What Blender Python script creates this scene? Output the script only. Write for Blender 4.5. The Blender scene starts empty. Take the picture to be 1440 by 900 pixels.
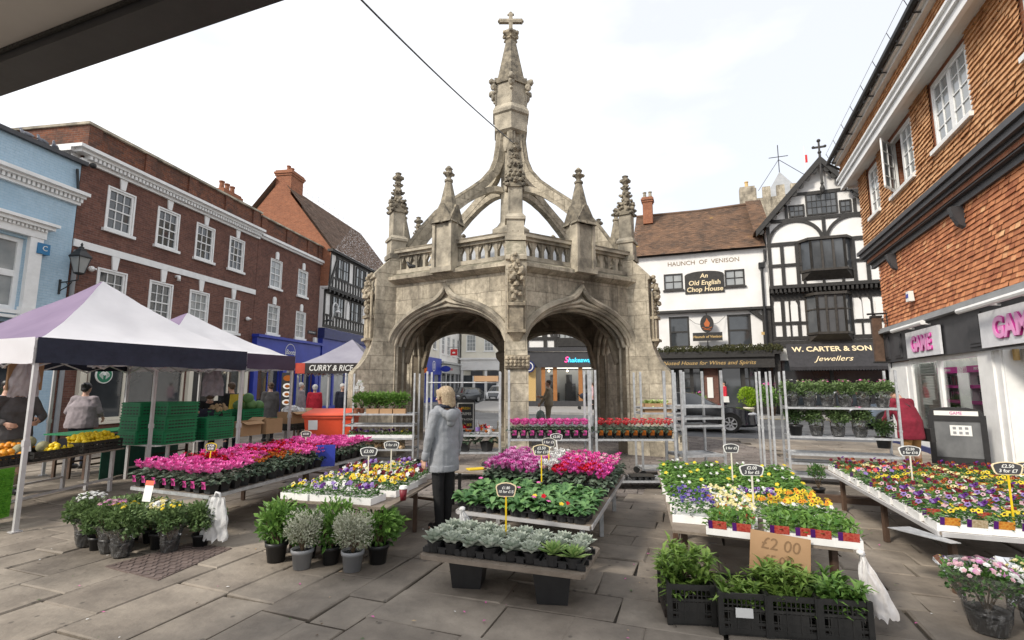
import bpy, math, random
from mathutils import Vector, Matrix, noise
rnd = random.Random(7)
C = bpy.context.scene.collection
pi = math.pi
R = math.radians
TX, TY = 'x', 'y'

# ------------------------------------------------------------------ mesh builder
class MB:
 def __init__(s):
  s.v = []; s.f = []; s.m = []; s.a = []; s.M = None
 def add(s, vs, fs, m=0, a=None):
  o = len(s.v)
  if s.M is not None:
   s.v += [tuple(s.M @ Vector(q)) for q in vs]
  else:
   s.v += [tuple(q) for q in vs]
  av = rnd.random() if a is None else a
  for f in fs:
   s.f.append(tuple(i + o for i in f)); s.m.append(m); s.a.append(av)
  return s
 def poly(s, vs, m=0, a=None):
  return s.add(vs, [tuple(range(len(vs)))], m, a)
 def box(s, c, d, rz=0, m=0, a=None, M=None, taper=1.0):
  x, y, z = d[0] / 2, d[1] / 2, d[2] / 2
  t = taper
  vs = [(-x, -y, -z), (x, -y, -z), (x, y, -z), (-x, y, -z), (-x * t, -y * t, z), (x * t, -y * t, z), (x * t, y * t, z), (-x * t, y * t, z)]
  if M is not None:
   vs = [M @ Vector(q) for q in vs]
  if rz:
   cr, sr = math.cos(rz), math.sin(rz)
   vs = [(q[0] * cr - q[1] * sr, q[0] * sr + q[1] * cr, q[2]) for q in vs]
  vs = [(q[0] + c[0], q[1] + c[1], q[2] + c[2]) for q in vs]
  return s.add(vs, [(0, 3, 2, 1), (4, 5, 6, 7), (0, 1, 5, 4), (1, 2, 6, 5), (2, 3, 7, 6), (3, 0, 4, 7)], m, a)
 def b2(s, x0, x1, y0, y1, z0, z1, m=0, a=None):
  return s.box(((x0 + x1) / 2, (y0 + y1) / 2, (z0 + z1) / 2), (abs(x1 - x0), abs(y1 - y0), abs(z1 - z0)), 0, m, a)
 def beam(s, p, q, w, h, m=0, a=None, up=(0, 0, 1)):
  p, q = Vector(p), Vector(q); d = q - p; L = d.length
  if L < 1e-6: return s
  d.normalize(); u = Vector(up)
  if abs(d.dot(u)) > .98: u = Vector((0, 1, 0))
  sd = d.cross(u).normalized(); u = sd.cross(d)
  vs = []
  for e in (p, q):
   for i, j in ((-1, -1), (1, -1), (1, 1), (-1, 1)):
    vs.append(e + sd * (i * w / 2) + u * (j * h / 2))
  return s.add(vs, [(0, 1, 2, 3), (7, 6, 5, 4), (0, 4, 5, 1), (1, 5, 6, 2), (2, 6, 7, 3), (3, 7, 4, 0)], m, a)
 def tube(s, pts, r, seg=8, m=0, a=None, caps=True, sq=1.0):
  pts = [Vector(p) for p in pts]; n = len(pts)
  rs = r if isinstance(r, (list, tuple)) else [r] * n
  vs = []; fs = []
  ref = None
  for i, p in enumerate(pts):
   d = (pts[min(i + 1, n - 1)] - pts[max(i - 1, 0)]).normalized()
   if ref is None:
    ref = Vector((0, 0, 1)) if abs(d.z) < .9 else Vector((1, 0, 0))
   sd = d.cross(ref).normalized(); u = sd.cross(d); ref = u
   for k in range(seg):
    t = 2 * pi * k / seg
    vs.append(p + sd * (math.cos(t) * rs[i] * sq) + u * (math.sin(t) * rs[i]))
  for i in range(n - 1):
   for k in range(seg):
    k2 = (k + 1) % seg
    fs.append((i * seg + k, i * seg + k2, (i + 1) * seg + k2, (i + 1) * seg + k))
  if caps:
   fs.append(tuple(range(seg - 1, -1, -1))); fs.append(tuple((n - 1) * seg + k for k in range(seg)))
  return s.add(vs, fs, m, a)
 def lathe(s, prof, c=(0, 0, 0), seg=16, m=0, a=None, ph=0, caps=True, sx=1, sy=1):
  vs = []; fs = []; n = len(prof)
  for r, z in prof:
   for k in range(seg):
    t = 2 * pi * k / seg + ph
    vs.append((c[0] + r * math.cos(t) * sx, c[1] + r * math.sin(t) * sy, c[2] + z))
  for i in range(n - 1):
   for k in range(seg):
    k2 = (k + 1) % seg
    fs.append((i * seg + k, i * seg + k2, (i + 1) * seg + k2, (i + 1) * seg + k))
  if caps:
   fs.append(tuple(range(seg - 1, -1, -1))); fs.append(tuple((n - 1) * seg + k for k in range(seg)))
  return s.add(vs, fs, m, a)
 def prism(s, pts, off, m=0, a=None):
  n = len(pts); pts = [Vector(p) for p in pts]; off = Vector(off)
  vs = pts + [p + off for p in pts]
  fs = [tuple(range(n - 1, -1, -1)), tuple(range(n, 2 * n))]
  fs += [(i, (i + 1) % n, (i + 1) % n + n, i + n) for i in range(n)]
  return s.add(vs, fs, m, a)
 def blob(s, c, r, m=0, a=None, sub=1, jit=0, M=None):
  r3 = (r, r, r) if not isinstance(r, (tuple, list)) else r
  V, F = SPH[sub]
  vs = []
  for q in V:
   k = 1 + (rnd.uniform(-jit, jit) if jit else 0)
   p = Vector((q[0] * r3[0] * k, q[1] * r3[1] * k, q[2] * r3[2] * k))
   if M is not None: p = M @ p
   vs.append((p[0] + c[0], p[1] + c[1], p[2] + c[2]))
  return s.add(vs, F, m, a)
 def leaf(s, b, d, n, L, W, m=0, a=None, fold=.25, curl=0.0):
  d = Vector(d).normalized(); n = Vector(n); sd = d.cross(n)
  if sd.length < 1e-4: sd = d.cross(Vector((.3, .5, .8)))
  sd.normalize(); n = sd.cross(d); b = Vector(b)
  mid = b + d * (L * .5)
  tip = b + d * L - n * (curl * L)
  return s.add([b, mid + sd * W * .5 + n * W * fold, tip, mid - sd * W * .5 + n * W * fold], [(0, 1, 2), (0, 2, 3)], m, a)

def _ico():
 import bmesh
 r = []
 for sub in (1, 2, 3):
  bm = bmesh.new(); bmesh.ops.create_icosphere(bm, subdivisions=sub, radius=1)
  bm.verts.ensure_lookup_table()
  r.append(([tuple(v.co) for v in bm.verts], [tuple(v.index for v in f.verts) for f in bm.faces])); bm.free()
 return r
SPH = _ico()

def mesh(name, mb, mats, smooth=False):
 me = bpy.data.meshes.new(name)
 me.from_pydata(mb.v, [], mb.f)
 if not isinstance(mats, (list, tuple)): mats = [mats]
 for x in mats: me.materials.append(x)
 me.polygons.foreach_set('material_index', mb.m)
 at = me.attributes.new('v', 'FLOAT', 'FACE'); at.data.foreach_set('value', mb.a)
 if smooth: me.polygons.foreach_set('use_smooth', [True] * len(mb.f))
 me.update()
 return me
def tag(o, label=None, cat=None, group=None, kind=None):
 if label: o['label'] = label
 if cat: o['category'] = cat
 if group: o['group'] = group
 if kind: o['kind'] = kind
 return o
def link(name, data, parent=None):
 o = bpy.data.objects.new(name, data); C.objects.link(o)
 if parent is not None: o.parent = parent
 return o
def part(name, mb, mats, parent, smooth=False, label=None, kind=None):
 if not mb.f: return None
 o = link(name, mesh(name, mb, mats, smooth), parent)
 return tag(o, label, kind=kind)
def thing(name, label, cat, loc=(0, 0, 0), rz=0, group=None):
 o = link(name, None); o.location = loc; o.rotation_euler = (0, 0, rz); o.empty_display_size = .2
 return tag(o, label, cat, group)
def single(name, mb, mats, label, cat, loc=(0, 0, 0), rz=0, group=None, smooth=False):
 o = link(name, mesh(name, mb, mats, smooth)); o.location = loc; o.rotation_euler = (0, 0, rz)
 return tag(o, label, cat, group)
def struct(name, mb, mats, smooth=False):
 return tag(link(name, mesh(name, mb, mats, smooth)), kind='structure')
def dup(root, loc, rz=0, label=None, group=None, scale=None):
 r = root.copy(); C.objects.link(r); r.location = loc; r.rotation_euler = (0, 0, rz)
 if label: r['label'] = label
 if group: r['group'] = group
 if scale: r.scale = (scale,) * 3 if not isinstance(scale, tuple) else scale
 for ch in list(root.children):
  c = ch.copy(); C.objects.link(c); c.parent = r
  for g in ch.children:
   d = g.copy(); C.objects.link(d); d.parent = c
 return r
def smooth_angle(o, ang=40):
 me = o.data
 me.polygons.foreach_set('use_smooth', [True] * len(me.polygons))
 try: me.set_sharp_from_angle(angle=R(ang))
 except Exception: pass
 return o
def text_mesh(txt, size, depth=.004, align='CENTER', shear=0, bold=0, sx=1):
 cu = bpy.data.curves.new('lettering', 'FONT'); cu.body = txt; cu.size = size; cu.extrude = depth; cu.align_x = align; cu.align_y = 'CENTER'
 cu.shear = shear; cu.offset = bold; cu.resolution_u = 3
 o = bpy.data.objects.new('lettering', cu); C.objects.link(o)
 dg = bpy.context.evaluated_depsgraph_get()
 me = bpy.data.meshes.new_from_object(o.evaluated_get(dg))
 bpy.data.objects.remove(o); bpy.data.curves.remove(cu)
 if sx != 1:
  for v in me.vertices: v.co.x *= sx
 return me
def text(name, txt, size, mat_, parent, loc, rz=0, tilt=pi / 2, depth=.004, shear=0, bold=0, sx=1, align='CENTER'):
 """lettering that stands upright and faces the parent's local -Y"""
 me = text_mesh(txt, size, depth, align, shear, bold, sx); me.materials.clear(); me.materials.append(mat_)
 o = link(name, me, parent); o.location = loc; o.rotation_euler = (tilt, 0, rz)
 return o

# ------------------------------------------------------------------ camera model (only to turn a spot on the plan into metres)
PITCH = math.atan(92 / 700); CP, SP = math.cos(PITCH), math.sin(PITCH); EYE = 1.65
def G(px, py, z=0.0):
 x = (px - 720) / 700; y = (450 - py) / 700
 t = (z - EYE) / (SP + y * CP)
 return Vector((x * t, (CP - y * SP) * t, z))

# ------------------------------------------------------------------ materials
def nt(name):
 m = bpy.data.materials.new(name); m.use_nodes = True
 n = m.node_tree.nodes; b = n['Principled BSDF']
 return m, n, m.node_tree.links, b
def rgb(c): return (c[0], c[1], c[2], 1)
def mk(name, c1, c2=None, rough=.6, metal=0, scale=6.0, bump=0, bscale=None, use_v=.6, spec=None, detail=4, trans=0, c3=None, stain=0):
 m, n, l, b = nt(name)
 b.inputs['Roughness'].default_value = rough; b.inputs['Metallic'].default_value = metal
 if spec is not None: b.inputs['Specular IOR Level'].default_value = spec
 geo = n.new('ShaderNodeNewGeometry')
 if c2 is None:
  b.inputs['Base Color'].default_value = rgb(c1)
 else:
  tc = n.new('ShaderNodeTexCoord')
  no = n.new('ShaderNodeTexNoise'); no.inputs['Scale'].default_value = scale; no.inputs['Detail'].default_value = detail; no.inputs['Roughness'].default_value = .6
  l.new(tc.outputs['Object'], no.inputs['Vector'])
  at = n.new('ShaderNodeAttribute'); at.attribute_name = 'v'
  mx = n.new('ShaderNodeMix'); mx.data_type = 'FLOAT'; mx.inputs[0].default_value = use_v
  cr0 = n.new('ShaderNodeMapRange'); cr0.inputs[1].default_value = .3; cr0.inputs[2].default_value = .7
  l.new(no.outputs['Fac'], cr0.inputs[0])
  l.new(cr0.outputs[0], mx.inputs[2]); l.new(at.outputs['Fac'], mx.inputs[3])
  cr = n.new('ShaderNodeValToRGB'); cr.color_ramp.elements[0].color = rgb(c1); cr.color_ramp.elements[1].color = rgb(c2)
  cr.color_ramp.elements[0].position = .15; cr.color_ramp.elements[1].position = .85
  if c3 is not None:
   e = cr.color_ramp.elements.new(.95); e.color = rgb(c3)
  l.new(mx.outputs[0], cr.inputs[0]); l.new(cr.outputs[0], b.inputs['Base Color'])
 if bump:
  no2 = n.new('ShaderNodeTexNoise'); no2.inputs['Scale'].default_value = bscale or scale * 3; no2.inputs['Detail'].default_value = 5
  tc2 = n.new('ShaderNodeTexCoord'); l.new(tc2.outputs['Object'], no2.inputs['Vector'])
  bp = n.new('ShaderNodeBump'); bp.inputs['Strength'].default_value = bump; bp.inputs['Distance'].default_value = .02
  l.new(no2.outputs['Fac'], bp.inputs['Height']); l.new(bp.outputs[0], b.inputs['Normal'])
 if trans:
  # thin leaf / petal / cloth: some light passes through
  td = n.new('ShaderNodeBsdfTranslucent'); ms = n.new('ShaderNodeMixShader'); ms.inputs[0].default_value = trans
  src = b.inputs['Base Color'].links
  if src: l.new(src[0].from_socket, td.inputs['Color'])
  else: td.inputs['Color'].default_value = rgb(c1)
  out = n['Material Output']; l.new(b.outputs[0], ms.inputs[1]); l.new(td.outputs[0], ms.inputs[2]); l.new(ms.outputs[0], out.inputs['Surface'])
 return m
def wallmap(n, l):
 """u runs along any upright wall, v is height: planar mapping from the wall's own direction"""
 g = n.new('ShaderNodeNewGeometry')
 cx = n.new('ShaderNodeVectorMath'); cx.operation = 'CROSS_PRODUCT'; cx.inputs[0].default_value = (0, 0, 1); l.new(g.outputs['True Normal'], cx.inputs[1])
 nm = n.new('ShaderNodeVectorMath'); nm.operation = 'NORMALIZE'; l.new(cx.outputs[0], nm.inputs[0])
 dt = n.new('ShaderNodeVectorMath'); dt.operation = 'DOT_PRODUCT'; l.new(g.outputs['Position'], dt.inputs[0]); l.new(nm.outputs[0], dt.inputs[1])
 sp = n.new('ShaderNodeSeparateXYZ'); l.new(g.outputs['Position'], sp.inputs[0])
 cb = n.new('ShaderNodeCombineXYZ'); l.new(dt.outputs['Value'], cb.inputs[0]); l.new(sp.outputs['Z'], cb.inputs[1])
 return cb.outputs[0], g
def masonry(name, c1, c2, mortar, bw, bh, ms=.008, rough=.85, bump=.5, blot=None, blot_amt=.5, blot_scale=.8, noise_amt=.5, wear=0, sq=0.5, streak=0, top=None):
 m, n, l, b = nt(name); b.inputs['Roughness'].default_value = rough; b.inputs['Specular IOR Level'].default_value = .25
 uv, g = wallmap(n, l)
 nz0 = n.new('ShaderNodeTexNoise'); nz0.inputs['Scale'].default_value = 2.5; l.new(g.outputs['Position'], nz0.inputs['Vector'])
 vm = n.new('ShaderNodeVectorMath'); vm.operation = 'MULTIPLY_ADD'; vm.inputs[1].default_value = (wear, wear, 0); l.new(nz0.outputs['Color'], vm.inputs[0]); l.new(uv, vm.inputs[2])
 br = n.new('ShaderNodeTexBrick'); l.new(vm.outputs[0], br.inputs['Vector'])
 br.inputs['Scale'].default_value = 1; br.inputs['Brick Width'].default_value = bw; br.inputs['Row Height'].default_value = bh
 br.inputs['Mortar Size'].default_value = ms; br.inputs['Mortar Smooth'].default_value = .3
 br.inputs['Color1'].default_value = rgb(c1); br.inputs['Color2'].default_value = rgb(c2); br.inputs['Mortar'].default_value = rgb(mortar); br.inputs['Bias'].default_value = 0
 br.offset = sq
 nz = n.new('ShaderNodeTexNoise'); nz.inputs['Scale'].default_value = 9; nz.inputs['Detail'].default_value = 6; nz.inputs['Roughness'].default_value = .7; l.new(g.outputs['Position'], nz.inputs['Vector'])
 mr = n.new('ShaderNodeMapRange'); mr.inputs[1].default_value = .25; mr.inputs[2].default_value = .75; mr.inputs[3].default_value = 1 - noise_amt; mr.inputs[4].default_value = 1 + noise_amt * .6; l.new(nz.outputs['Fac'], mr.inputs[0])
 mu = n.new('ShaderNodeMix'); mu.data_type = 'RGBA'; mu.blend_type = 'MULTIPLY'; mu.inputs[0].default_value = 1
 l.new(br.outputs['Color'], mu.inputs[6]); l.new(mr.outputs[0], mu.inputs[7])
 col = mu.outputs[2]
 if blot is not None:
  n2 = n.new('ShaderNodeTexNoise'); n2.inputs['Scale'].default_value = blot_scale; n2.inputs['Detail'].default_value = 9; n2.inputs['Roughness'].default_value = .72; n2.inputs['Distortion'].default_value = .4
  if streak:
   mp = n.new('ShaderNodeMapping'); mp.inputs['Scale'].default_value = (1, 1, streak); l.new(g.outputs['Position'], mp.inputs['Vector']); l.new(mp.outputs[0], n2.inputs['Vector'])
  else: l.new(g.outputs['Position'], n2.inputs['Vector'])
  m2 = n.new('ShaderNodeMapRange'); m2.inputs[1].default_value = .44; m2.inputs[2].default_value = .66; m2.inputs[3].default_value = 0; m2.inputs[4].default_value = blot_amt; l.new(n2.outputs['Fac'], m2.inputs[0])
  x2 = n.new('ShaderNodeMix'); x2.data_type = 'RGBA'; l.new(m2.outputs[0], x2.inputs[0]); l.new(col, x2.inputs[6]); x2.inputs[7].default_value = rgb(blot); col = x2.outputs[2]
 if top is not None:   # lichen that grows on upward-facing ledges
  sp = n.new('ShaderNodeSeparateXYZ'); l.new(g.outputs['True Normal'], sp.inputs[0])
  m3 = n.new('ShaderNodeMapRange'); m3.inputs[1].default_value = .25; m3.inputs[2].default_value = .8; m3.inputs[4].default_value = .75; l.new(sp.outputs['Z'], m3.inputs[0])
  n3 = n.new('ShaderNodeTexNoise'); n3.inputs['Scale'].default_value = 7; n3.inputs['Detail'].default_value = 7; l.new(g.outputs['Position'], n3.inputs['Vector'])
  m4 = n.new('ShaderNodeMath'); m4.operation = 'MULTIPLY'; l.new(m3.outputs[0], m4.inputs[0])
  m5 = n.new('ShaderNodeMapRange'); m5.inputs[1].default_value = .35; m5.inputs[2].default_value = .6; l.new(n3.outputs['Fac'], m5.inputs[0]); l.new(m5.outputs[0], m4.inputs[1])
  x3 = n.new('ShaderNodeMix'); x3.data_type = 'RGBA'; l.new(m4.outputs[0], x3.inputs[0]); l.new(col, x3.inputs[6]); x3.inputs[7].default_value = rgb(top); col = x3.outputs[2]
 l.new(col, b.inputs['Base Color'])
 sb = n.new('ShaderNodeMath'); sb.operation = 'MULTIPLY_ADD'; sb.inputs[1].default_value = -1; l.new(br.outputs['Fac'], sb.inputs[0])
 nzs = n.new('ShaderNodeMath'); nzs.operation = 'MULTIPLY'; nzs.inputs[1].default_value = .8; l.new(nz.outputs['Fac'], nzs.inputs[0]); l.new(nzs.outputs[0], sb.inputs[2])
 bp = n.new('ShaderNodeBump'); bp.inputs['Strength'].default_value = bump; bp.inputs['Distance'].default_value = .012; l.new(sb.outputs[0], bp.inputs['Height']); l.new(bp.outputs[0], b.inputs['Normal'])
 return m
def glass(name, tint=(.9, .95, .95), refl=.12, haze=0):
 m, n, l, b = nt(name); n.remove(b)
 t = n.new('ShaderNodeBsdfTransparent'); t.inputs[0].default_value = rgb(tint)
 g = n.new('ShaderNodeBsdfGlossy'); g.inputs['Roughness'].default_value = .02
 f = n.new('ShaderNodeFresnel'); f.inputs[0].default_value = 1.5
 ad = n.new('ShaderNodeMath'); ad.operation = 'MULTIPLY_ADD'; ad.inputs[1].default_value = .9; ad.inputs[2].default_value = refl; ad.use_clamp = True; l.new(f.outputs[0], ad.inputs[0])
 ms = n.new('ShaderNodeMixShader'); l.new(ad.outputs[0], ms.inputs[0]); l.new(t.outputs[0], ms.inputs[1]); l.new(g.outputs[0], ms.inputs[2])
 last = ms
 if haze:   # creased film scatters a little light
  d = n.new('ShaderNodeBsdfDiffuse'); d.inputs[0].default_value = (.8, .8, .8, 1); tc = n.new('ShaderNodeTexCoord'); no = n.new('ShaderNodeTexNoise'); no.inputs['Scale'].default_value = 14; no.inputs['Detail'].default_value = 3; no.inputs['Distortion'].default_value = 2.5; l.new(tc.outputs['Object'], no.inputs['Vector'])
  r = n.new('ShaderNodeMapRange'); r.inputs[1].default_value = .5; r.inputs[2].default_value = .7; r.inputs[3].default_value = .03; r.inputs[4].default_value = haze; l.new(no.outputs['Fac'], r.inputs[0])
  m2 = n.new('ShaderNodeMixShader'); l.new(r.outputs[0], m2.inputs[0]); l.new(ms.outputs[0], m2.inputs[1]); l.new(d.outputs[0], m2.inputs[2]); last = m2
 l.new(last.outputs[0], n['Material Output'].inputs['Surface'])
 return m

M = {}
M['limestone'] = masonry('limestone', (.57, .505, .395), (.40, .352, .272), (.24, .21, .16), .62, .34, .006, .9, .6, (.085, .075, .06), .95, .75, .55, .04, streak=.25, top=(.13, .125, .085))
M['limestone_carved'] = mk('limestone_carved', (.16, .135, .10), (.47, .40, .29), .9, scale=5, bump=.8, bscale=22, use_v=.25, detail=8)
M['limestone_trim'] = mk('limestone_trim', (.14, .125, .10), (.54, .48, .375), .9, scale=2.2, bump=.6, bscale=25, use_v=.2, detail=9)
M['limestone_shaded'] = masonry('limestone_shaded', (.27, .225, .165), (.21, .175, .13), (.15, .12, .09), .6, .32, .006, .95, .5, (.10, .085, .065), .6, .9, .4, .03)  # darker copy of limestone; shade inside the cross painted into the colour
M['limestone_dark'] = mk('limestone_dark', (.085, .075, .06), (.34, .295, .22), .92, scale=6, bump=.7, bscale=30, use_v=.2, detail=10)
M['lead'] = mk('lead', (.25, .26, .27), (.38, .39, .40), .5, scale=3, bump=.2)
M['brick_brown'] = masonry('brick_brown', (.20, .092, .068), (.135, .064, .052), (.20, .145, .12), .215, .072, .006, .9, .4, (.06, .03, .025), .45, 1.2, .35)
M['brick_parapet'] = masonry('brick_parapet', (.235, .085, .045), (.13, .05, .034), (.19, .14, .11), .215, .072, .007, .9, .5, (.055, .045, .04), .8, 1.5, .4)
M['brick_orange'] = masonry('brick_orange', (.36, .14, .075), (.27, .10, .055), (.34, .23, .16), .215, .072, .006, .9, .4, (.2, .09, .06), .4, 1.2, .3)
M['brick_blue'] = masonry('brick_blue', (.42, .55, .65), (.395, .525, .625), (.31, .47, .60), .22, .074, .006, .6, .5, (.30, .44, .55), .5, .9, .12)
M['render_white'] = mk('render_white', (.72, .71, .69), (.80, .79, .77), .8, scale=1.2, bump=.15, bscale=20, use_v=0, detail=8)
M['render_cream'] = mk('render_cream', (.66, .62, .52), (.72, .69, .60), .8, scale=1.0, bump=.1, use_v=0)
M['white_paint'] = mk('white_paint', (.72, .72, .71), (.82, .82, .81), .45, scale=4, use_v=.2)
M['soffit'] = mk('soffit', (.66, .65, .62), (.74, .73, .70), .8, scale=2, use_v=.1)
M['black_timber'] = mk('black_timber', (.014, .013, .012), (.035, .032, .029), .55, scale=8, bump=.4, bscale=40, use_v=.3)
M['bay_timber'] = mk('bay_timber', (.028, .024, .020), (.06, .052, .044), .5, scale=6, use_v=.3)
M['charcoal_paint'] = mk('charcoal_paint', (.040, .040, .044), (.055, .055, .06), .5, scale=5, bump=.05, use_v=.2)
M['roof_tile'] = mk('roof_tile', (.075, .05, .036), (.21, .12, .072), .9, scale=.9, bump=.3, use_v=.4, detail=10, c3=(.30, .20, .055))
M['roof_dark'] = mk('roof_dark', (.10, .065, .045), (.21, .135, .095), .9, scale=3, bump=.3, use_v=.6)
M['hung_tile_low'] = mk('hung_tile_low', (.34, .115, .05), (.62, .26, .115), .85, scale=1.2, bump=.25, bscale=30, use_v=.75, c3=(.74, .45, .23))
M['hung_tile_high'] = mk('hung_tile_high', (.40, .19, .08), (.64, .36, .175), .85, scale=1.0, bump=.25, bscale=30, use_v=.65, c3=(.5, .30, .17))
M['window_glass'] = mk('window_glass', (.018, .022, .026), (.055, .062, .068), .04, scale=.6, use_v=.3, spec=1.0)
M['window_pale'] = mk('window_pale', (.20, .22, .23), (.36, .37, .36), .06, scale=1.4, use_v=.4, spec=1.0)
M['leaded_glass'] = mk('leaded_glass', (.045, .05, .055), (.10, .105, .11), .12, scale=3, use_v=.7, spec=.8)
M['shop_glass'] = glass('shop_glass', (.82, .86, .86), .03)
M['cellophane'] = glass('cellophane', (.985, .985, .985), .05, .14)
M['car_glass'] = mk('car_glass', (.02, .024, .028), None, .03, spec=1.0)
M['car_glass_pale'] = mk('car_glass_pale', (.16, .19, .21), None, .05, spec=1.0)
M['paving'] = None
M['steel'] = mk('steel', (.40, .41, .42), (.58, .59, .60), .5, .55, scale=14, bump=.1, use_v=.15)
M['alu'] = mk('alu', (.50, .49, .49), (.60, .59, .59), .45, .4, scale=6, use_v=.2)
M['black_metal'] = mk('black_metal', (.015, .015, .016), (.03, .03, .03), .45, .3, use_v=.2)
M['black_plastic'] = mk('black_plastic', (.012, .012, .013), (.026, .026, .027), .42, scale=10, use_v=.5)
M['black_crate'] = mk('black_crate', (.014, .014, .013), (.034, .032, .029), .5, scale=7, bump=.15, use_v=.4)
M['grey_plastic'] = mk('grey_plastic', (.22, .225, .235), (.27, .275, .285), .5, scale=4, use_v=.3)
M['white_tray'] = mk('white_tray', (.70, .69, .67), (.80, .79, .77), .6, scale=6, use_v=.3)
M['green_crate'] = mk('green_crate', (.008, .15, .058), (.016, .23, .09), .5, scale=5, use_v=.4)
M['wood_plank'] = mk('wood_plank', (.16, .125, .095), (.27, .225, .18), .8, scale=5, bump=.4, bscale=30, use_v=.4)
M['wood_dark'] = mk('wood_dark', (.06, .035, .022), (.12, .07, .045), .7, scale=6, bump=.3, use_v=.3)
M['wood_orange'] = mk('wood_orange', (.30, .12, .035), (.38, .17, .055), .5, scale=5, use_v=.3)
M['cardboard'] = mk('cardboard', (.36, .215, .11), (.44, .275, .15), .85, scale=3, bump=.1, use_v=.3)
M['soil'] = mk('soil', (.02, .014, .01), (.05, .035, .025), .95, scale=40, bump=.8)
M['cloth_white'] = mk('cloth_white', (.70, .69, .72), (.78, .77, .80), .85, scale=1.2, bump=.12, bscale=7, use_v=.1, trans=.25)
M['cloth_purple'] = mk('cloth_purple', (.21, .155, .25), (.26, .195, .30), .8, scale=1.2, bump=.15, bscale=7, use_v=.1, trans=.18)
M['cloth_navy'] = mk('cloth_navy', (.022, .018, .045), (.04, .032, .068), .75, scale=2, bump=.25, bscale=7, use_v=.2)
M['cloth_plum'] = mk('cloth_plum', (.05, .034, .062), (.075, .052, .088), .75, scale=2, bump=.25, bscale=7, use_v=.2)
M['cloth_grey'] = mk('cloth_grey', (.29, .28, .34), (.36, .35, .41), .85, scale=1.5, bump=.15, use_v=.1, trans=.15)
M['plastic_bag'] = mk('plastic_bag', (.66, .66, .66), (.80, .80, .80), .4, scale=6, bump=.5, bscale=14, trans=.3)
M['paper'] = mk('paper', (.74, .74, .72), None, .7)
M['red_bin'] = mk('red_bin', (.62, .06, .018), (.70, .085, .03), .45, scale=3, use_v=.2)
M['blue_paint'] = mk('blue_paint', (.018, .035, .30), (.03, .055, .38), .4, scale=2, use_v=.2)
M['blue_dark'] = mk('blue_dark', (.012, .02, .10), (.02, .03, .14), .45, use_v=.2)
M['sky_blue_box'] = mk('sky_blue_box', (.02, .16, .34), None, .4)
M['pub_letter'] = mk('pub_letter', (.22, .15, .085), None, .6)
M['gold'] = mk('gold', (.50, .33, .12), (.60, .42, .18), .5, scale=20, use_v=.1)
M['cream_letter'] = mk('cream_letter', (.80, .66, .42), None, .6)
M['magenta'] = mk('magenta', (.50, .028, .27), None, .45)
M['red'] = mk('red', (.55, .02, .02), None, .5)
M['yellow_plastic'] = mk('yellow_plastic', (.72, .50, .01), None, .4)
M['cream_plastic'] = mk('cream_plastic', (.66, .62, .52), None, .5)
M['chalk_black'] = mk('chalk_black', (.035, .035, .04), (.06, .06, .065), .7, use_v=0)
M['chalk'] = mk('chalk', (.75, .75, .72), None, .9)
M['orange_fruit'] = mk('orange_fruit', (.66, .22, .006), (.78, .34, .015), .45, scale=5, bump=.15, bscale=60, use_v=.8)
M['lemon'] = mk('lemon', (.74, .50, .008), (.80, .62, .02), .45, scale=5, bump=.15, bscale=50, use_v=.8)
M['melon'] = mk('melon', (.24, .23, .13), (.36, .35, .22), .7, scale=14, bump=.4, use_v=.3)
M['banana'] = mk('banana', (.58, .40, .03), (.68, .52, .06), .5, scale=9, use_v=.4)
M['pumpkin'] = mk('pumpkin', (.50, .14, .012), (.60, .20, .02), .5, scale=4, use_v=.2)
M['cabbage'] = mk('cabbage', (.07, .17, .05), (.16, .30, .10), .6, scale=4, bump=.4, use_v=.6)
M['potato'] = mk('potato', (.40, .27, .14), (.55, .40, .24), .8, scale=9, use_v=.7)
M['skin'] = mk('skin', (.50, .29, .21), (.58, .35, .26), .5, scale=6, use_v=.1)
M['hair_blond'] = mk('hair_blond', (.26, .185, .11), (.56, .45, .30), .5, scale=60, bump=.5, bscale=110, use_v=.3)
M['hair_brown'] = mk('hair_brown', (.06, .035, .02), (.13, .08, .05), .5, scale=30, bump=.5, bscale=90, use_v=.2)
M['hair_black'] = mk('hair_black', (.008, .007, .007), (.02, .017, .016), .4, scale=30, use_v=.2)
M['hair_white'] = mk('hair_white', (.55, .53, .50), (.70, .68, .65), .6, scale=30, bump=.5, use_v=.2)
def cloth(name, c, k=1.25, b=.35): return mk('cloth_' + name, tuple(x * .82 for x in c), tuple(min(x * k, .95) for x in c), .9, scale=9, bump=b, bscale=16, use_v=.1)
M['chrome'] = mk('chrome', (.6, .6, .6), None, .15, 1)
M['rubber'] = mk('rubber', (.014, .014, .014), None, .8)
M['car_black'] = mk('car_black', (.010, .012, .018), None, .12, spec=.9)
M['car_grey'] = mk('car_grey', (.08, .085, .09), None, .2, .5)
M['car_blue'] = mk('car_blue', (.22, .28, .36), None, .2, .5)
M['car_white'] = mk('car_white', (.66, .66, .66), None, .25)
M['headlight'] = mk('headlight', (.55, .57, .60), None, .08, spec=1)
M['plate'] = mk('plate', (.75, .75, .72), None, .5)
def leafm(name, c1, c2, rough=.5, tr=.2, sp=.4, c3=None): return mk(name, c1, c2, rough, scale=9, use_v=.75, trans=tr, spec=sp, c3=c3)
M['leaf_mid'] = leafm('leaf_mid', (.030, .085, .018), (.10, .22, .045))
M['leaf_bright'] = leafm('leaf_bright', (.06, .15, .025), (.20, .35, .075))
M['leaf_dark'] = leafm('leaf_dark', (.022, .052, .016), (.07, .125, .035))
M['leaf_cyc'] = leafm('leaf_cyc', (.03, .06, .032), (.15, .20, .14), c3=(.30, .34, .28))
M['leaf_prim'] = leafm('leaf_prim', (.03, .10, .028), (.15, .29, .10), .45)
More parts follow.
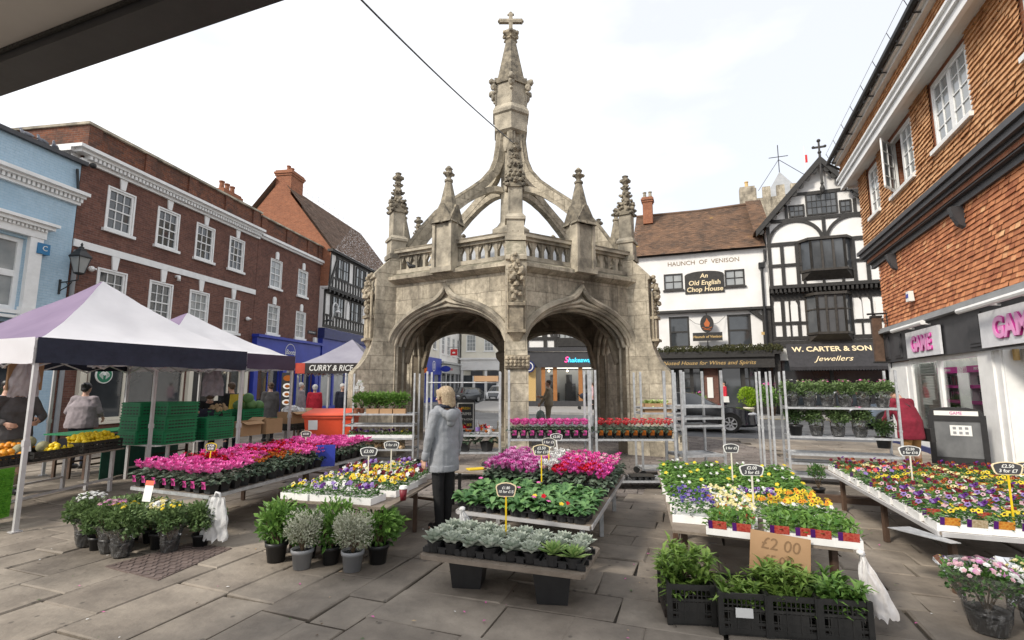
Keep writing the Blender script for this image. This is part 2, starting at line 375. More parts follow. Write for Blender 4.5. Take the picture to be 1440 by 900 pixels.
M['leaf_succ'] = leafm('leaf_succ', (.30, .35, .28), (.55, .59, .51), .65, .05, c3=(.68, .68, .62))
M['leaf_succ_g'] = leafm('leaf_succ_g', (.18, .30, .09), (.34, .46, .16), .6, .05)
M['leaf_pale'] = leafm('leaf_pale', (.22, .24, .15), (.62, .63, .52), .6, .15)
M['leaf_wall'] = leafm('leaf_wall', (.10, .19, .03), (.27, .40, .09), tr=.3)
M['leaf_mum'] = leafm('leaf_mum', (.065, .12, .04), (.20, .29, .11), tr=.25)
M['leaf_lime'] = leafm('leaf_lime', (.20, .34, .015), (.34, .50, .03))
M['leaf_hedge'] = leafm('leaf_hedge', (.035, .04, .015), (.10, .095, .03))
M['twig'] = mk('twig', (.07, .045, .025), (.13, .09, .05), .9)
PET = {}
for k, c in dict(pink=(.86, .20, .52), hot=(.80, .10, .40), red=(.60, .008, .025), white=(.80, .80, .78), magenta=(.62, .09, .38), lilac=(.72, .32, .58), yellow=(.78, .60, .05), orange=(.76, .30, .03), purple=(.11, .02, .20), violet=(.30, .20, .50), blue=(.10, .08, .36), maroon=(.16, .008, .02), cream=(.76, .68, .34), palepink=(.70, .45, .50), coral=(.68, .10, .11), rust=(.45, .13, .02), black=(.015, .005, .02)).items():
 PET[k] = mk('petal_' + k, tuple(x * .78 for x in c), c, .6, scale=20, use_v=.7, trans=.25, spec=.2)
# ------------------------------------------------------------------ camera, sky, sun
sc = bpy.context.scene
cam = bpy.data.cameras.new('camera'); cam.sensor_width = 36; cam.lens = 17.5; cam.clip_start = .05; cam.clip_end = 3000
co = bpy.data.objects.new('camera', cam); C.objects.link(co); co.location = (0, 0, EYE); co.rotation_euler = (pi / 2 + PITCH, 0, 0); sc.camera = co
SUN_AZ = Vector((-.78, -.62, 0)).normalized(); SUN_EL = R(38)
w = bpy.data.worlds.new('World'); sc.world = w; w.use_nodes = True
n = w.node_tree.nodes; l = w.node_tree.links; bg = n['Background']
sky = n.new('ShaderNodeTexSky'); sky.sky_type = 'NISHITA'; sky.sun_disc = False; sky.sun_elevation = SUN_EL; sky.sun_rotation = math.atan2(SUN_AZ.x, SUN_AZ.y)
sky.air_density = 1; sky.dust_density = 2.5
tc = n.new('ShaderNodeTexCoord'); mp = n.new('ShaderNodeMapping'); mp.inputs['Scale'].default_value = (1, 1, 2.6); mp.inputs['Location'].default_value = (.35, .1, 0); l.new(tc.outputs['Generated'], mp.inputs[0])
cn = n.new('ShaderNodeTexNoise'); cn.inputs['Scale'].default_value = 1.7; cn.inputs['Detail'].default_value = 7; cn.inputs['Roughness'].default_value = .5; l.new(mp.outputs[0], cn.inputs['Vector'])
mr = n.new('ShaderNodeMapRange'); mr.inputs[1].default_value = .36; mr.inputs[2].default_value = .58; mr.inputs[3].default_value = .68; mr.inputs[4].default_value = .99; l.new(cn.outputs['Fac'], mr.inputs[0])
mx = n.new('ShaderNodeMix'); mx.data_type = 'RGBA'; l.new(mr.outputs[0], mx.inputs[0]); l.new(sky.outputs[0], mx.inputs[6]); mx.inputs[7].default_value = (9.0, 9.15, 9.45, 1)
l.new(mx.outputs[2], bg.inputs[0]); bg.inputs[1].default_value = .1
sl = bpy.data.lights.new('sun', 'SUN'); sl.energy = 2.6; sl.angle = R(10); sl.color = (1, .93, .82)
so = bpy.data.objects.new('sun', sl); C.objects.link(so)
sd = Vector((SUN_AZ.x * math.cos(SUN_EL), SUN_AZ.y * math.cos(SUN_EL), math.sin(SUN_EL)))
so.rotation_euler = sd.to_track_quat('Z', 'Y').to_euler(); so.location = (-20, -20, 30)
sc.view_settings.view_transform = 'Standard'; sc.view_settings.look = 'None'; sc.view_settings.exposure = 0.52; sc.view_settings.gamma = 1
sc.cycles.max_bounces = 8; sc.cycles.transparent_max_bounces = 16; sc.cycles.use_denoising = True
sc.render.film_transparent = False

# ------------------------------------------------------------------ ground
AX = Vector((.34, .94, 0)).normalized(); BX = Vector((.94, -.34, 0)).normalized()
asphalt = mk('asphalt', (.075, .077, .082), (.125, .127, .132), .85, scale=1.5, bump=.5, bscale=60, use_v=0, detail=9)
slab = mk('york_stone', (.160, .133, .107), (.325, .278, .225), .8, scale=2.6, bump=.8, bscale=9, use_v=.42, detail=10, c3=(.205, .205, .195))
slab_pale = mk('concrete_slab', (.19, .185, .175), (.28, .27, .26), .85, scale=2, bump=.2, bscale=30, use_v=.6, detail=7)
sett = mk('brick_sett', (.12, .10, .09), (.23, .20, .18), .85, scale=2.5, bump=.4, bscale=30, use_v=.6)
def weather(m, amt=.45, sc_=.45, speck=True):
 n = m.node_tree.nodes; l = m.node_tree.links; b = n['Principled BSDF']; src = b.inputs['Base Color'].links[0].from_socket
 g = n.new('ShaderNodeNewGeometry'); no = n.new('ShaderNodeTexNoise'); no.inputs['Scale'].default_value = sc_; no.inputs['Detail'].default_value = 8; no.inputs['Roughness'].default_value = .65; l.new(g.outputs['Position'], no.inputs['Vector'])
 r = n.new('ShaderNodeMapRange'); r.inputs[1].default_value = .35; r.inputs[2].default_value = .65; r.inputs[3].default_value = 1 - amt; r.inputs[4].default_value = 1 + amt * .6; l.new(no.outputs['Fac'], r.inputs[0])
 x = n.new('ShaderNodeMix'); x.data_type = 'RGBA'; x.blend_type = 'MULTIPLY'; x.inputs[0].default_value = 1; l.new(src, x.inputs[6]); l.new(r.outputs[0], x.inputs[7]); out = x.outputs[2]
 if speck:
  v = n.new('ShaderNodeTexVoronoi'); v.inputs['Scale'].default_value = 5.5; l.new(g.outputs['Position'], v.inputs['Vector'])
  q = n.new('ShaderNodeMapRange'); q.inputs[1].default_value = .07; q.inputs[2].default_value = .11; q.inputs[3].default_value = .55; q.inputs[4].default_value = 1; l.new(v.outputs['Distance'], q.inputs[0])
  y = n.new('ShaderNodeMix'); y.data_type = 'RGBA'; y.blend_type = 'MULTIPLY'; y.inputs[0].default_value = 1; l.new(out, y.inputs[6]); l.new(q.outputs[0], y.inputs[7]); out = y.outputs[2]
  rr = n.new('ShaderNodeMapRange'); rr.inputs[1].default_value = .35; rr.inputs[2].default_value = .65; rr.inputs[3].default_value = .62; rr.inputs[4].default_value = .9; l.new(no.outputs['Fac'], rr.inputs[0]); l.new(rr.outputs[0], b.inputs['Roughness'])
 l.new(out, b.inputs['Base Color'])
weather(slab); weather(asphalt, .3, .3, False); weather(sett, .4, .6, False)
joint = mk('joint_dirt', (.035, .03, .025), (.09, .078, .062), .95, scale=3, bump=.5, use_v=0)
mb = MB(); mb.poly([(-900, -900, -.034), (900, -900, -.034), (900, 900, -.034), (-900, 900, -.034)])
struct('ground', mb, joint)
def nd(x, y): return x * .34 + y * .94
mb = MB()
a0, a1 = 17.75, 28.5
def bp_(bv, av, z): p = BX * bv + AX * av; return (p.x, p.y, z)
mb.poly([bp_(-60, a0, -.018), bp_(60, a0, -.018), bp_(60, a1, -.018), bp_(-60, a1, -.018)])
mb.poly([(-15, 26, -.014), (-.5, 26, -.014), (-2.2, 75, -.014), (-9, 75, -.014)])
struct('road', mb, asphalt)
yl = mk('yellow_line', (.55, .40, .05), (.62, .46, .08), .8, scale=8, use_v=0)
mb = MB()
for off in (.25, .45):
 mb.poly([bp_(2, a1 - off - .08, -.010), bp_(40, a1 - off - .08, -.010), bp_(40, a1 - off, -.010), bp_(2, a1 - off, -.010)])
struct('road_marking', mb, yl)
def slabtop(mb, P4, z, ch=.012, dz=.008):
 c = sum((Vector(p) for p in P4), Vector()) / 4
 outer = [Vector((p[0], p[1], z - dz)) for p in P4]
 tx, ty = rnd.uniform(-.008, .008), rnd.uniform(-.008, .008); h = rnd.uniform(-.006, .003)
 inner = []
 for p in P4:
  d = c - Vector(p); k = ch * 1.4 / max(d.length, .05)
  q = Vector(p) + d * k
  inner.append(Vector((q.x, q.y, z + h + tx * (q.x - c.x) + ty * (q.y - c.y))))
 base = [Vector((p[0], p[1], z - .03)) for p in P4]
 vs = base + outer + inner; fs = [(8, 9, 10, 11)]
 for i in range(4):
  j = (i + 1) % 4
  fs += [(i, j, 4 + j, 4 + i), (4 + i, 4 + j, 8 + j, 8 + i)]
 mb.add(vs, fs)
def slab_rows(mb, region, U, V, u0, u1, v0, v1, rows, lens, gap, jit, ch=.012, exact=False):
 v = v0
 while v < v1 - .05:
  h = min(rnd.uniform(*rows), v1 - v); h = v1 - v if v1 - v - h < .3 * rows[0] else h; u = u0 + (0 if exact else rnd.uniform(-1, 0))
  while u < u1:
   L = rnd.uniform(*lens); c = U * (u + L / 2) + V * (v + h / 2)
   if region(c.x, c.y):
    P4 = []
    for uu, vv in ((u + gap, v + gap), (u + L - gap, v + gap), (u + L - gap, v + h - gap), (u + gap, v + h - gap)):
     p = U * (uu + rnd.uniform(-jit, jit)) + V * (vv + rnd.uniform(-jit, jit)); P4.append((p.x, p.y, 0))
    a = Vector(P4[1]) - Vector(P4[0]); b = Vector(P4[3]) - Vector(P4[0])
    if a.cross(b).z < 0: P4.reverse()
    slabtop(mb, P4, 0, ch)
   u += L
  v += h
def in_setts(x, y): return math.hypot(x, y - 14.2) < 6.6 and nd(x, y) < a0 - .1
def split(x, y): return x * .94 - y * .34 < -2.3     # a line along AX left of the centre
def okr(x, y): return -14.5 < x < 12.5 and .2 < y < 24 and nd(x, y) < a0 - .15 and not in_setts(x, y)
mb = MB()
slab_rows(mb, lambda x, y: okr(x, y) and split(x, y), AX, BX, -8, 26, -24, -2.3, (.36, .66), (.45, 1.05), .006, .016)
slab_rows(mb, lambda x, y: okr(x, y) and not split(x, y), BX, AX, -2.3, 16, -4, 19, (.32, .55), (.4, .95), .006, .016, exact=True)
struct('pavement', mb, slab)
mb = MB()
slab_rows(mb, in_setts, BX, AX, -14, 8, 6, 22, (.11, .125), (.2, .24), .004, .003, .006)
struct('sett_paving', mb, sett)
# far pavement with its kerb
def kerbed(name, pts, h=.11):
 mb = MB(); n_ = len(pts)
 ctr = sum((Vector((p[0], p[1], 0)) for p in pts), Vector()) / n_
 mb.prism([(p[0], p[1], -.03) for p in pts], (0, 0, .03 + h), 0)
 o = struct(name, mb, slab_pale)
 k = MB()
 for i in range(n_ - 1):
  p, q = Vector((*pts[i][:2], 0)), Vector((*pts[i + 1][:2], 0))
  d = (q - p); L = d.length; d.normalize(); m_ = max(1, int(L / .9))
  nrm = Vector((-d.y, d.x, 0))
  if nrm.dot(ctr - p) > 0: nrm = -nrm
  for j in range(m_):
   s0 = p + d * (L * j / m_ + .006) + nrm * .06; s1 = p + d * (L * (j + 1) / m_ - .006) + nrm * .06
   k.beam((s0.x, s0.y, h / 2 - .012), (s1.x, s1.y, h / 2 - .012), .12, h + .03)
 struct(name + '_kerb', k, M['kerb'])
M['kerb'] = mk('kerb', (.24, .235, .225), (.34, .33, .32), .85, scale=3, bump=.3, use_v=.5)
p0 = BX * 40 + AX * a1; p1 = BX * -9.5 + AX * a1
kerbed('far_pavement', [(p0.x, p0.y), (p1.x, p1.y), (-1.9, 31.4), (-2.7, 34), (-2.9, 37), (-2.6, 75), (60, 75)])
kerbed('left_pavement', [(-9.6, 27), (-7.4, 38), (-4.3, 60), (-8, 60), (-12, 27)], .08)
# ------------------------------------------------------------------ building helpers (local X along the front, local -Y faces the street)
def wall_op(mb, x0, x1, z0, z1, ops=(), y=0, depth=.14, m=0, rm=None):
 xs = sorted({x0, x1, *[q for o in ops for q in (max(x0, min(x1, o[0])), max(x0, min(x1, o[1])))]})
 zs = sorted({z0, z1, *[q for o in ops for q in (max(z0, min(z1, o[2])), max(z0, min(z1, o[3])))]})
 for i in range(len(xs) - 1):
  for j in range(len(zs) - 1):
   cx, cz = (xs[i] + xs[i + 1]) / 2, (zs[j] + zs[j + 1]) / 2
   if any(o[0] < cx < o[1] and o[2] < cz < o[3] for o in ops): continue
   mb.poly([(xs[i], y, zs[j]), (xs[i + 1], y, zs[j]), (xs[i + 1], y, zs[j + 1]), (xs[i], y, zs[j + 1])], m)
 rm = m if rm is None else rm
 for a, b, c, d in ops:
  e = y + depth
  mb.poly([(a, y, c), (a, y, d), (a, e, d), (a, e, c)], rm); mb.poly([(b, y, c), (b, e, c), (b, e, d), (b, y, d)], rm)
  mb.poly([(a, y, c), (a, e, c), (b, e, c), (b, y, c)], rm); mb.poly([(a, y, d), (b, y, d), (b, e, d), (a, e, d)], rm)
def shell(mb, x0, x1, z0, z1, dep, m=0):
 """sides, back and top of a building behind its front wall"""
 mb.poly([(x0, 0, z0), (x0, 0, z1), (x0, dep, z1), (x0, dep, z0)], m); mb.poly([(x1, 0, z0), (x1, dep, z0), (x1, dep, z1), (x1, 0, z1)], m)
 mb.poly([(x0, dep, z0), (x0, dep, z1), (x1, dep, z1), (x1, dep, z0)], m); mb.poly([(x0, 0, z1), (x1, 0, z1), (x1, dep, z1), (x0, dep, z1)], m)
def win(B, x0, x1, z0, z1, y=0, nx=3, nz=4, fm='white_paint', gm='window_glass', fw=.07, bar=.022, rec=.07, sill=.06, sash=True, surround=0, name='window', sillm=None):
 mb = MB()
 yf = y + rec
 mb.b2(x0, x0 + fw, yf - .03, yf + .05, z0, z1); mb.b2(x1 - fw, x1, yf - .03, yf + .05, z0, z1)
 mb.b2(x0 + fw, x1 - fw, yf - .03, yf + .05, z1 - fw, z1); mb.b2(x0 + fw, x1 - fw, yf - .03, yf + .05, z0, z0 + fw)
 gx0, gx1, gz0, gz1 = x0 + fw, x1 - fw, z0 + fw, z1 - fw
 for i in range(1, nx):
  x = gx0 + (gx1 - gx0) * i / nx; mb.b2(x - bar / 2, x + bar / 2, yf - .012, yf + .03, gz0, gz1)
 for j in range(1, nz):
  z = gz0 + (gz1 - gz0) * j / nz; t = bar * (1.9 if sash and j == nz // 2 else 1)
  mb.b2(gx0, gx1, yf - (.02 if t > bar else .014), yf + .03, z - t / 2, z + t / 2)
 if surround:
  s = surround
  mb.b2(x0 - s, x0, y - .025, y + .05, z0 - .02, z1 + s); mb.b2(x1, x1 + s, y - .025, y + .05, z0 - .02, z1 + s); mb.b2(x0, x1, y - .025, y + .05, z1, z1 + s)
 f = part(name, mb, M[fm], B)
 if sill:
  sb = MB(); sb.b2(x0 - .07 - surround, x1 + .07 + surround, y - .09, y + rec - .03, z0 - .10, z0 - .002)
  part('sill', sb, M[sillm or fm], f)
 g = MB()
 for i in range(nx):
  for j in range(nz):
   xa, xb = gx0 + (gx1 - gx0) * i / nx, gx0 + (gx1 - gx0) * (i + 1) / nx
   za, zb = gz0 + (gz1 - gz0) * j / nz, gz0 + (gz1 - gz0) * (j + 1) / nz
   tx, tz = rnd.uniform(-.004, .004), rnd.uniform(-.004, .004)
   g.poly([(xa, yf + .02 + tx, za), (xb, yf + .02 - tx, za), (xb, yf + .02 - tx + tz, zb), (xa, yf + .02 + tx + tz, zb)])
 part('pane', g, M[gm], f)
 return f
def tiles(mb, o, U, V, nu, nv, tw, th, lift=.018, jit=.006, wav=0, m=0):
 """overlapping courses of small tiles: U along a course, V from course to course (upwards)"""
 U, V, o = Vector(U), Vector(V), Vector(o); N = U.cross(V).normalized()
 for j in range(nv):
  off = (.5 if j % 2 else 0)
  for i in range(nu + 1):
   a0 = max(0, (i - off) * tw); a1_ = min(nu * tw, (i + 1 - off) * tw)
   if a1_ - a0 < .02: continue
   k = rnd.uniform(-jit, jit) + (wav * math.sin(i * .35 + j * .9) if wav else 0); l_ = lift * rnd.uniform(.75, 1.4)
   p = o + U * (a0 + .002) + V * (j * th + k); q = o + U * (a1_ - .002) + V * (j * th + k + rnd.uniform(-jit, jit) * .5)
   up = V * (th * 1.06)
   mb.add([p + N * l_, q + N * l_, q + up + N * .002, p + up + N * .002, p + N * .0, q + N * .0], [(0, 1, 2, 3), (4, 5, 1, 0)], m)
def chimney(B, c, d, h, m, pots=2, potm=None, cap=True):
 mb = MB(); mb.b2(c[0] - d[0] / 2, c[0] + d[0] / 2, c[1] - d[1] / 2, c[1] + d[1] / 2, c[2], c[2] + h)
 if cap:
  for k, (e, t) in enumerate(((.05, .12), (.1, .12), (.04, .1))):
   z = c[2] + h + sum((.12, .12, .1)[:k]); mb.b2(c[0] - d[0] / 2 - e, c[0] + d[0] / 2 + e, c[1] - d[1] / 2 - e, c[1] + d[1] / 2 + e, z, z + t)
 ch = part('chimney', mb, m, B)
 for i in range(pots):
  p = MB(); p.lathe([(.13, 0), (.12, .06), (.10, .35), (.13, .38), (.13, .44)], (c[0] + (i - (pots - 1) / 2) * .36, c[1], c[2] + h + (.34 if cap else 0)), 10)
  part('chimney_pot', p, potm or M['brick_orange'], ch)
 return ch
def frame_bars(mb, bars, y, w, dep, m=0):
 """timber members on an upright face: (x0,z0,x1,z1[,w])"""
 for i, b_ in enumerate(bars):
  ww = b_[4] if len(b_) > 4 else w
  mb.beam((b_[0], y - dep / 2 - .0015 * (i % 5), b_[1]), (b_[2], y - dep / 2 - .0015 * (i % 5), b_[3]), dep, ww, m, up=(0, 0, 1)) if abs(b_[2] - b_[0]) > .01 else mb.b2(b_[0] - ww / 2, b_[0] + ww / 2, y - dep - .0015 * (i % 5), y, b_[1], b_[3], m)
def arc_bar(mb, cx, cz, r, t0, t1, y, w, dep, n=8, m=0):
 vs = []; fs = []
 for i in range(n + 1):
  t = t0 + (t1 - t0) * i / n
  for rr in (r - w / 2, r + w / 2):
   for yy in (y, y - dep): vs.append((cx + rr * math.cos(t), yy, cz + rr * math.sin(t)))
 for i in range(n):
  a = i * 4; b = a + 4
  fs += [(a + 1, b + 1, b + 3, a + 3), (a, a + 1, b + 1, b)[::-1], (a + 2, b + 2, b + 3, a + 3)[::-1]]
 mb.add(vs, fs, m)

# ------------------------------------------------------------------ left terrace
LO = Vector((-13.07, 14.6, 0)); LD = Vector((.1553, .9879, 0)); LRZ = math.atan2(LD.y, LD.x)
def Lp(s, y=0, z=0): return LO + LD * s + Vector((-LD.y, LD.x, 0)) * y + Vector((0, 0, z))
cb = M['charcoal_paint']
# light blue shop, left edge of the frame
B = thing('blue_brick_shop', 'pale blue painted brick building with white dentil cornice at the left edge', 'building', Lp(-6.4), LRZ)
X1 = 6.2
mb = MB(); wall_op(mb, 0, X1, 0, 8.3, [(2.2, 5.0, 3.65, 5.62), (.5, 5.6, .4, 2.7)], 0, .2); shell(mb, 0, X1, 0, 8.3, 8); part('wall', mb, M['brick_blue'], B)
mb = MB(); mb.b2(-.1, X1 + .12, -.12, 8.1, 8.3, 8.42); part('coping', mb, M['charcoal_paint'], B)
mb = MB()
for z0, z1, e in ((7.02, 7.10, .10), (7.22, 7.30, .22), (7.30, 7.40, .32)): mb.b2(-.1, X1 + e * .4, -e, -.001, z0, z1)
for i in range(52): x = .06 + i * .12; mb.b2(x, x + .07, -.16, -.001, 7.1, 7.22)
part('cornice', mb, M['white_paint'], B)
win(B, 2.2, 5.0, 3.65, 5.62, 0, 2, 2, rec=.12, fw=.12, bar=.09, gm='window_pale', sill=.1)
mb = MB()
for xa in (1.85, 5.02): mb.b2(xa, xa + .33, -.12, -.001, 3.55, 5.7); mb.b2(xa - .04, xa + .37, -.16, -.001, 3.5, 3.75)
mb.b2(1.8, 5.4, -.14, -.001, 5.7, 5.98); mb.b2(1.7, 5.52, -.26, -.001, 5.98, 6.08); mb.b2(1.66, 5.58, -.34, -.001, 6.08, 6.16)
for i in range(36): mb.b2(1.8 + i * .1, 1.86 + i * .1, -.2, -.14, 5.9, 5.98)
mb.b2(1.8, 5.4, -.16, -.001, 3.42, 3.5)
part('window_surround', mb, M['white_paint'], B)
win(B, .5, 5.6, .4, 2.7, 0, 4, 1, fm='charcoal_paint', rec=.15, fw=.1, bar=.07, sill=.1, name='shop_window', sash=False)
mb = MB(); mb.b2(.2, 5.9, -.18, -.001, 2.85, 3.3); part('fascia', mb, M['charcoal_paint'], B)
mb = MB(); mb.tube([(X1 - .15, -.06, 8.1), (X1 - .05, -.10, 7.2)], .035, 6); mb.blob((X1 + .1, -.3, 8.3), .09); part('alarm_bracket', mb, M['black_metal'], B)
a = thing('alarm_box', 'blue alarm box with white letter high on the pale blue wall', 'alarm box', Lp(-1.05, -.08, 5.3), LRZ)
mb = MB(); mb.box((0, 0, .13), (.32, .16, .3), taper=.97); part('housing', mb, M['sky_blue_box'], a)
text('lettering', 'C', .2, M['chalk'], a, (.02, -.085, .14))
# wall lantern
t = thing('wall_lantern', 'black iron wall lantern on a scrolled bracket beside the pale blue wall', 'lantern', Lp(-.42, 0, 4.55), LRZ)
mb = MB(); mb.tube([(0, -.02, .15), (0, -.02, -.28)], .03, 6); mb.tube([(0, -.02, .06), (0, -.3, .08), (0, -.62, .12), (0, -.62, .3)], .02, 6)
mb.tube([(0, -.02, -.2), (0, -.12, -.14), (0, -.3, -.06), (0, -.42, .06)], .014, 6); mb.tube([(0, -.22, .06), (0, -.3, -.02), (0, -.22, -.08), (0, -.15, -.02)], .012, 6)
part('bracket', mb, M['black_metal'], t)
mb = MB()
for k in range(4):
 t_ = pi / 4 + k * pi / 2; mb.tube([(.12 * math.cos(t_) * 1.0, -.62 + .12 * math.sin(t_), .32), (.24 * math.cos(t_), -.62 + .24 * math.sin(t_), .78)], .014, 4)
mb.lathe([(.27, .78), (.27, .81), (.13, .97), (.13, 1.0), (.06, 1.05), (.06, 1.09), (.02, 1.12), (.035, 1.16), (.01, 1.22)], (0, -.62, 0), 4, ph=pi / 4)
mb.lathe([(.05, .27), (.12, .3), (.13, .33)], (0, -.62, 0), 4, ph=pi / 4)
part('cage', mb, M['black_metal'], t)
mb = MB(); mb.lathe([(.115, .335), (.225, .775)], (0, -.62, 0), 4, ph=pi / 4); part('glazing', mb, M['window_pale'], t)

# four-bay red-brown brick house
B = thing('georgian_brick_house', 'wide dark red brick house with four sash bays, white string course and brick parapet', 'building', Lp(-.18), LRZ)
W_ = 8.2
ups = [(.92, 1.82), (2.80, 3.68), (4.58, 5.46), (6.42, 7.26)]
ops = [(a, b, 6.62, 7.98) for a, b in ups] + [(a - .05, b - .03, 3.9, 5.28) for a, b in ups] + [(.9, 4.6, .55, 2.6), (4.9, 6.0, 0, 2.6), (6.2, 7.7, .55, 2.6)]
mb = MB(); wall_op(mb, 0, W_, 0, 8.4, ops, 0, .12); shell(mb, 0, W_, 0, 9.0, 9); part('wall', mb, M['brick_brown'], B)
for a, b in ups:
 win(B, a, b, 6.62, 7.98, 0, 3, 4, rec=.04, surround=.05); win(B, a - .05, b - .03, 3.9, 5.28, 0, 3, 4, rec=.04, surround=.05, gm='window_pale' if rnd.random() < .4 else 'window_glass')
mb = MB()
mb.b2(0, W_, -.05, -.001, 5.78, 6.0)
for a, b in ups:
 c = (a + b) / 2
 for z0, z1 in ((5.34, 5.776), (8.04, 8.4)):
  mb.add([(c - .09, -.045, z0), (c + .07, -.045, z0), (c + .12, -.045, z1), (c - .14, -.045, z1), (c - .09, 0, z0), (c + .07, 0, z0), (c + .12, 0, z1), (c - .14, 0, z1)], [(0, 1, 2, 3), (4, 0, 3, 7), (1, 5, 6, 2), (4, 5, 1, 0)])
part('string_course', mb, M['white_paint'], B)
mb = MB()
for z0, z1, e in ((8.4, 8.5, .1), (8.62, 8.72, .26), (8.72, 8.82, .38)): mb.b2(-e, W_ + .0, -e, -.001 if e > .2 else -.001, z0, z1)
for i in range(58): x = .04 + i * .14; mb.b2(x, x + .085, -.22, -.001, 8.5, 8.62)
for i in range(8): y = .1 + i * .14; mb.b2(-.22, -.001, y, y + .085, 8.5, 8.62)
mb.b2(-.38, -.0, 0, 1.4, 8.62, 8.82)
part('cornice', mb, M['white_paint'], B)
mb = MB(); wall_op(mb, 0, W_, 8.82, 9.62, (), -.06, .1); mb.poly([(0, -.06, 8.82), (0, -.06, 9.62), (0, 3.4, 9.62), (0, 3.4, 8.82)]); mb.poly([(0, .24, 9.0), (W_, .24, 9.0), (W_, .24, 9.62), (0, .24, 9.62)])
for x in (0.0, 2.0, 3.9, 5.85, 7.6): mb.b2(x, x + .42, -.12, -.061, 8.82, 9.62)
mb.b2(0, W_, -.14, -.06, 8.9, 8.96)
part('parapet', mb, M['brick_parapet'], B)
mb = MB(); mb.b2(-.06, W_, -.16, .3, 9.62, 9.70); mb.b2(-.06, .3, .3, 3.4, 9.62, 9.70); part('coping', mb, M['limestone_trim'], B)
mb = MB(); mb.tube([(.08, -.06, 0), (.08, -.06, 5.2)], .06, 8); mb.tube([(.08, -.06, 5.2), (.08, -.18, 5.4), (.08, -.1, 5.65)], .1, 8); part('downpipe', mb, M['grey_plastic'], B)
mb = MB(); mb.b2(.3, 7.9, -.2, -.001, 2.75, 3.35); part('fascia', mb, M['black_timber'], B)
for a, b in ((.9, 4.6), (6.2, 7.7)): win(B, a, b, .55, 2.6, 0, 3 if b - a > 2 else 2, 1, fm='cream_plastic', rec=.06, fw=.1, bar=.09, sash=False, name='shop_window')
mb = MB(); mb.b2(4.92, 5.98, .05, .1, 0, 2.6); part('door', mb, M['black_timber'], B)
for x in (.55, 4.65, 6.02, 7.75): mb = MB(); mb.b2(x, x + .2, -.14, -.001, 0, 2.75); part('pilaster', mb, M['cream_plastic'], B)
for i, (s, z) in enumerate(((.55, 5.2), (7.72, 4.6))):
 f = single('security_light', MB().blob((0, -.1, 0), .09).tube([(0, 0, 0), (.05, -.22, .0)], .03, 6), M['white_paint'], ('round white security lamp under the string course near the lantern', 'round white security lamp beside the narrow brick house')[i], 'lamp', Lp(s - .18, 0, z), LRZ)
single('vent_cowl', MB().tube([(0, 0, 0), (0, -.14, 0), (0, -.14, -.16)], .06, 8), M['white_paint'], 'white hooked vent pipe below the string course of the wide brick house', 'vent', Lp(3.6, 0, 5.66), LRZ, smooth=True)
# round shop sign in the window
t = thing('round_cafe_sign', 'round green and white hanging disc in the shop window behind the fruit stall', 'sign', Lp(.95, -.30, 1.98), LRZ)
mb = MB(); mb.M = Matrix.Rotation(pi / 2, 4, 'X'); mb.lathe([(.27, -.02), (.27, .02)], seg=32); part('disc', mb, M['chalk'], t)
mb = MB(); mb.M = Matrix.Rotation(pi / 2, 4, 'X'); mb.lathe([(.24, .021), (.24, .026)], seg=32, m=0); part('rim', mb, mk('sign_green', (.01, .16, .08), None, .5), t)
mb = MB(); mb.M = Matrix.Translation((0, -.03, 0)) @ Matrix.Rotation(pi / 2, 4, 'X')
mb.lathe([(.055, 0), (.055, .004)], (0, .03, 0), 12)
for s_ in (-1, 1):
 for k in range(4): mb.tube([(s_ * .05 * (k * .4 + .6), .11 - k * .01, 0), (s_ * (.06 + k * .035), .0, 0), (s_ * (.05 + k * .03), -.14 + k * .025, 0)], .009, 4)
for k in range(3): mb.add([(-.04 + k * .04, .1, .002), (-.01 + k * .04, .1, .002), (-.025 + k * .04, .16, .002)], [(0, 1, 2)])
part('emblem', mb, M['chalk'], t)

# two-bay narrow brick house with the blue chemist front
B = thing('narrow_brick_house', 'narrow dark brick house with two plain sash bays above a blue shopfront', 'building', Lp(8.04), LRZ)
W_ = 5.46
ups = [(1.0, 1.85), (3.32, 4.15)]
ops = [(a, b, 6.38, 7.75) for a, b in ups] + [(a, b, 4.12, 5.5) for a, b in ups] + [(.5, 2.2, .5, 2.6), (2.5, 3.4, 0, 2.6), (3.7, 5.0, .5, 2.6)]
mb = MB(); wall_op(mb, 0, W_, 0, 8.5, ops, 0, .12); shell(mb, 0, W_, 0, 9.0, 9); part('wall', mb, M['brick_brown'], B)
for a, b in ups:
 win(B, a, b, 6.38, 7.75, 0, 2, 4, rec=.04, surround=.03, gm='window_pale'); win(B, a, b, 4.12, 5.5, 0, 2, 4, rec=.04, surround=.03, gm='window_pale')
mb = MB()
for a, b in ups:
 for z in (5.56, 7.81):
  c = (a + b) / 2; mb.lathe([(.13, -.02), (.13, .02)], (0, 0, 0), 12) if False else None
  mb.b2(c - .12, c + .12, -.05, -.001, z, z + .26); mb.lathe([(.12, -.05), (.12, -.001)], (c, 0, 0), 12) if False else mb.prism([(c + .12 * math.cos(t_), -.05, z + .26 + .12 * math.sin(t_)) for t_ in [pi * k / 8 for k in range(9)]], (0, .049, 0))
part('keystone', mb, M['white_paint'], B)
mb = MB(); mb.b2(0, W_, -.12, -.001, 8.5, 8.6); mb.b2(0, W_, -.22, -.001, 8.6, 8.72); part('cornice', mb, M['white_paint'], B)
mb = MB(); wall_op(mb, 0, W_, 8.72, 9.52, (), -.04); mb.poly([(0, .24, 9.0), (W_, .24, 9.0), (W_, .24, 9.52), (0, .24, 9.52)])
for x in (0.02, 2.0, 3.9, 5.0): mb.b2(x, x + .4, -.1, -.041, 8.72, 9.52)
part('parapet', mb, M['brick_parapet'], B)
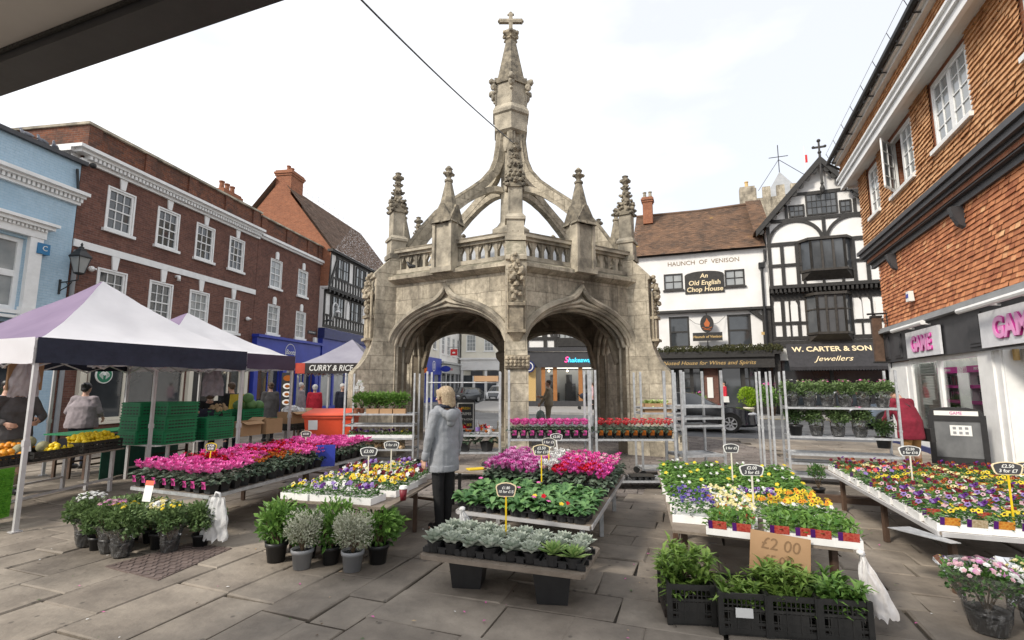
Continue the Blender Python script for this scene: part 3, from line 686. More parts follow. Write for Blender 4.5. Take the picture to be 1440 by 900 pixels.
chimney(B, (.65, 2.4, 9.0), (1.15, .6), 1.75, M['brick_orange'], 3)
mb = MB(); mb.b2(0, W_, -.14, .28, 9.52, 9.59); part('coping', mb, M['limestone_trim'], B)
mb = MB(); mb.b2(.02, W_ - .02, -.25, -.001, 2.75, 3.85); mb.b2(-.02, W_ + .02, -.36, -.001, 3.85, 3.98); mb.b2(.02, .3, -.2, -.001, 0, 2.75); mb.b2(5.1, W_ - .02, -.2, -.001, 0, 2.75); mb.b2(2.2, 2.5, -.18, -.001, 0, 2.75); mb.b2(3.4, 3.7, -.18, -.001, 0, 2.75)
sf = part('shopfront', mb, M['blue_paint'], B)
mb = MB(); mb.M = Matrix.Translation((2.6, -.26, 3.3)) @ Matrix.Rotation(pi / 2, 4, 'X')
for k in range(28):
 t0, t1 = 2 * pi * k / 28, 2 * pi * (k + 1) / 28
 mb.add([(r_ * math.cos(t_), r_ * math.sin(t_), .0) for r_, t_ in ((.40, t0), (.43, t0), (.43, t1), (.40, t1))], [(0, 1, 2, 3)])
part('logo_ring', mb, M['chalk'], sf)
text('lettering', 'Boots', .34, M['chalk'], B, (2.6, -.262, 3.3), shear=.35, depth=.006)
for a, b in ((.5, 2.2), (3.7, 5.0)): win(B, a, b, .5, 2.6, 0, 2, 1, fm='blue_paint', rec=.05, fw=.08, bar=.06, sash=False, sill=.08, name='shop_window')
mb = MB(); mb.b2(2.52, 3.38, .05, .1, 0, 2.6); part('door', mb, M['window_pale'], B)
t = thing('street_name_plate', 'small dark street name plate high on the narrow brick house', 'sign', Lp(12.9, -.02, 4.55), LRZ)
mb = MB(); mb.b2(-.42, .42, -.015, .0, -.09, .09); part('plate', mb, M['charcoal_paint'], t); text('lettering', 'SILVER STREET', .10, M['chalk'], t, (0, -.018, 0), depth=.002)
single('alarm_bell_box', MB().box((0, -.07, 0), (.22, .12, .28)).box((0, -.135, 0), (.15, .02, .16)), M['chalk'], 'small pale alarm box above the blue shopfront beside the timber house', 'alarm box', Lp(13.15, 0, 4.15), LRZ)

# timber framed house with the brick gable, blue phone shop below
B = thing('timbered_phone_shop', 'black and white timbered house above the bright blue phone shop', 'building', Lp(13.52), LRZ)
W_ = 9.5
mb = MB(); mb.b2(0, W_, -.0, 8, 0, 4.9); mb.b2(0, W_, -.25, 8, 4.9, 7.1); mb.b2(0, W_, -.5, 8, 7.1, 9.4); part('wall', mb, M['render_white'], B)
tm = MB()
for y, z0, z1 in ((-.25, 4.95, 7.05), (-.5, 7.15, 9.35)):
 bars = [(0, z0 + .08, W_, z0 + .08), (0, z1 - .06, W_, z1 - .06), (0, z0 + .72, W_, z0 + .72, .1)]
 for k in range(14): bars.append((.08 + k * .72, z0, .08 + k * .72, z1, .14))
 for k in range(14): bars.append((.42 + k * .72, z0, .42 + k * .72, z0 + .72, .1))
 frame_bars(tm, bars, y, .16, .06)
for k in range(20): tm.b2(.1 + k * .5, .24 + k * .5, -.55, 0, 6.95, 7.12)
tm.b2(0, W_, -.56, -.1, 7.1, 7.2); tm.b2(-.1, W_, -.75, -.4, 9.3, 9.44)
tm.beam((.05, -.55, 7.3), (.9, -.55, 9.2), .06, .14)
part('timber_frame', tm, M['black_timber'], B)
for y, z0 in ((-.33, 5.66), (-.58, 7.9)):
 for x in (.9, 3.2, 5.4, 7.6): win(B, x, x + 1.4, z0, z0 + 1.25, y, 4, 2, fm='black_timber', gm='window_pale', fw=.06, bar=.03, rec=.02, sill=0, sash=False)
for x in (2.62, 4.84, 7.06):
 mb = MB(); mb.prism([(x, -.34, 5.7), (x + .32, -.34, 5.7), (x + .32, -.34, 6.55), (x + .24, -.34, 6.75), (x + .16, -.34, 6.86), (x + .08, -.34, 6.75), (x, -.34, 6.55)], (0, .05, 0)); part('render_panel', mb, M['render_white'], B)
mb = MB(); mb.b2(.05, W_, -.3, -.001, 2.9, 4.3); mb.b2(0, W_, -.42, -.001, 4.3, 4.88, 1); mb.b2(.05, W_, -.16, -.001, 0, .5)
for x in (.05, 1.5, 3.0, 4.6, 6.4, 8.2): mb.b2(x, x + .18, -.2, -.001, .5, 2.9)
part('shopfront', mb, [M['blue_paint'], M['blue_dark']], B)
text('lettering', 'phones', .62, M['chalk'], B, (3.3, -.31, 3.62), bold=.012)
mb = MB(); mb.b2(.2, W_ - .2, -.12, -.11, .5, 2.9); part('shop_window', mb, M['window_pale'], B)
mb = MB()
tiles(mb, (-.2, -.8, 9.42), (1, 0, 0), (0, .62, .784), 44, 33, .22, .155, .02)
mb.poly([(-.2, 6.9, 9.4), (9.5, 6.9, 9.4), (9.5, 3.1, 13.9), (-.2, 3.1, 13.9)])
part('roof', mb, M['roof_dark'], B)
mb = MB(); mb.add([(-.02, -.5, 7.3), (-.02, -.6, 9.42), (-.02, 2.9, 13.8), (-.02, 6.6, 9.42), (-.02, 6.6, 7.3)], [(0, 1, 2, 3, 4)]); part('gable', mb, M['brick_orange'], B)
chimney(B, (.62, 2.7, 10.5), (1.25, 1.0), 3.6, M['brick_orange'], 2)
mb = MB()
for k in range(12): mb.tube([(1.4 + k * .7, 2.9, 13.8), (1.4 + k * .7, 2.9, 14.35)], .012, 4)
for z in (14.1, 14.35): mb.tube([(1.3, 2.9, z), (9.4, 2.9, z)], .012, 4)
part('roof_rail', mb, M['steel'], B)
t = thing('swan_neck_lamp', 'white swan neck lamp on a black bracket at the timber house', 'lamp', Lp(13.75, -.26, 5.4), LRZ)
mb = MB(); mb.tube([(-.5, -.4, -.1), (.1, -.4, -.1)], .05, 6); mb.tube([(0, 0, -.1), (0, -.45, -.1)], .04, 6); part('bracket', mb, M['black_metal'], t)
mb = MB(); mb.tube([(.1, -.42, -.1), (.1, -.42, .7)] + [(.38 - .28 * math.cos(k * pi / 8), -.42, .7 + .28 * math.sin(k * pi / 8)) for k in range(9)] + [(.66, -.42, .55)], .04, 8); mb.lathe([(.18, 0), (.12, .1), (.04, .14)], (.66, -.42, .45), 10); part('stem', mb, M['white_paint'], t, True)

# far street seen through the left arch
B = thing('far_blue_shop', 'blue fronted shop with round emblem seen through the left arch', 'building', Lp(27.5), LRZ)
mb = MB(); wall_op(mb, 0, 9, 0, 9.5, [(2.6 + 2.2 * k, 3.7 + 2.2 * k, 5.2, 7.2) for k in range(3)], 0, .12); shell(mb, 0, 9, 0, 9.5, 8); part('wall', mb, M['render_cream'], B)
for k in range(3): win(B, 2.6 + 2.2 * k, 3.7 + 2.2 * k, 5.2, 7.2, 0, 2, 4, sill=.1)
mb = MB(); mb.b2(.1, 8.9, -.3, -.001, 2.7, 4.3); [mb.b2(x, x + .35, -.25, -.001, 0, 2.7) for x in (.1, 2.2, 4.3, 6.4, 8.5)]; mb.b2(.1, 8.9, -.2, -.001, 0, .5); part('shopfront', mb, M['blue_paint'], B)
mb = MB(); mb.b2(.3, 8.7, -.1, -.09, .5, 2.7); part('shop_window', mb, M['window_pale'], B)
mb = MB(); mb.M = Matrix.Translation((6.4, -.31, 3.5)) @ Matrix.Rotation(pi / 2, 4, 'X')
for k in range(20): t0, t1 = 2 * pi * k / 20, 2 * pi * (k + 1) / 20; mb.add([(r_ * math.cos(t_), r_ * math.sin(t_), 0) for r_, t_ in ((.42, t0), (.5, t0), (.5, t1), (.42, t1))], [(0, 1, 2, 3)])
mb.b2(-.12, .12, -.25, .25, 0, .004)
part('emblem', mb, M['chalk'], B)
t = thing('oval_hanging_sign', 'oval blue hanging sign on the far blue shop', 'sign', Lp(36.2, -.05, 3.3), LRZ)
mb = MB(); mb.tube([(0, 0, .45), (0, -1.3, .45)], .03, 6); part('bracket', mb, M['black_metal'], t)
mb = MB(); mb.M = Matrix.Translation((0, -.75, 0)) @ Matrix.Rotation(pi / 2, 4, 'Y'); mb.lathe([(.3, -.04), (.3, .04)], seg=20, sy=1.7); part('disc', mb, M['blue_paint'], t)
B = thing('far_white_terrace', 'white rendered terrace with tall windows receding beyond the left arch', 'building', Lp(36.6), LRZ)
ops = [(.8 + 2.0 * k, 1.9 + 2.0 * k, z, z + 2.0) for k in range(5) for z in (4.9, 8.0)]
mb = MB(); wall_op(mb, 0, 10.5, 0, 11.5, ops, 0, .12); shell(mb, 0, 10.5, 0, 11.5, 9); part('wall', mb, M['render_white'], B)
for o in ops: win(B, *o, 0, 2, 4, sill=.1, gm='window_pale')
mb = MB(); mb.b2(.1, 10.4, -.25, -.001, 2.9, 3.9); [mb.b2(x, x + .25, -.2, -.001, 0, 2.9) for x in (.1, 1.8, 3.5, 5.2, 6.9, 8.6, 10.1)]; mb.b2(.0, 10.5, -.45, -.001, 3.9, 4.1); part('shopfront', mb, mk('shop_grey', (.42, .43, .43), (.5, .5, .5), .5), B)
mb = MB(); mb.b2(.3, 10.2, -.1, -.09, .3, 2.9); part('shop_window', mb, M['window_glass'], B)
text('lettering', 'store', .5, M['red'], B, (3.6, -.26, 3.4))
t = thing('red_hanging_sign', 'small square red hanging sign on the far white terrace', 'sign', Lp(39.6, -.05, 5.15), LRZ); t.scale = (.62, .62, .62)
mb = MB(); mb.tube([(0, 0, .95), (0, -1.6, .95)], .04, 6); mb.tube([(0, -1.0, .95), (0, -1.0, .6)], .02, 4); part('bracket', mb, M['black_metal'], t)
mb = MB(); mb.b2(-.05, .05, -1.6, -.4, -.5, .6); part('board', mb, M['red'], t)
mb = MB(); mb.b2(-.06, .06, -1.25, -.75, -.15, .1); mb.lathe([(.14, -.06), (.14, .06)], (0, -1.0, .1), 4); part('emblem', mb, M['chalk'], t)
B = thing('far_cream_block', 'cream rendered block with multi pane windows closing the far street', 'building', (-5.9, 58, 0), R(-8))
ops = [(.6 + 2.1 * k, 1.7 + 2.1 * k, z, z + 1.9) for k in range(4) for z in (5.6, 8.8, 12)]
mb = MB(); wall_op(mb, 0, 9, 0, 15, ops, 0, .12); shell(mb, 0, 9, 0, 15, 9); part('wall', mb, M['render_cream'], B)
for o in ops: win(B, *o, 0, 3, 4, sill=.1, gm='window_pale')
mb = MB(); mb.b2(.0, 9, -.3, -.001, 3.4, 4.6); mb.b2(-.1, 9.1, -.5, -.001, 4.6, 4.8); [mb.b2(x, x + .3, -.2, -.001, 0, 3.4) for x in (0, 1.4, 2.8, 4.2, 5.6, 7, 8.7)]; mb.b2(0, 9, -.18, -.001, 0, .6); part('shopfront', mb, M['render_white'], B)
mb = MB(); mb.b2(.2, 8.9, -.1, -.09, .6, 2.8); part('shop_window', mb, M['window_glass'], B)
mb = MB(); mb.b2(1.2, 2.6, -.22, -.2, 2.75, 3.3); mb.b2(3.2, 5.0, -.22, -.2, 2.75, 3.3); part('shop_sign', mb, M['charcoal_paint'], B)
mb = MB(); mb.lathe([(.19, 0), (.17, .1), (.15, .9), (.17, .92), (.17, 1.02), (.1, 1.2), (.02, 1.26)], seg=14)
single('bollard', mb, M['limestone_trim'], 'stone bollard at the kerb of the far street', 'bollard', (-4.9, 37.5, 0), smooth=False)
mb = MB(); mb.tube([(0, 0, 0), (0, 0, 1.05)], .06, 10); mb.tube([(0, 0, 1.05), (0, 0, 3.0)], .045, 8); mb.box((0, -.06, 2.9), (.5, .03, .45), m=1)
single('orange_street_post', mb, [M['steel'], mk('orange_sign', (.75, .16, .02), None, .5)], 'thin post with a small orange plate in the far street', 'sign post', (-7.2, 41, 0))
# ------------------------------------------------------------------ right: tile hung game shop
RO = Vector((11.27, 14.9, 0)); RD = Vector((-.3687, -.9296, 0)); RRZ = math.atan2(RD.y, RD.x)
def Rp(s, y=0, z=0): return RO + RD * s + Vector((-RD.y, RD.x, 0)) * y + Vector((0, 0, z))
B = thing('tile_hung_shop', 'tile hung building with white soffit above the game shop on the right', 'building', Rp(0), RRZ)
W_ = 9.6
mb = MB()
wall_op(mb, 0, W_, 3.2, 5.45, (), 0, .1); w3 = [(.55, 1.45, 6.66, 8.1), (2.5, 4.05, 6.62, 8.1), (5.22, 6.84, 6.66, 8.12), (8.6, 9.45, 6.66, 8.12)]
wall_op(mb, -.40, W_, 5.45, 8.3, w3, -.22, .3); mb.poly([(-.4, -.22, 5.45), (-.4, -.22, 8.3), (-.4, 9, 8.3), (-.4, 9, 5.45)]); mb.poly([(-.4, -.22, 5.45), (-.4, 9, 5.45), (0, 9, 5.45), (0, -.22, 5.45)]); mb.poly([(0, 0, 3.2), (0, 0, 5.45), (0, 9, 5.45), (0, 9, 3.2)]); mb.poly([(0, 0, 0), (0, 9, 0), (0, 9, 3.2), (0, 0, 3.2)])
mb.poly([(0, 9, 0), (W_, 9, 0), (W_, 9, 8.3), (0, 9, 8.3)]); mb.poly([(0, -.22, 8.3), (W_, -.22, 8.3), (W_, 9, 8.3), (0, 9, 8.3)])
part('wall', mb, M['brick_orange'], B)
mb = MB(); tiles(mb, (0, -.02, 3.28), (1, 0, 0), (0, 0, 1), 57, 21, .168, .102, .024, .007, .006); part('lower_tile_hanging', mb, M['hung_tile_low'], B)
mb = MB()
segs = [(-.42, .5), (1.5, 2.45), (4.1, 5.17), (6.89, 8.55)]
tiles(mb, (-.42, -.24, 5.86), (1, 0, 0), (0, 0, 1), 59, 7, .168, .102, .034, .008, .008)
for a, b in segs + [(9.45, 9.6)]: n_ = max(1, round((b - a) / .168)); tiles(mb, (a, -.24, 6.57), (1, 0, 0), (0, 0, 1), n_, 17, (b - a) / n_, .102, .034, .008, .008)
part('upper_tile_hanging', mb, M['hung_tile_high'], B)
# jetty beam and brackets
mb = MB()
for z0, z1, e in ((5.28, 5.42, .10), (5.42, 5.55, .20), (5.55, 5.63, .27), (5.63, 5.75, .36), (5.75, 5.86, .42)): mb.b2(-.42 - e * .5, W_, -e, 0, z0, z1)
part('jetty_beam', mb, M['charcoal_paint'], B)
for s in (1.5, 5.5, 9.2):
 mb = MB(); mb.prism([(s - .08, -.03, 4.82), (s - .08, -.14, 4.9), (s - .08, -.22, 5.1), (s - .08, -.26, 5.28), (s - .08, -.03, 5.28)], (.16, 0, 0)); part('corbel', mb, M['charcoal_paint'], B)
# casements
def casement(x0, x1, z0, z1, y, open_left=False):
 mb = MB(); f = .07
 for a, b, c, d in ((x0, x0 + f, z0, z1), (x1 - f, x1, z0, z1), (x0, x1, z1 - f, z1), (x0, x1, z0, z0 + f)): mb.b2(a, b, y - .03, y + .08, c, d)
 mid = (x0 + x1) / 2; leaves = [(x0 + f, mid - .03), (mid + .03, x1 - f)] if x1 - x0 > 1.2 else [(x0 + f, x1 - f)]
 if len(leaves) > 1: mb.b2(mid - .03, mid + .03, y - .02, y + .08, z0 + f, z1 - f)
 w_ = part('window', mb, M['white_paint'], B)
 sb = MB(); sb.b2(x0 - .08, x1 + .08, y - .14, y, z0 - .09, z0 - .001); part('sill', sb, M['white_paint'], w_)
 for k, (a, b) in enumerate(leaves):
  lf = MB(); gl = MB(); wd = b - a
  for c, d, e_, g_ in ((0, .05, z0 + f, z1 - f), (wd - .05, wd, z0 + f, z1 - f), (0, wd, z0 + f, z0 + f + .06), (0, wd, z1 - f - .06, z1 - f), (wd / 2 - .012, wd / 2 + .012, z0 + f, z1 - f)): lf.b2(c, d, -.02, .02, e_, g_)
  for j in range(1, 4): zz = z0 + f + (z1 - z0 - 2 * f) * j / 4; lf.b2(0, wd, -.018, .018, zz - .011, zz + .011)
  gl.poly([(.05, .003, z0 + f), (wd - .05, .003, z0 + f), (wd - .05, .003, z1 - f), (.05, .003, z1 - f)])
  ang = R(-36) if (open_left and k == 0) else 0
  for nm, mm, mt in (('casement', lf, 'white_paint'), ('pane', gl, 'window_pale')):
   T = Matrix.Translation((a, y, 0)) @ Matrix.Rotation(ang, 4, 'Z')
   mm.v = [tuple(T @ Vector(q)) for q in mm.v]; part(nm, mm, M[mt], w_)
 return w_
for i, (a, b, c, d) in enumerate(w3): casement(a, b, c, d, -.19, i == 1)
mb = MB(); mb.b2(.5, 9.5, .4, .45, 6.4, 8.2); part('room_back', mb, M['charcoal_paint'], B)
# overhanging attic: soffit, fascia, tiles, gutter
mb = MB(); mb.b2(-.93, W_, -.60, .0, 8.22, 8.26); mb.b2(-.93, 0, 0, .6, 8.22, 8.26); part('soffit', mb, M['soffit'], B)
mb = MB()
for z0, z1, e in ((8.14, 8.34, .62), (8.34, 8.39, .68), (8.39, 8.5, .65), (8.5, 8.56, .71)): mb.b2(-.95 - (e - .62), W_, -e, -.52 if z0 < 8.3 else -.44, z0, z1); mb.b2(-.95 - (e - .62), -.86, -.43, .6, z0, z1)
part('fascia_board', mb, M['white_paint'], B)
mb = MB(); tiles(mb, (-.95, -.62, 8.56), (1, 0, 0), (0, .12, .993), 62, 5, .168, .102, .03, .008, .008); mb.b2(-.93, W_, -.58, .6, 8.56, 9.06, 0); part('attic_tile_hanging', mb, M['hung_tile_high'], B)
mb = MB(); mb.b2(-1.0, W_, -.80, -.5, 9.1, 9.18); mb.b2(-1.0, W_, -.72, -.5, 9.02, 9.1); part('eaves_board', mb, M['soffit'], B)
mb = MB(); mb.tube([(-1.1, -.90, 9.18), (W_, -.90, 9.18)], .07, 8)
for k in range(10): mb.tube([(-.8 + k * 1.05, -.9, 9.1), (-.8 + k * 1.05, -.6, 9.04)], .018, 4); mb.tube([(-.8 + k * 1.05, -.9, 9.2), (-.8 + k * 1.05, -.98, 9.42)], .008, 4)
mb.tube([(-1.0, -.88, 9.12), (-1.0, -.6, 8.9), (-1.0, -.2, 8.6)], .04, 6)
part('gutter', mb, M['black_metal'], B)
mb = MB(); tiles(mb, (-1.1, -.88, 9.22), (1, 0, 0), (0, .77, .64), 49, 30, .22, .16, .02); mb.poly([(-1.1, -.8, 9.2), (W_, -.8, 9.2), (W_, 2.9, 12.27), (-1.1, 2.9, 12.27)]); mb.poly([(-1.1, 7, 9.2), (-1.1, 2.9, 12.27), (W_, 2.9, 12.27), (W_, 7, 9.2)]); mb.poly([(-1.1, -.8, 9.2), (-1.1, 2.9, 12.27), (-1.1, 7, 9.2)]); part('roof', mb, M['roof_tile'], B)
mb = MB(); mb.tube([(-.9, -.98, 9.43), (W_, -.98, 9.43)], .006, 4); part('bird_wire', mb, M['steel'], B)
# shopfront
mb = MB(); mb.b2(-.15, W_, -.30, 0, 3.16, 3.24); mb.b2(-.15, W_, -.26, 0, 3.24, 3.30); part('lead_flashing', mb, M['lead'], B)
mb = MB(); mb.b2(0, W_, -.14, -.001, 2.32, 3.16)
for s in (.12, 1.1, 5.45): mb.b2(s, s + .55, -.165, -.14, 2.4, 3.05); mb.b2(s + .06, s + .49, -.18, -.165, 2.46, 2.98)
part('fascia', mb, M['charcoal_paint'], B)
mb = MB()
mb.b2(0, 1.75, -.04, 0, 0, 2.3); mb.b2(.3, 1.5, -.06, -.04, .15, 2.15); mb.b2(5.46, 6.0, -.07, 0, 0, 2.3); mb.b2(6.0, 6.2, -.03, 0, 0, 2.3); mb.b2(6.2, 9.6, .25, .3, 0, 2.3); mb.b2(6.2, 6.24, 0, .25, 0, 2.3)
for s in (6.5, 7.2, 7.9): mb.b2(s, s + .52, .2, .25, .1, 2.28)
mb.b2(1.75, 5.46, -.04, .03, .0, .36); mb.b2(1.75, 5.46, -.09, .03, .36, .44); mb.b2(1.75, 5.46, -.05, .03, 2.22, 2.32); mb.b2(3.48, 3.62, -.05, .03, .44, 2.22); mb.b2(1.75, 1.85, -.05, .03, .44, 2.22)
part('shopfront', mb, M['white_paint'], B)
mb = MB(); mb.b2(-.02, 5.46, -.10, -.001, -.02, .13); part('plinth', mb, M['blue_dark'], B)
mb = MB(); mb.poly([(1.85, .01, .44), (3.48, .01, .44), (3.48, .01, 2.22), (1.85, .01, 2.22)]); mb.poly([(3.62, .01, .44), (5.46, .01, .44), (5.46, .01, 2.22), (3.62, .01, 2.22)]); part('shop_window', mb, M['shop_glass'], B)
mb = MB()
for s in (6.3, 6.75): mb.tube([(s, .16, 2.3), (s, .16, 2.1)], .05, 8)
part('door_bracket', mb, M['gold'], B)
interior = mk('shop_interior', (.35, .35, .34), (.45, .45, .44), .8, use_v=.2)
mb = MB(); mb.poly([(1.8, 2.2, .1), (5.5, 2.2, .1), (5.5, 2.2, 2.9), (1.8, 2.2, 2.9)]); mb.poly([(1.8, 0, .1), (1.8, 2.2, .1), (1.8, 2.2, 2.9), (1.8, 0, 2.9)]); mb.poly([(5.5, 0, .1), (5.5, 0, 2.9), (5.5, 2.2, 2.9), (5.5, 2.2, .1)]); mb.poly([(1.8, 0, .12), (5.5, 0, .12), (5.5, 2.2, .12), (1.8, 2.2, .12)]); mb.poly([(1.8, 0, 2.9), (1.8, 2.2, 2.9), (5.5, 2.2, 2.9), (5.5, 0, 2.9)])
part('shop_interior', mb, interior, B)
mb = MB()
for k in range(26): z = .45 + k * .068; mb.box((2.35, .14, z + .03), (.95, .03, .055), M=Matrix.Rotation(R(18), 4, 'X'))
part('roller_shutter', mb, mk('shutter_grey', (.42, .46, .43), (.5, .53, .5), .5, use_v=.3), B)
mb = MB(); [mb.b2(2.0, 5.3, y_, y_ + .1, 2.78, 2.84) for y_ in (.5, 1.5)]
lm0, n_, l_, b_ = nt('added_glow'); b_.inputs['Emission Color'].default_value = (1, .96, .9, 1); b_.inputs['Emission Strength'].default_value = 12
part('added_fill_strip', mb, lm0, B)  # glowing strips added to brighten the dark shop interior
case_m = [mk('game_case_%d' % i, c, None, .35) for i, c in enumerate(((.03, .03, .035), (.06, .08, .07), (.18, .03, .04), (.10, .12, .12), (.35, .36, .34)))]
for i, s in enumerate((2.7, 4.25)):
 t = thing('display_rack', ('slim display rack of game cases behind the shop window mullion', 'wide display rack of game cases beside the white shop pilaster')[i], 'display rack', Rp(s, .22, .45), RRZ, 'game display racks in the shop window')
 wd = (1.05, 1.1)[i]
 mb = MB(); mb.b2(0, .04, 0, .4, 0, 1.62); mb.b2(wd - .04, wd, 0, .4, 0, 1.62); mb.b2(.04, wd - .04, .36, .4, 0, 1.62); part('frame', mb, M['white_paint'], t)
 mb = MB(); mb.b2(0, wd, -.02, .35, 1.48, 1.62); part('header', mb, M['magenta'], t)
 mb = MB(); [mb.b2(.04, wd - .04, -.01, .34, z, z + .07) for z in (.12, .46, .8, 1.14)]; part('shelf', mb, M['magenta'], t)
 text('lettering', 'PREOWNED', .085, M['chalk'], t, (wd / 2, -.022, 1.55), depth=.002)
 mb = MB()
 for z in (.19, .53, .87, 1.21):
  x = .06
  while x < wd - .12:
   th = rnd.uniform(.025, .05); mb.box((x + th / 2, .16 + rnd.uniform(0, .08), z + .105), (th, .14, rnd.uniform(.17, .21)), m=rnd.randrange(5), M=Matrix.Rotation(R(rnd.uniform(-12, 12)), 4, 'Y')); x += th + .004
 part('game_case', mb, case_m, t, kind='stuff')
for i, (s, txt, sz, w_) in enumerate(((3.27, 'GAME', .50, 2.02), (7.3, 'GAME', .52, 2.4))):
 t = thing('shop_sign', ('silver shop sign reading GAME in pink above the shop window', 'large silver pink lettered shop sign cut off at the right edge')[i], 'sign', Rp(s, -.13, 2.66), RRZ)
 mb = MB(); mb.b2(-w_ / 2, w_ / 2, -.10, -.05, -.32, .33); part('panel', mb, mk('sign_silver', (.66, .67, .70), (.76, .77, .80), .4, .1, use_v=0), t)
 text('lettering', txt, .50, M['magenta'], t, (0, -.115, -.02), depth=.014, bold=.026, sx=.92 + .1 * i)
 for k in text('lettering_face', txt, .50, mk('sign_pink', (.80, .34, .62), None, .4), t, (0, -.132, -.02), depth=.003, bold=.016, sx=.92 + .1 * i),: pass
 mb = MB(); mb.tube([(-w_ / 2 - .25, -.30, .42), (w_ / 2 - .2, -.30, .42)], .055, 8); mb.tube([(-.5, -.05, .4), (-.5, -.3, .42)], .02, 4); mb.tube([(.5, -.05, .4), (.5, -.3, .42)], .02, 4); part('trough_light', mb, M['white_paint'], t)
t = thing('alarm_siren', 'small white and blue siren box on the orange tiles above the shop sign', 'alarm box', Rp(2.5, -.06, 3.82), RRZ)
mb = MB(); mb.box((0, -.06, .1), (.22, .12, .26), taper=.85); part('housing', mb, M['chalk'], t); mb = MB(); mb.b2(-.07, .07, -.125, -.118, .06, .16); part('badge', mb, M['blue_paint'], t)
t = thing('projecting_sign', 'dark brown upright box sign on a bracket at the corner of the game shop', 'sign', Rp(.30, -.13, 2.35), RRZ)
mb = MB(); mb.b2(-.06, .06, -.30, -.06, 0, 1.3); part('box', mb, M['wood_dark'], t); mb = MB(); mb.b2(-.08, .08, -.33, -.04, 1.3, 1.36); mb.b2(-.08, .08, -.33, -.04, -.05, 0); part('frame', mb, M['black_metal'], t); mb = MB(); mb.tube([(0, .1, 1.42), (0, -.4, 1.42)], .03, 6); mb.tube([(0, -.2, 1.42), (0, -.2, 1.33)], .02, 5); mb.tube([(0, .12, -2.2), (0, .12, 1.5)], .05, 8); part('bracket', mb, M['black_metal'], t)
# A-board
p = Rp(3.75, -1.15); t = thing('pavement_sign', 'black framed swinging pavement sign with wet paper notice outside the game shop', 'sign', (8.52, 9.72, 0), R(-36)); t.scale = (.80, .9, .97)
mb = MB(); mb.b2(-.53, -.42, -.04, .04, .16, 1.12); mb.b2(.42, .53, -.04, .04, .16, 1.12); mb.b2(-.44, .44, -.04, .04, .2, .30); mb.b2(-.44, .44, -.035, .035, 1.0, 1.1); mb.b2(-.44, .44, -.03, .03, .16, .24)
mb.prism([(-.52, -.03, 1.08), (.52, -.03, 1.08), (.46, -.03, 1.22), (.2, -.03, 1.27), (-.2, -.03, 1.27), (-.46, -.03, 1.22)], (0, .06, 0)); part('frame', mb, M['black_plastic'], t)
mb = MB(); mb.b2(-.44, .44, -.012, .012, .24, 1.08); part('panel', mb, mk('sign_grey', (.11, .115, .12), (.17, .175, .18), .25, scale=2, use_v=0), t)
mb = MB(); mb.b2(-.4, .4, -.038, -.031, 1.11, 1.20); hd = part('header', mb, M['chalk'], t); text('lettering', 'GAME', .085, M['magenta'], t, (0, -.041, 1.155), depth=.002)
mb = MB(); mb.b2(-.13, .26, -.018, -.013, .72, .92); part('notice', mb, M['paper'], t)
mb = MB()
for j in range(2):
 for k in range(3): mb.b2(-.08 + k * .11, -.02 + k * .11, -.021, -.0185, .75 + j * .09, .80 + j * .09)
part('notice_print', mb, M['grey_plastic'], t)
mb = MB(); mb.b2(-.62, .62, -.34, .34, .0, .075); mb.b2(-.56, .56, -.24, .24, .075, .11); mb.b2(-.45, -.35, -.05, .05, .11, .18); mb.b2(.35, .45, -.05, .05, .11, .18); part('base', mb, M['black_plastic'], t)
# canopy over the camera corner of the square
t = thing('shop_canopy', 'grey flat shop canopy with dark edge strip across the top left corner', 'canopy', (-1.6, 1.80, .01), math.atan2(.57, -1.55))
mb = MB(); mb.b2(-3.4, 3.2, 0, 3.6, 2.98, 3.05); part('panel', mb, mk('canopy_grey', (.56, .53, .51), (.62, .59, .57), .7, scale=2, bump=.05, use_v=0), t)
mb = MB(); mb.b2(-3.4, 3.2, -.03, .01, 2.93, 3.09); mb.b2(-3.4, 3.2, .01, .11, 2.93, 2.975); part('edge_strip', mb, M['charcoal_paint'], t)
mb = MB(); mb.b2(-.9, .4, .75, .762, 2.972, 2.979); mb.b2(-3.4, 3.2, .112, .122, 2.965, 2.979); part('panel_joint', mb, M['black_timber'], t)
# ------------------------------------------------------------------ far side of the street: pub and jeweller (local X = to the right)
SO = Vector((16.83, 26.5, 0)); SD = Vector((.9404, -.34, 0)); SRZ = math.atan2(SD.y, SD.x)
def Sp(x, y=0, z=0): return SO + SD * x + Vector((-SD.y, SD.x, 0)) * y + Vector((0, 0, z))
bt = M['black_timber']
# jeweller, x from -2.6 to 2.85
B = thing('gabled_timber_house', 'tall narrow black and white timbered gable house above the jeweller', 'building', Sp(0), SRZ)
x0, x1 = -2.62, 2.85
GA = 14.0; GX = .2; GE = 10.15
mb = MB(); mb.b2(x0, x1, 0, 9, 0, 6.9); mb.b2(x0, x1, -.35, 9, 6.9, 9.4)
mb.add([(x0, -.35, 9.4), (x1, -.35, 9.4), (x1, -.35, 10.3), (GX, -.35, 13.8), (x0, -.35, 10.3), (x0, 9, 9.4), (x1, 9, 9.4), (x1, 9, 10.3), (GX, 9, 13.8), (x0, 9, 10.3)], [(0, 1, 2, 3, 4), (9, 8, 7, 6, 5), (0, 4, 9, 5), (1, 6, 7, 2)])
part('wall', mb, M['render_white'], B)
tm = MB(); y = -.35
bars = [(x0, 7.0, x1, 7.0, .2), (x0, 9.4, x1, 9.4, .2), (x0, 10.72, x1, 10.72, .18), (x0, 8.2, x1, 8.2, .16)]
for x in (x0 + .1, -1.9, -1.18, 1.45, 2.05, x1 - .1): bars.append((x, 6.95, x, 9.4, .17))
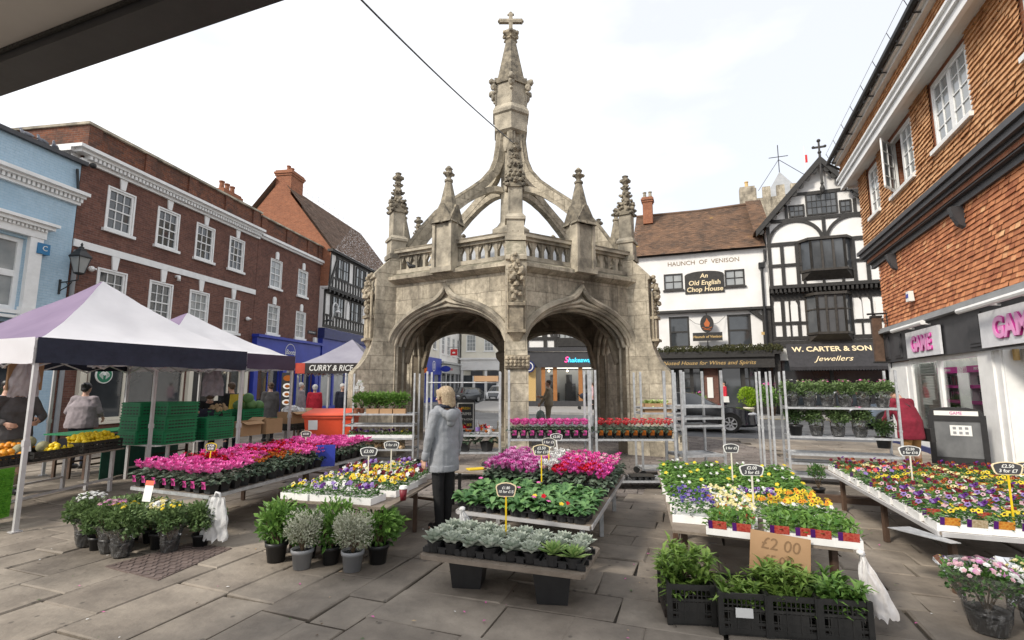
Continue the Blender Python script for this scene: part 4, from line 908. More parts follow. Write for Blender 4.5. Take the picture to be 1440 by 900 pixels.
bars += [(x0 + .1, 9.4, x0 + .1, 10.7, .17), (x1 - .1, 9.4, x1 - .1, 10.7, .17), (GX, 9.4, GX, 10.7, .16), (-1.55, 10.72, -1.55, 11.6, .14), (1.7, 10.72, 1.7, 11.6, .14), (-.9, 7.05, -.9, 7.6, .12), (0, 7.05, 0, 7.6, .12), (.9, 7.05, .9, 7.6, .12), (-1.5, 12.15, 1.9, 12.15, .16)]
frame_bars(tm, bars, y, .16, .07)
for cx in (-1.2, 1.6):
 for sg in (1, -1): arc_bar(tm, cx + sg * (.0), 9.35, 1.32, (pi / 2 if sg > 0 else pi / 2), (0.05 if sg > 0 else pi - .05), y, .17, .075)
for k in range(26): tm.b2(x0 + .05 + k * .21, x0 + .15 + k * .21, -.45, 0, 6.68, 6.9)
tm.b2(x0, x1, -.48, -.0, 6.9, 7.05); tm.b2(x0, x1, -.05, .0, 6.5, 6.68)
for x in (x0 + .1, -2.0, -1.25, 1.2, 2.1, x1 - .1): tm.b2(x - .09, x + .09, -.06, 0, 4.2, 6.6)
for x in (-1.66, 1.66): tm.b2(x - .04, x + .04, -.061, 0, 4.2, 6.6)
tm.b2(x0, x1, -.065, 0, 4.95, 5.1); tm.b2(x0, x1, -.065, 0, 6.3, 6.5); tm.b2(x0, x1, -.07, 0, 4.1, 4.3)
part('timber_frame', tm, bt, B)
mb = MB()
for sg in (-1, 1):
 ex = x0 - .55 if sg < 0 else x1 + .35
 mb.beam((ex, -.75, GE - .25), (GX, -.75, GA - .02), .12, .34, up=(0, 1, 0)) if False else mb.prism([(ex, -.72, GE - .3), (GX, -.72, GA - .35), (GX, -.72, GA + .05), (ex, -.72, GE + .08)], (0, -.09, 0))
 for k in range(9):
  f = (k + .7) / 9.6; px, pz = ex + (GX - ex) * f, GE - .3 + (GA - .05 - GE) * f; mb.lathe([(.13, -.04), (.13, .04)], (0, 0, 0), 8) if False else mb.prism([(px + .17 * math.cos(t_) - sg * .0, -.70, pz - .02 + .17 * math.sin(t_)) for t_ in [2 * pi * q / 8 for q in range(8)]][::-1], (0, -.06, 0))
mb.tube([(GX, -.76, 12.2), (GX, -.76, GA + .3)], .06, 6); mb.lathe([(.03, 0), (.09, .1), (.13, .3), (.06, .5), (.09, .6), (.02, .8)], (GX, -.76, 11.9), 8)
part('bargeboard', mb, bt, B)
mb = MB(); mb.tube([(GX, -.76, GA), (GX, -.76, GA + .95)], .05, 6); mb.beam((GX - .28, -.76, GA + .55), (GX + .28, -.76, GA + .55), .07, .1); mb.blob((GX, -.76, GA + .92), .1); mb.blob((GX - .28, -.76, GA + .57), .08); mb.blob((GX + .28, -.76, GA + .57), .08); mb.blob((GX, -.76, GA + .25), .1)
part('finial', mb, bt, B)
mb = MB()
for sg in (-1, 1):
 ex = x0 - .6 if sg < 0 else x1 + .4
 L_ = math.hypot(GX - ex, GA - GE); 
 if sg < 0: tiles(mb, (ex, 9, GE), (0, -1, 0), ((GX - ex) / L_, 0, (GA - GE) / L_), 44, int(L_ / .16) + 1, .222, .16, .02)
 else: tiles(mb, (ex, -.77, GE), (0, 1, 0), ((GX - ex) / L_, 0, (GA - GE) / L_), 44, int(L_ / .16) + 1, .222, .16, .02)
part('roof', mb, M['roof_tile'], B)
for a, b, c, d, nx, nz in ((-.58 - .0, .92, 10.86, 12.1, 6, 3), (-1.42, -.66, 10.86, 11.55, 3, 2), (1.0, 1.55, 10.86, 11.55, 2, 2)): win(B, a, b, c, d, -.42, nx, nz, fm='black_timber', gm='leaded_glass', fw=.07, bar=.022, rec=.02, sill=.0, sash=False)
def bay(zb, zt, hw, dep, y, lit, cw):
 f = MB(); g = MB()
 P = [(-hw, y), (-hw + .42, y - dep), (hw - .42, y - dep), (hw, y)]
 P = [(p[0] + .17, p[1]) for p in P]
 for z0, z1, e in ((zb - .12, zb, .06), (zt, zt + .14, .12)):
  f.prism([(p[0] + (e if p[0] > .17 else -e), p[1] - (e if p[1] < y else 0), z0) for p in P], (0, 0, z1 - z0))
 f.add([(P[0][0], y, zb - .55), (P[3][0], y, zb - .55), *[(p[0], p[1], zb - .1) for p in P]], [(0, 2, 3), (1, 4, 5), (0, 3, 4, 1)])
 for i in range(3):
  a, b = Vector((*P[i], 0)), Vector((*P[i + 1], 0)); nn = 3 if i == 1 else 1
  for k in range(nn + 1):
   q = a + (b - a) * (k / nn); f.b2(q.x - .05, q.x + .05, q.y - .05, q.y + .05, zb, zt)
  zz = zb + (zt - zb) * .62
  if cw: f.beam((a.x, a.y, zz), (b.x, b.y, zz), .06, .06)
  g.poly([(a.x, a.y + .02, zb), (b.x, b.y + .02, zb), (b.x, b.y + .02, zt), (a.x, a.y + .02, zt)])
 w_ = part('bay_window', f, M['bay_timber'], B); part('pane', g, M['leaded_glass'], w_)
 ins = MB(); ins.b2(.55, .85, y - dep + .1, y - dep + .16, zb + .02, zb + .32); 
 ins.b2(-.62, -.5, y - dep + .1, y - dep + .2, zb + .02, zb + .5)
bay(7.8, 9.36, 1.2, .5, -.35, 0, False)
bay(4.45, 6.42, 1.05, .6, 0, 0, True)
mb = MB()
for xa in (-2.5, -1.62, 1.35, 1.74, 2.3):
 w_ = .34
 if xa < -2: xa = -2.44
 mb = MB(); mb.prism([(xa, -.075, 5.12), (xa + w_, -.075, 5.12), (xa + w_, -.075, 6.0), *[(xa + w_ / 2 + w_ / 2 * math.cos(t_), -.075, 6.0 + .22 * math.sin(t_)) for t_ in [pi * k / 6 for k in range(1, 6)]], (xa, -.075, 6.0)], (0, .03, 0)); part('render_panel', mb, M['render_white'], B)
# shop, awning
mb = MB(); mb.b2(x0, x1, -.12, -.001, 3.75, 4.05); mb.b2(x0, x0 + .3, -.2, -.001, 0, 4.0); mb.b2(x1 - .3, x1, -.2, -.001, 0, 4.0); mb.b2(x0 + .3, x1 - .3, -.1, -.001, 0, .6); mb.b2(0, .15, -.1, -.001, .6, 2.5); part('shopfront', mb, bt, B)
mb = MB(); mb.b2(x0 + .3, x1 - .3, -.03, -.02, .6, 3.0); part('shop_window', mb, M['window_glass'], B)
aw = MB(); aw.add([(-2.0, -.1, 3.9), (2.5, -.1, 3.9), (2.5, -.85, 2.62), (-2.0, -.85, 2.62), (-2.0, -.1, 3.84), (2.5, -.1, 3.84), (2.5, -.82, 2.58), (-2.0, -.82, 2.58)], [(0, 3, 2, 1), (4, 5, 6, 7), (0, 4, 7, 3), (1, 2, 6, 5), (2, 3, 7, 6)])
for k in range(36): aw.prism([(-2.0 + k * .125, -.853, 2.62), (-2.0 + k * .125, -.853, 2.46), (-1.94 + k * .125, -.853, 2.41), (-1.88 + k * .125, -.853, 2.46), (-1.88 + k * .125, -.853, 2.62)], (0, .01, 0))
AW = thing('shop_awning', 'dark awning lettered W. Carter & Son Jewellers', 'awning', Sp(0), SRZ)
part('canvas', aw, mk('awning_dark', (.02, .019, .022), (.033, .031, .035), .7, use_v=0), AW)
tl = math.atan2(1.28, .75)
def on_awn(f): return (.08, -.1 - .75 * f - .014, 3.9 - 1.28 * f)
text('lettering', 'W. CARTER & SON', .43, M['cream_letter'], AW, on_awn(.27), tilt=tl, depth=.004, bold=.010, sx=1.0)
text('lettering', 'Jewellers', .44, M['cream_letter'], AW, on_awn(.68), tilt=tl, depth=.004, shear=.45, sx=1.05)
# pub
B = thing('white_pub', 'white rendered pub named Haunch of Venison with mossy tiled roof', 'building', Sp(0), SRZ)
px0, px1 = -9.95, -2.64
lw = [(-8.02, -6.9, 3.85, 5.66), (-4.85, -3.63, 3.85, 5.64)]; uw = [(-8.2, -7.14, 7.24, 8.2), (-4.86, -3.83, 7.24, 8.2)]
mb = MB(); wall_op(mb, px0, px1, 3.4, 5.98, lw, .0, .1); wall_op(mb, px0, px1, 6.0, 9.38, uw, -.22, .1); wall_op(mb, px0, px1, 0, 3.4, (), .25)
mb.poly([(px0, -.22, 5.98), (px1, -.22, 5.98), (px1, .0, 5.98), (px0, .0, 5.98)]); mb.poly([(px0, -.22, 6), (px0, -.22, 9.38), (px0, 8, 9.38), (px0, 8, 0), (px0, .0, 0), (px0, .0, 6)]); mb.poly([(px0, 8, 0), (px1, 8, 0), (px1, 8, 9.38), (px0, 8, 9.38)]); mb.poly([(px0, 8, 9.38), (px0, -.22, 9.38), (px0, 3.9, 13.2)])
part('wall', mb, M['render_white'], B)
for o in uw: win(B, *o, -.22, 2, 2, fm='black_timber', gm='window_pale', fw=.08, bar=.05, rec=.0, sill=.05, sash=False)
for o in lw: win(B, *o, 0, 1, 2, fm='black_timber', gm='window_glass', fw=.1, bar=.05, rec=.02, sill=0)
mb = MB(); mb.b2(px0, px1, -.32, -.0, 5.86, 6.0); mb.b2(px0, px1, -.30, -.22, 9.32, 9.46); mb.b2(-3.05, px1, -.2, 0, 3.5, 5.86); mb.beam((-2.85, -.1, 5.2), (-3.6, -.12, 5.85), .2, .2); part('timber_beam', mb, bt, B)
mb = MB(); mb.tube([(-2.75, -.32, 9.2), (-2.75, -.32, 8.6), (-2.95, -.36, 8.2), (-2.95, -.36, 3.4)], .07, 8); mb.box((-2.95, -.36, 8.3), (.3, .25, .3)); part('drainpipe', mb, M['black_metal'], B)
mb = MB(); L_ = math.hypot(4.4, 3.9); V_ = (0, 4.4 / L_, 3.9 / L_)
tiles(mb, (px0 - .1, -.55, 9.36), (1, 0, 0), V_, 33, 37, .222, .158, .02, .01, .012)
mb.poly([(px0 - .1, 8.4, 9.4), (px0 - .1, 3.85, 13.24), (px1, 3.85, 13.24), (px1, 8.4, 9.4)])
mb.tube([(px0 - .1, 3.86, 13.3), (-6, 3.86, 13.22), (px1 - .0, 3.86, 13.34)], .12, 6)
part('roof', mb, M['roof_tile'], B)
mb = MB(); tiles(mb, (-3.2, -.3, 10.2), (1, 0, 0), V_, 4, 30, .222, .158, .02, .01); part('valley_roof', mb, M['roof_tile'], B)
chimney(B, (-9.2, 3.0, 12.4), (.62, .62), 1.5, M['brick_orange'], 2, M['limestone_trim'])
chimney(B, (-2.9, 4.6, 12.8), (.9, .7), 1.9, M['limestone_trim'], 1, M['gold'], cap=False)
text('lettering', 'HAUNCH  OF  VENISON', .36, M['pub_letter'], B, (-6.0, -.228, 8.78), depth=.006)
t = thing('pub_board', 'black arched board lettered An Old English Chop House in gold', 'sign', Sp(-5.97, -.22, 7.5), SRZ)
mb = MB(); mb.prism([(-1.06, -.06, -.56), (1.06, -.06, -.56), (1.06, -.06, .5)] + [(1.06 * math.cos(pi * k / 10), -.06, .5 + .24 * math.sin(pi * k / 10)) for k in range(1, 10)] + [(-1.06, -.06, .5)], (0, .05, 0)); part('board', mb, bt, t)
for tx, z, sz in (('An', .45, .36), ('Old English', .04, .38), ('Chop House', -.34, .38)): text('lettering', tx, sz, M['cream_letter'], t, (0, -.066, z), depth=.004, bold=.006, shear=.12)
t = thing('oval_pub_sign', 'oval painted pub sign over a black name board between two dark windows', 'sign', Sp(-5.95, -.5, 4.2), SRZ)
mb = MB(); mb.b2(-.78, .78, -.05, 0, -.05, .42); part('name_board', mb, bt, t); text('lettering', 'Haunch of Venison', .2, M['gold'], t, (0, -.055, .18), depth=.003, shear=.2, bold=.004)
mb = MB(); mb.prism([(.36 * math.cos(2 * pi * k / 20), -.06, .92 + .5 * math.sin(2 * pi * k / 20)) for k in range(20)][::-1], (0, .06, 0)); part('oval_panel', mb, bt, t)
mb = MB(); mb.prism([(.1, -.07, .75), (.16, -.07, .95), (.06, -.07, 1.1), (0, -.07, 1.25), (-.06, -.07, 1.08), (-.16, -.07, .92), (-.1, -.07, .75)], (0, .008, 0)); mb.tube([(-.26, -.066, .72), (0, -.066, .6), (.26, -.066, .72)], .02, 4); mb.tube([(-.2, -.066, .6), (.2, -.066, .55)], .018, 4); part('emblem', mb, mk('sign_rust', (.45, .12, .03), None, .6), t)
mb = MB(); mb.tube([(0, .5, 1.6), (0, -.05, 1.5), (0, -.03, 1.4)], .03, 5); mb.tube([(-1.0, .4, 1.35), (-.6, -.02, .95), (-.36, -.02, .9)], .012, 4); mb.tube([(1.0, .4, 1.35), (.6, -.02, .95), (.36, -.02, .9)], .012, 4); mb.tube([(0, -.02, -.05), (0, -.02, -.5)], .03, 5); part('bracket', mb, M['black_metal'], t)
single('brass_plaque', MB().b2(-.14, .14, -.03, 0, -.08, .08), M['gold'], 'small brass plaque on the white pub wall near the jeweller', 'plaque', Sp(-3.02, -.2, 4.5), SRZ)
# ground floor front of the pub
mb = MB()
mb.b2(px0, px1, -.5, .25, 2.62, 3.2); mb.b2(px0, px1, -.62, .25, 3.2, 3.34)
for x in (px0 + .05, -7.0, -6.45, -5.45, -4.3, -3.0): mb.b2(x, x + .2, -.06, .25, 0, 2.62)
mb.b2(px0, -7.0, .0, .25, 0, 1.0); mb.b2(-4.2, px1, .0, .25, 0, 1.0)
for x in (-9.2, -8.5, -7.7, -3.9, -3.4): mb.b2(x, x + .06, .03, .2, 1.0, 2.62)
for z in (1.5, 2.0): mb.b2(px0, -7.0, .05, .2, z, z + .05); mb.b2(-4.2, px1, .05, .2, z, z + .05)
part('pub_front', mb, bt, B)
mb = MB(); mb.b2(px0 + .2, -7, .14, .16, 1.0, 2.62); mb.b2(-4.2, px1, .14, .16, 1.0, 2.62); mb.b2(-6.8, -6.45, .14, .16, 0, 2.62); mb.b2(-5.25, -4.3, .2, .22, 0, 2.62); part('pub_window', mb, M['window_glass'], B)
mb = MB(); mb.b2(-6.4, -5.48, -.02, .25, 0, 2.62); part('brick_pier', mb, M['brick_brown'], B)
mb = MB(); mb.b2(-6.08, -5.78, -.06, -.03, .95, 2.1); part('menu_board', mb, M['chalk'], B)
text('lettering', 'Noted House for Wines and Spirits', .30, M['gold'], B, (-6.0, -.506, 2.9), depth=.003, shear=.3, sx=1.12)
# clipped box balls along the ledge
pb = MB()
for k in range(160):
 v_ = Vector((rnd.gauss(0, 1), rnd.gauss(0, 1), rnd.gauss(0, 1))).normalized(); pb.leaf(v_ * .17, v_ + Vector((rnd.uniform(-.8, .8), rnd.uniform(-.8, .8), rnd.uniform(-.3, .8))), v_, .075, .05)
pb.blob((0, 0, 0), .17, a=.1, sub=0)
balls = None
for i in range(15):
 if balls is None:
  balls = single('box_ball', pb, M['leaf_hedge'], 'small clipped round shrub in the row on the ledge above the pub door', 'shrub', Sp(-8.6, -.35, 3.62), 0, 'clipped shrubs on the pub ledge'); continue
 o = balls.copy(); C.objects.link(o); o.location = Sp(-8.6 + i * .44, -.35 + rnd.uniform(-.03, .03), 3.62); o.rotation_euler = (0, 0, i * 1.3); s_ = rnd.uniform(1.25, 1.6); o.scale = (s_, s_, s_)
mb = MB(); mb.b2(-8.85, -2.3, -.58, -.1, 3.34, 3.55); single('ledge_planter', mb, M['black_timber'], 'long black planter trough along the ledge above the pub front', 'planter', Sp(0), SRZ)
# church tower behind the roofs
t = thing('church_tower', 'battlemented stone church tower with lead cap behind the pub roof', 'tower', Sp(2.6, 22, -1.5), SRZ)
mb = MB(); mb.b2(-3.4, 3.4, 0, 6.8, 0, 21.5)
for k in range(6):
 for a_, b_ in ((-3.4 + k * 1.24, -3.4 + k * 1.24 + .7),): mb.b2(a_, min(b_, 3.4), 0, .4, 21.5, 22.6); mb.b2(a_, min(b_, 3.4), 6.4, 6.8, 21.5, 22.6)
part('wall', mb, M['limestone'], t)
mb = MB(); mb.lathe([(2.6, 0), (1.9, 1.2), (.05, 3.6)], (.0, 3.4, 21.6), 4, ph=pi / 4); part('lead_cap', mb, M['lead'], t)
mb = MB(); mb.tube([(0, 3.4, 25), (0, 3.4, 28.2)], .045, 5); mb.beam((-.9, 3.4, 26.9), (.9, 3.4, 26.9), .05, .06); mb.tube([(0, 3.4, 26.6), (3, 1, 22.6)], .03, 4); mb.tube([(0, 3.4, 26.6), (-2.4, 1, 22.6)], .03, 4); part('weathervane', mb, M['black_metal'], t)
mb = MB(); mb.tube([(1.9, 1, 22.5), (1.9, 1, 26.6)], .035, 4); mb.b2(1.92, 2.12, .99, 1.01, 24.9, 25.7, 1); part('flagpole', mb, [M['white_paint'], M['red']], t)

# shop beyond the right arch
B = thing('milkshake_shop', 'dark fronted milkshake shop with timbered upper floor beyond the right arch', 'building', (-.2, 38, 0), R(-4))
mb = MB(); mb.b2(1.2, 9.6, 1.8, 9, 0, 4.2); mb.b2(1.2, 9.6, -.1, 9, 4.2, 8.5); mb.b2(1.2, 1.6, 0, 1.8, 0, 4.2); mb.b2(9.2, 9.6, 0, 1.8, 0, 4.2); part('wall', mb, M['render_white'], B)
mb = MB(); mb.b2(1.6, 9.2, .05, 1.75, .02, .06); mb.b2(1.6, 9.2, 1.7, 1.75, .06, 4.2); part('shop_interior', mb, mk('shop_white', (.42, .42, .42), None, .7), B)
mb = MB()
for k in range(5): x = 3.0 + k * 1.25; mb.b2(x, x + .8, 1.2, 1.6, .06, 1.1 + (k % 2) * .7); mb.b2(x + .1, x + .55, 1.62, 1.68, 1.4, 2.5)
part('counter', mb, M['charcoal_paint'], B)
mb = MB(); mb.b2(1.3, 9.5, -.3, 0, 3.0, 4.15); mb.b2(1.3, 9.5, -.2, 0, 0, .5); mb.b2(1.2, 9.6, -.42, 0, 4.2, 4.5); part('fascia', mb, M['charcoal_paint'], B)
mb = MB()
for x in (2.42, 3.3, 5.2, 9.0): mb.b2(x, x + .3, -.12, .05, .5, 3.0)
part('timber_post', mb, M['wood_orange'], B)
mb = MB(); mb.poly([(2.6, .0, .5), (9.2, .0, .5), (9.2, .0, 3.0), (2.6, .0, 3.0)]); part('shop_window', mb, M['shop_glass'], B)
mb = MB(); [mb.b2(x, x + .28, -.16, -.1, 4.5, 8.5) for x in (1.2, 2.6, 3.4, 6.3, 7.4, 9.3)]; mb.b2(1.2, 9.6, -.17, -.1, 5.05, 5.3); mb.beam((1.5, -.14, 8), (2.7, -.14, 5.2), .07, .25); mb.beam((3.3, -.14, 5.2), (2.8, -.14, 7.2), .07, .25); mb.b2(3.7, 6.2, -.45, -.1, 4.55, 5.1); part('timber_frame', mb, bt, B)
win(B, 3.75, 6.2, 5.1, 7.4, -.4, 6, 4, fm='black_timber', gm='window_pale', fw=.1, bar=.05, rec=.02, sill=0)
mb = MB(); mb.b2(6.6, 7.3, -.14, -.1, 4.6, 5.9); part('brick_panel', mb, M['brick_orange'], B)
for tx, c_, xx in (('S', (.85, .08, .3), 4.28), ('hakeaway', (.05, .5, .75), 5.35)):
 mt, n_, l_, b_ = nt('neon_' + tx.lower()); b_.inputs['Base Color'].default_value = rgb(c_); b_.inputs['Emission Color'].default_value = rgb(c_); b_.inputs['Emission Strength'].default_value = .8
 text('lettering', tx, .60 if tx == 'S' else .48, mt, B, (xx, -.32, 3.55 if tx == 'S' else 3.52), shear=.25, bold=.012)
t = thing('spot_lamp_row', 'row of bright ceiling spot lamps inside the milkshake shop', 'lamp', (-.2, 38, 0), R(-4))
mb = MB(); mb.b2(2.6, 9, .7, 1.5, 2.96, 3.0); lm1, n_, l_, b_ = nt('dim_panel'); b_.inputs['Emission Color'].default_value = (1, .93, .82, 1); b_.inputs['Emission Strength'].default_value = 1.6
part('ceiling_panel', mb, lm1, B)
lm, n_, l_, b_ = nt('lamp_glow'); b_.inputs['Emission Color'].default_value = (1, .8, .55, 1); b_.inputs['Emission Strength'].default_value = 6
for x in (3.0, 4.4, 6.9, 8.4): mb = MB(); mb.blob((x, .5, 2.75), .08); part('lamp_globe', mb, lm, t)
mb = MB(); mb.tube([(2.8, .5, 2.86), (8.6, .5, 2.86)], .03, 5); part('track', mb, M['black_metal'], t)
t = thing('round_blue_sign', 'round blue and white hanging sign beside the dark shop fascia', 'sign', (1.25, 37.4, 3.05), R(-4))
mb = MB(); mb.M = Matrix.Rotation(pi / 2, 4, 'X'); mb.lathe([(.46, -.05), (.46, .05)], seg=24); part('disc', mb, M['blue_dark'], t)
mb = MB(); mb.M = Matrix.Rotation(pi / 2, 4, 'X'); mb.lathe([(.34, .051), (.34, .056)], seg=24); part('ring', mb, M['chalk'], t)
mb = MB(); mb.M = Matrix.Rotation(pi / 2, 4, 'X'); mb.lathe([(.27, .057), (.27, .062)], seg=24); part('centre', mb, M['blue_dark'], t)
single('orange_shopfront', MB().b2(-.35, .35, -.2, .3, 0, 3.0).b2(-.45, .45, -.3, .3, 3.0, 3.3), M['gold'], 'ochre painted pilaster left of the milkshake shop window', 'pilaster', (1.45, 37.9, 0), R(-4))
# ------------------------------------------------------------------ the market cross (six-sided, one pier towards the camera)
XC = Vector((-.04, 14.2, 0)); XROT = .032
cross = thing('market_cross', 'tall grey gothic stone market cross with open arches, pinnacles and crown spire', 'market cross', XC, 0)
st, tr, cv, inn = M['limestone'], M['limestone_trim'], M['limestone_carved'], M['limestone_shaded']
RV = 3.6
def ang(k): return -pi / 2 + XROT + k * pi / 3          # vertex k, 0 faces the camera
def rad(k, half=False):
 t = ang(k) + (pi / 6 if half else 0); return Vector((math.cos(t), math.sin(t), 0)), Vector((-math.sin(t), math.cos(t), 0))
Z3 = Vector((0, 0, 1))
def carve(mb, c, U, W_, s, n, z0, z1, m=0):
 for i in range(n):
  z = z0 + (z1 - z0) * (i + .5) / n
  p = c + U * rnd.uniform(-.3, .6) * s + W_ * rnd.uniform(-.8, .8) * s; p.z = z + rnd.uniform(-.02, .02)
  r_ = s * rnd.uniform(.35, .6); mb.blob(p, (r_, r_, r_ * rnd.uniform(.8, 1.3)), m, sub=0, jit=.15)
def crocket_spire(mb, c, r0, z0, z1, rows, size, m=0):
 mb.lathe([(r0, z0), (r0 * .85, z0 + .02), (.05, z1 - .12)], (c.x, c.y, 0), 4, m, ph=pi / 4 + ang(0))
 for j in range(rows):
  f = (j + .3) / rows; z = z0 + (z1 - .22 - z0) * f; r_ = r0 * (1 - f) * .8 + .04
  for q in range(4):
   t = ang(0) + q * pi / 2 + pi / 4 * 0; p = Vector((c.x + math.cos(t) * r_, c.y + math.sin(t) * r_, z)); s = size * (1 - .35 * f)
   mb.blob(p, (s, s, s * .75), m, sub=0, jit=.12); mb.blob(p + Vector((math.cos(t), math.sin(t), .5)) * s * .8, s * .6, m, sub=0, jit=.12)
   t2 = t + pi / 4; mb.blob((c.x + math.cos(t2) * r_ * 1.1, c.y + math.sin(t2) * r_ * 1.1, z + .06), s * .7, m, sub=0, jit=.12)
 mb.lathe([(.05, z1 - .26), (.11, z1 - .2), (.12, z1 - .12), (.06, z1 - .08), (.09, z1 - .03), (.03, z1)], (c.x, c.y, 0), 8, m)
 for q in range(4): t = ang(0) + q * pi / 2; mb.blob((c.x + .1 * math.cos(t), c.y + .1 * math.sin(t), z1 - .16), .06, m, sub=0)
PW = .44
for k in range(6):
 d, t = rad(k); hw = t * PW / 2
 # radial buttress
 prof = [(3.38, 0), (4.62, 0), (4.62, .42), (4.5, .5), (4.45, .56), (4.45, 1.92), (4.42, 1.98), (4.28, 2.12), (4.16, 2.30), (4.06, 2.55), (4.0, 2.85), (3.98, 4.25), (4.03, 4.28), (4.03, 4.36), (3.62, 4.80), (3.38, 4.80)]
 mb = MB()
 n_ = len(prof); A = [d * r_ - hw + Z3 * z for r_, z in prof]; Bq = [d * r_ + hw + Z3 * z for r_, z in prof]
 mb.prism(A, hw * 2)
 # chamfered plinth
 q0 = d * 4.0; pier = part('pier', mb, st, cross)
 pl = MB(); P_ = [d * 3.4 - t * .36, d * 4.68 - t * .36, d * 4.68 + t * .36, d * 3.4 + t * .36]; pl.prism(P_, Z3 * .34); P2 = [d * 3.3 - t * .30, d * 4.6 - t * .30, d * 4.6 + t * .30, d * 3.3 + t * .30]; pl.prism([p + Z3 * .34 for p in P2], Z3 * .12); part('plinth', pl, st, pier)
 # niche on the outer face: corbel, shaft, figure and canopy
 nm = MB(); c = d * 4.07
 nm.add([c - t * .17 + Z3 * 2.75, c + t * .17 + Z3 * 2.75, c + d * .1 + t * .13 + Z3 * 2.75, c + d * .1 - t * .13 + Z3 * 2.75, c + Z3 * 2.35 - d * .1], [(0, 1, 4), (1, 2, 4), (2, 3, 4), (3, 0, 4)])
 nm.prism([c - t * .14 - d * .1 + Z3 * 2.75, c - t * .14 + d * .07 + Z3 * 2.75, c + t * .14 + d * .07 + Z3 * 2.75, c + t * .14 - d * .1 + Z3 * 2.75], Z3 * .52)
 nm.prism([c - t * .19 - d * .1 + Z3 * 2.72, c - t * .19 + d * .12 + Z3 * 2.72, c + t * .19 + d * .12 + Z3 * 2.72, c + t * .19 - d * .1 + Z3 * 2.72], Z3 * .06)
 for sg in (-1, 1): nm.tube([c + t * .17 * sg + Z3 * 2.75, c + t * .17 * sg + Z3 * 3.95], .028, 6)
 nm.prism([c - t * .18 - d * .1 + Z3 * 3.27, c - t * .18 + d * .11 + Z3 * 3.27, c + t * .18 + d * .11 + Z3 * 3.27, c + t * .18 - d * .1 + Z3 * 3.27], Z3 * .07)
 carve(nm, c + d * .03, d, t, .13, 9, 3.38, 3.8); carve(nm, c + d * .04, d, t, .15, 16, 3.78, 4.12); carve(nm, c, d, t, .11, 6, 4.1, 4.4)
 part('statue_niche', nm, cv, pier)
 if k == 0:
  nm = MB(); nm.prism([d * 4.2 - t * .24 + Z3 * 1.98, d * 4.5 - t * .24 + Z3 * 1.98, d * 4.5 + t * .24 + Z3 * 1.98, d * 4.2 + t * .24 + Z3 * 1.98], Z3 * .26); carve(nm, d * 4.48, d, t, .05, 1, 2, 2.2); [nm.blob(d * 4.5 + t * x + Z3 * z, .045, sub=0, jit=.2) for x in (-.2, -.12, -.04, .04, .12, .2) for z in (2.04, 2.11, 2.18)]; part('carved_frieze', nm, cv, pier)
 # shaft and crocketed pinnacle
 c = d * 3.44; sm = MB()
 def sq(h, z0, z1, ch=0): sm.lathe([(h * 1.414, z0), (h * 1.414 * (1 - ch), z1)], (c.x, c.y, 0), 4, ph=pi / 4 + ang(k))
 sq(.23, 4.80, 4.92, .0); sq(.19, 4.92, 5.28); sq(.225, 5.28, 5.34); sq(.225, 5.34, 5.42, .25); sq(.15, 5.42, 6.12)
 for q in range(4):
  tt = ang(k) + pi / 4 + q * pi / 2; sm.tube([(c.x + .2 * math.cos(tt), c.y + .2 * math.sin(tt), 5.4), (c.x + .2 * math.cos(tt), c.y + .2 * math.sin(tt), 6.12)], .022, 5)
 pin = part('pinnacle', sm, tr, cross)
 cm = MB()
 for q in range(4):
  tt = ang(k) + q * pi / 2; dd = Vector((math.cos(tt), math.sin(tt), 0)); tv = Vector((-math.sin(tt), math.cos(tt), 0)); b_ = c + dd * .19
  cm.prism([b_ - tv * .18 + Z3 * 6.04, b_ + tv * .18 + Z3 * 6.04, b_ + Z3 * 6.42], dd * -.06)
  for s_ in (-1, 1): [cm.blob(b_ + tv * s_ * .17 * (1 - f) + Z3 * (6.08 + .34 * f), .05, sub=0, jit=.15) for f in (0, .35, .7)]
 crocket_spire(cm, c, .2, 6.1, 7.16, 4, .075)
 part('crocketed_spire', cm, M['limestone_dark'], pin)
 # --- face k: arch wall between vertex k and k+1
 d2, t2 = rad(k, True); apo = RV * math.cos(pi / 6); half = RV / 2
 O = d2 * apo
 def fp(u, z, y=0): return O + t2 * u + Z3 * z - d2 * y
 ow, zs, za, ztop = 1.53, 2.60, 3.44, 4.2
 arch = []
 for i in range(25):
  f = i / 24 * 2 - 1; af = abs(f)
  u = f * ow; z = zs + (za - zs) * ((1 - af ** 2.15) ** .62) + .05 * max(0, 1 - af * 6)
  arch.append((u, z))
 def ring(mb, y0, y1, m=0, off=0):
  for i in range(24):
   a, b = arch[i], arch[i + 1]
   mb.poly([fp(a[0], a[1], y0), fp(b[0], b[1], y0), fp(b[0], ztop, y0), fp(a[0], ztop, y0)], m)
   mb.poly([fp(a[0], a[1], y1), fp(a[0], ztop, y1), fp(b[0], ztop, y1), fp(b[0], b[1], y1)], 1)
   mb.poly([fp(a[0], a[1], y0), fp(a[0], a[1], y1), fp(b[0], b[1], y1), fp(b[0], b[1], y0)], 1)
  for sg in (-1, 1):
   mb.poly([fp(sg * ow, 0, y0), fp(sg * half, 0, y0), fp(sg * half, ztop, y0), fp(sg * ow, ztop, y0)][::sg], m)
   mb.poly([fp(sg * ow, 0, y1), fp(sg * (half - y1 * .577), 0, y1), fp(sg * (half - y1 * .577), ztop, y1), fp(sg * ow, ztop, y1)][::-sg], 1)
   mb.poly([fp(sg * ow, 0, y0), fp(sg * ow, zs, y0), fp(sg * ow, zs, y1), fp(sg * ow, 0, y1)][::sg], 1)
 mb = MB(); ring(mb, 0, .46); aw_ = part('arch_wall', mb, [st, inn], cross)  # reveals and inner faces take the shade-darkened stone
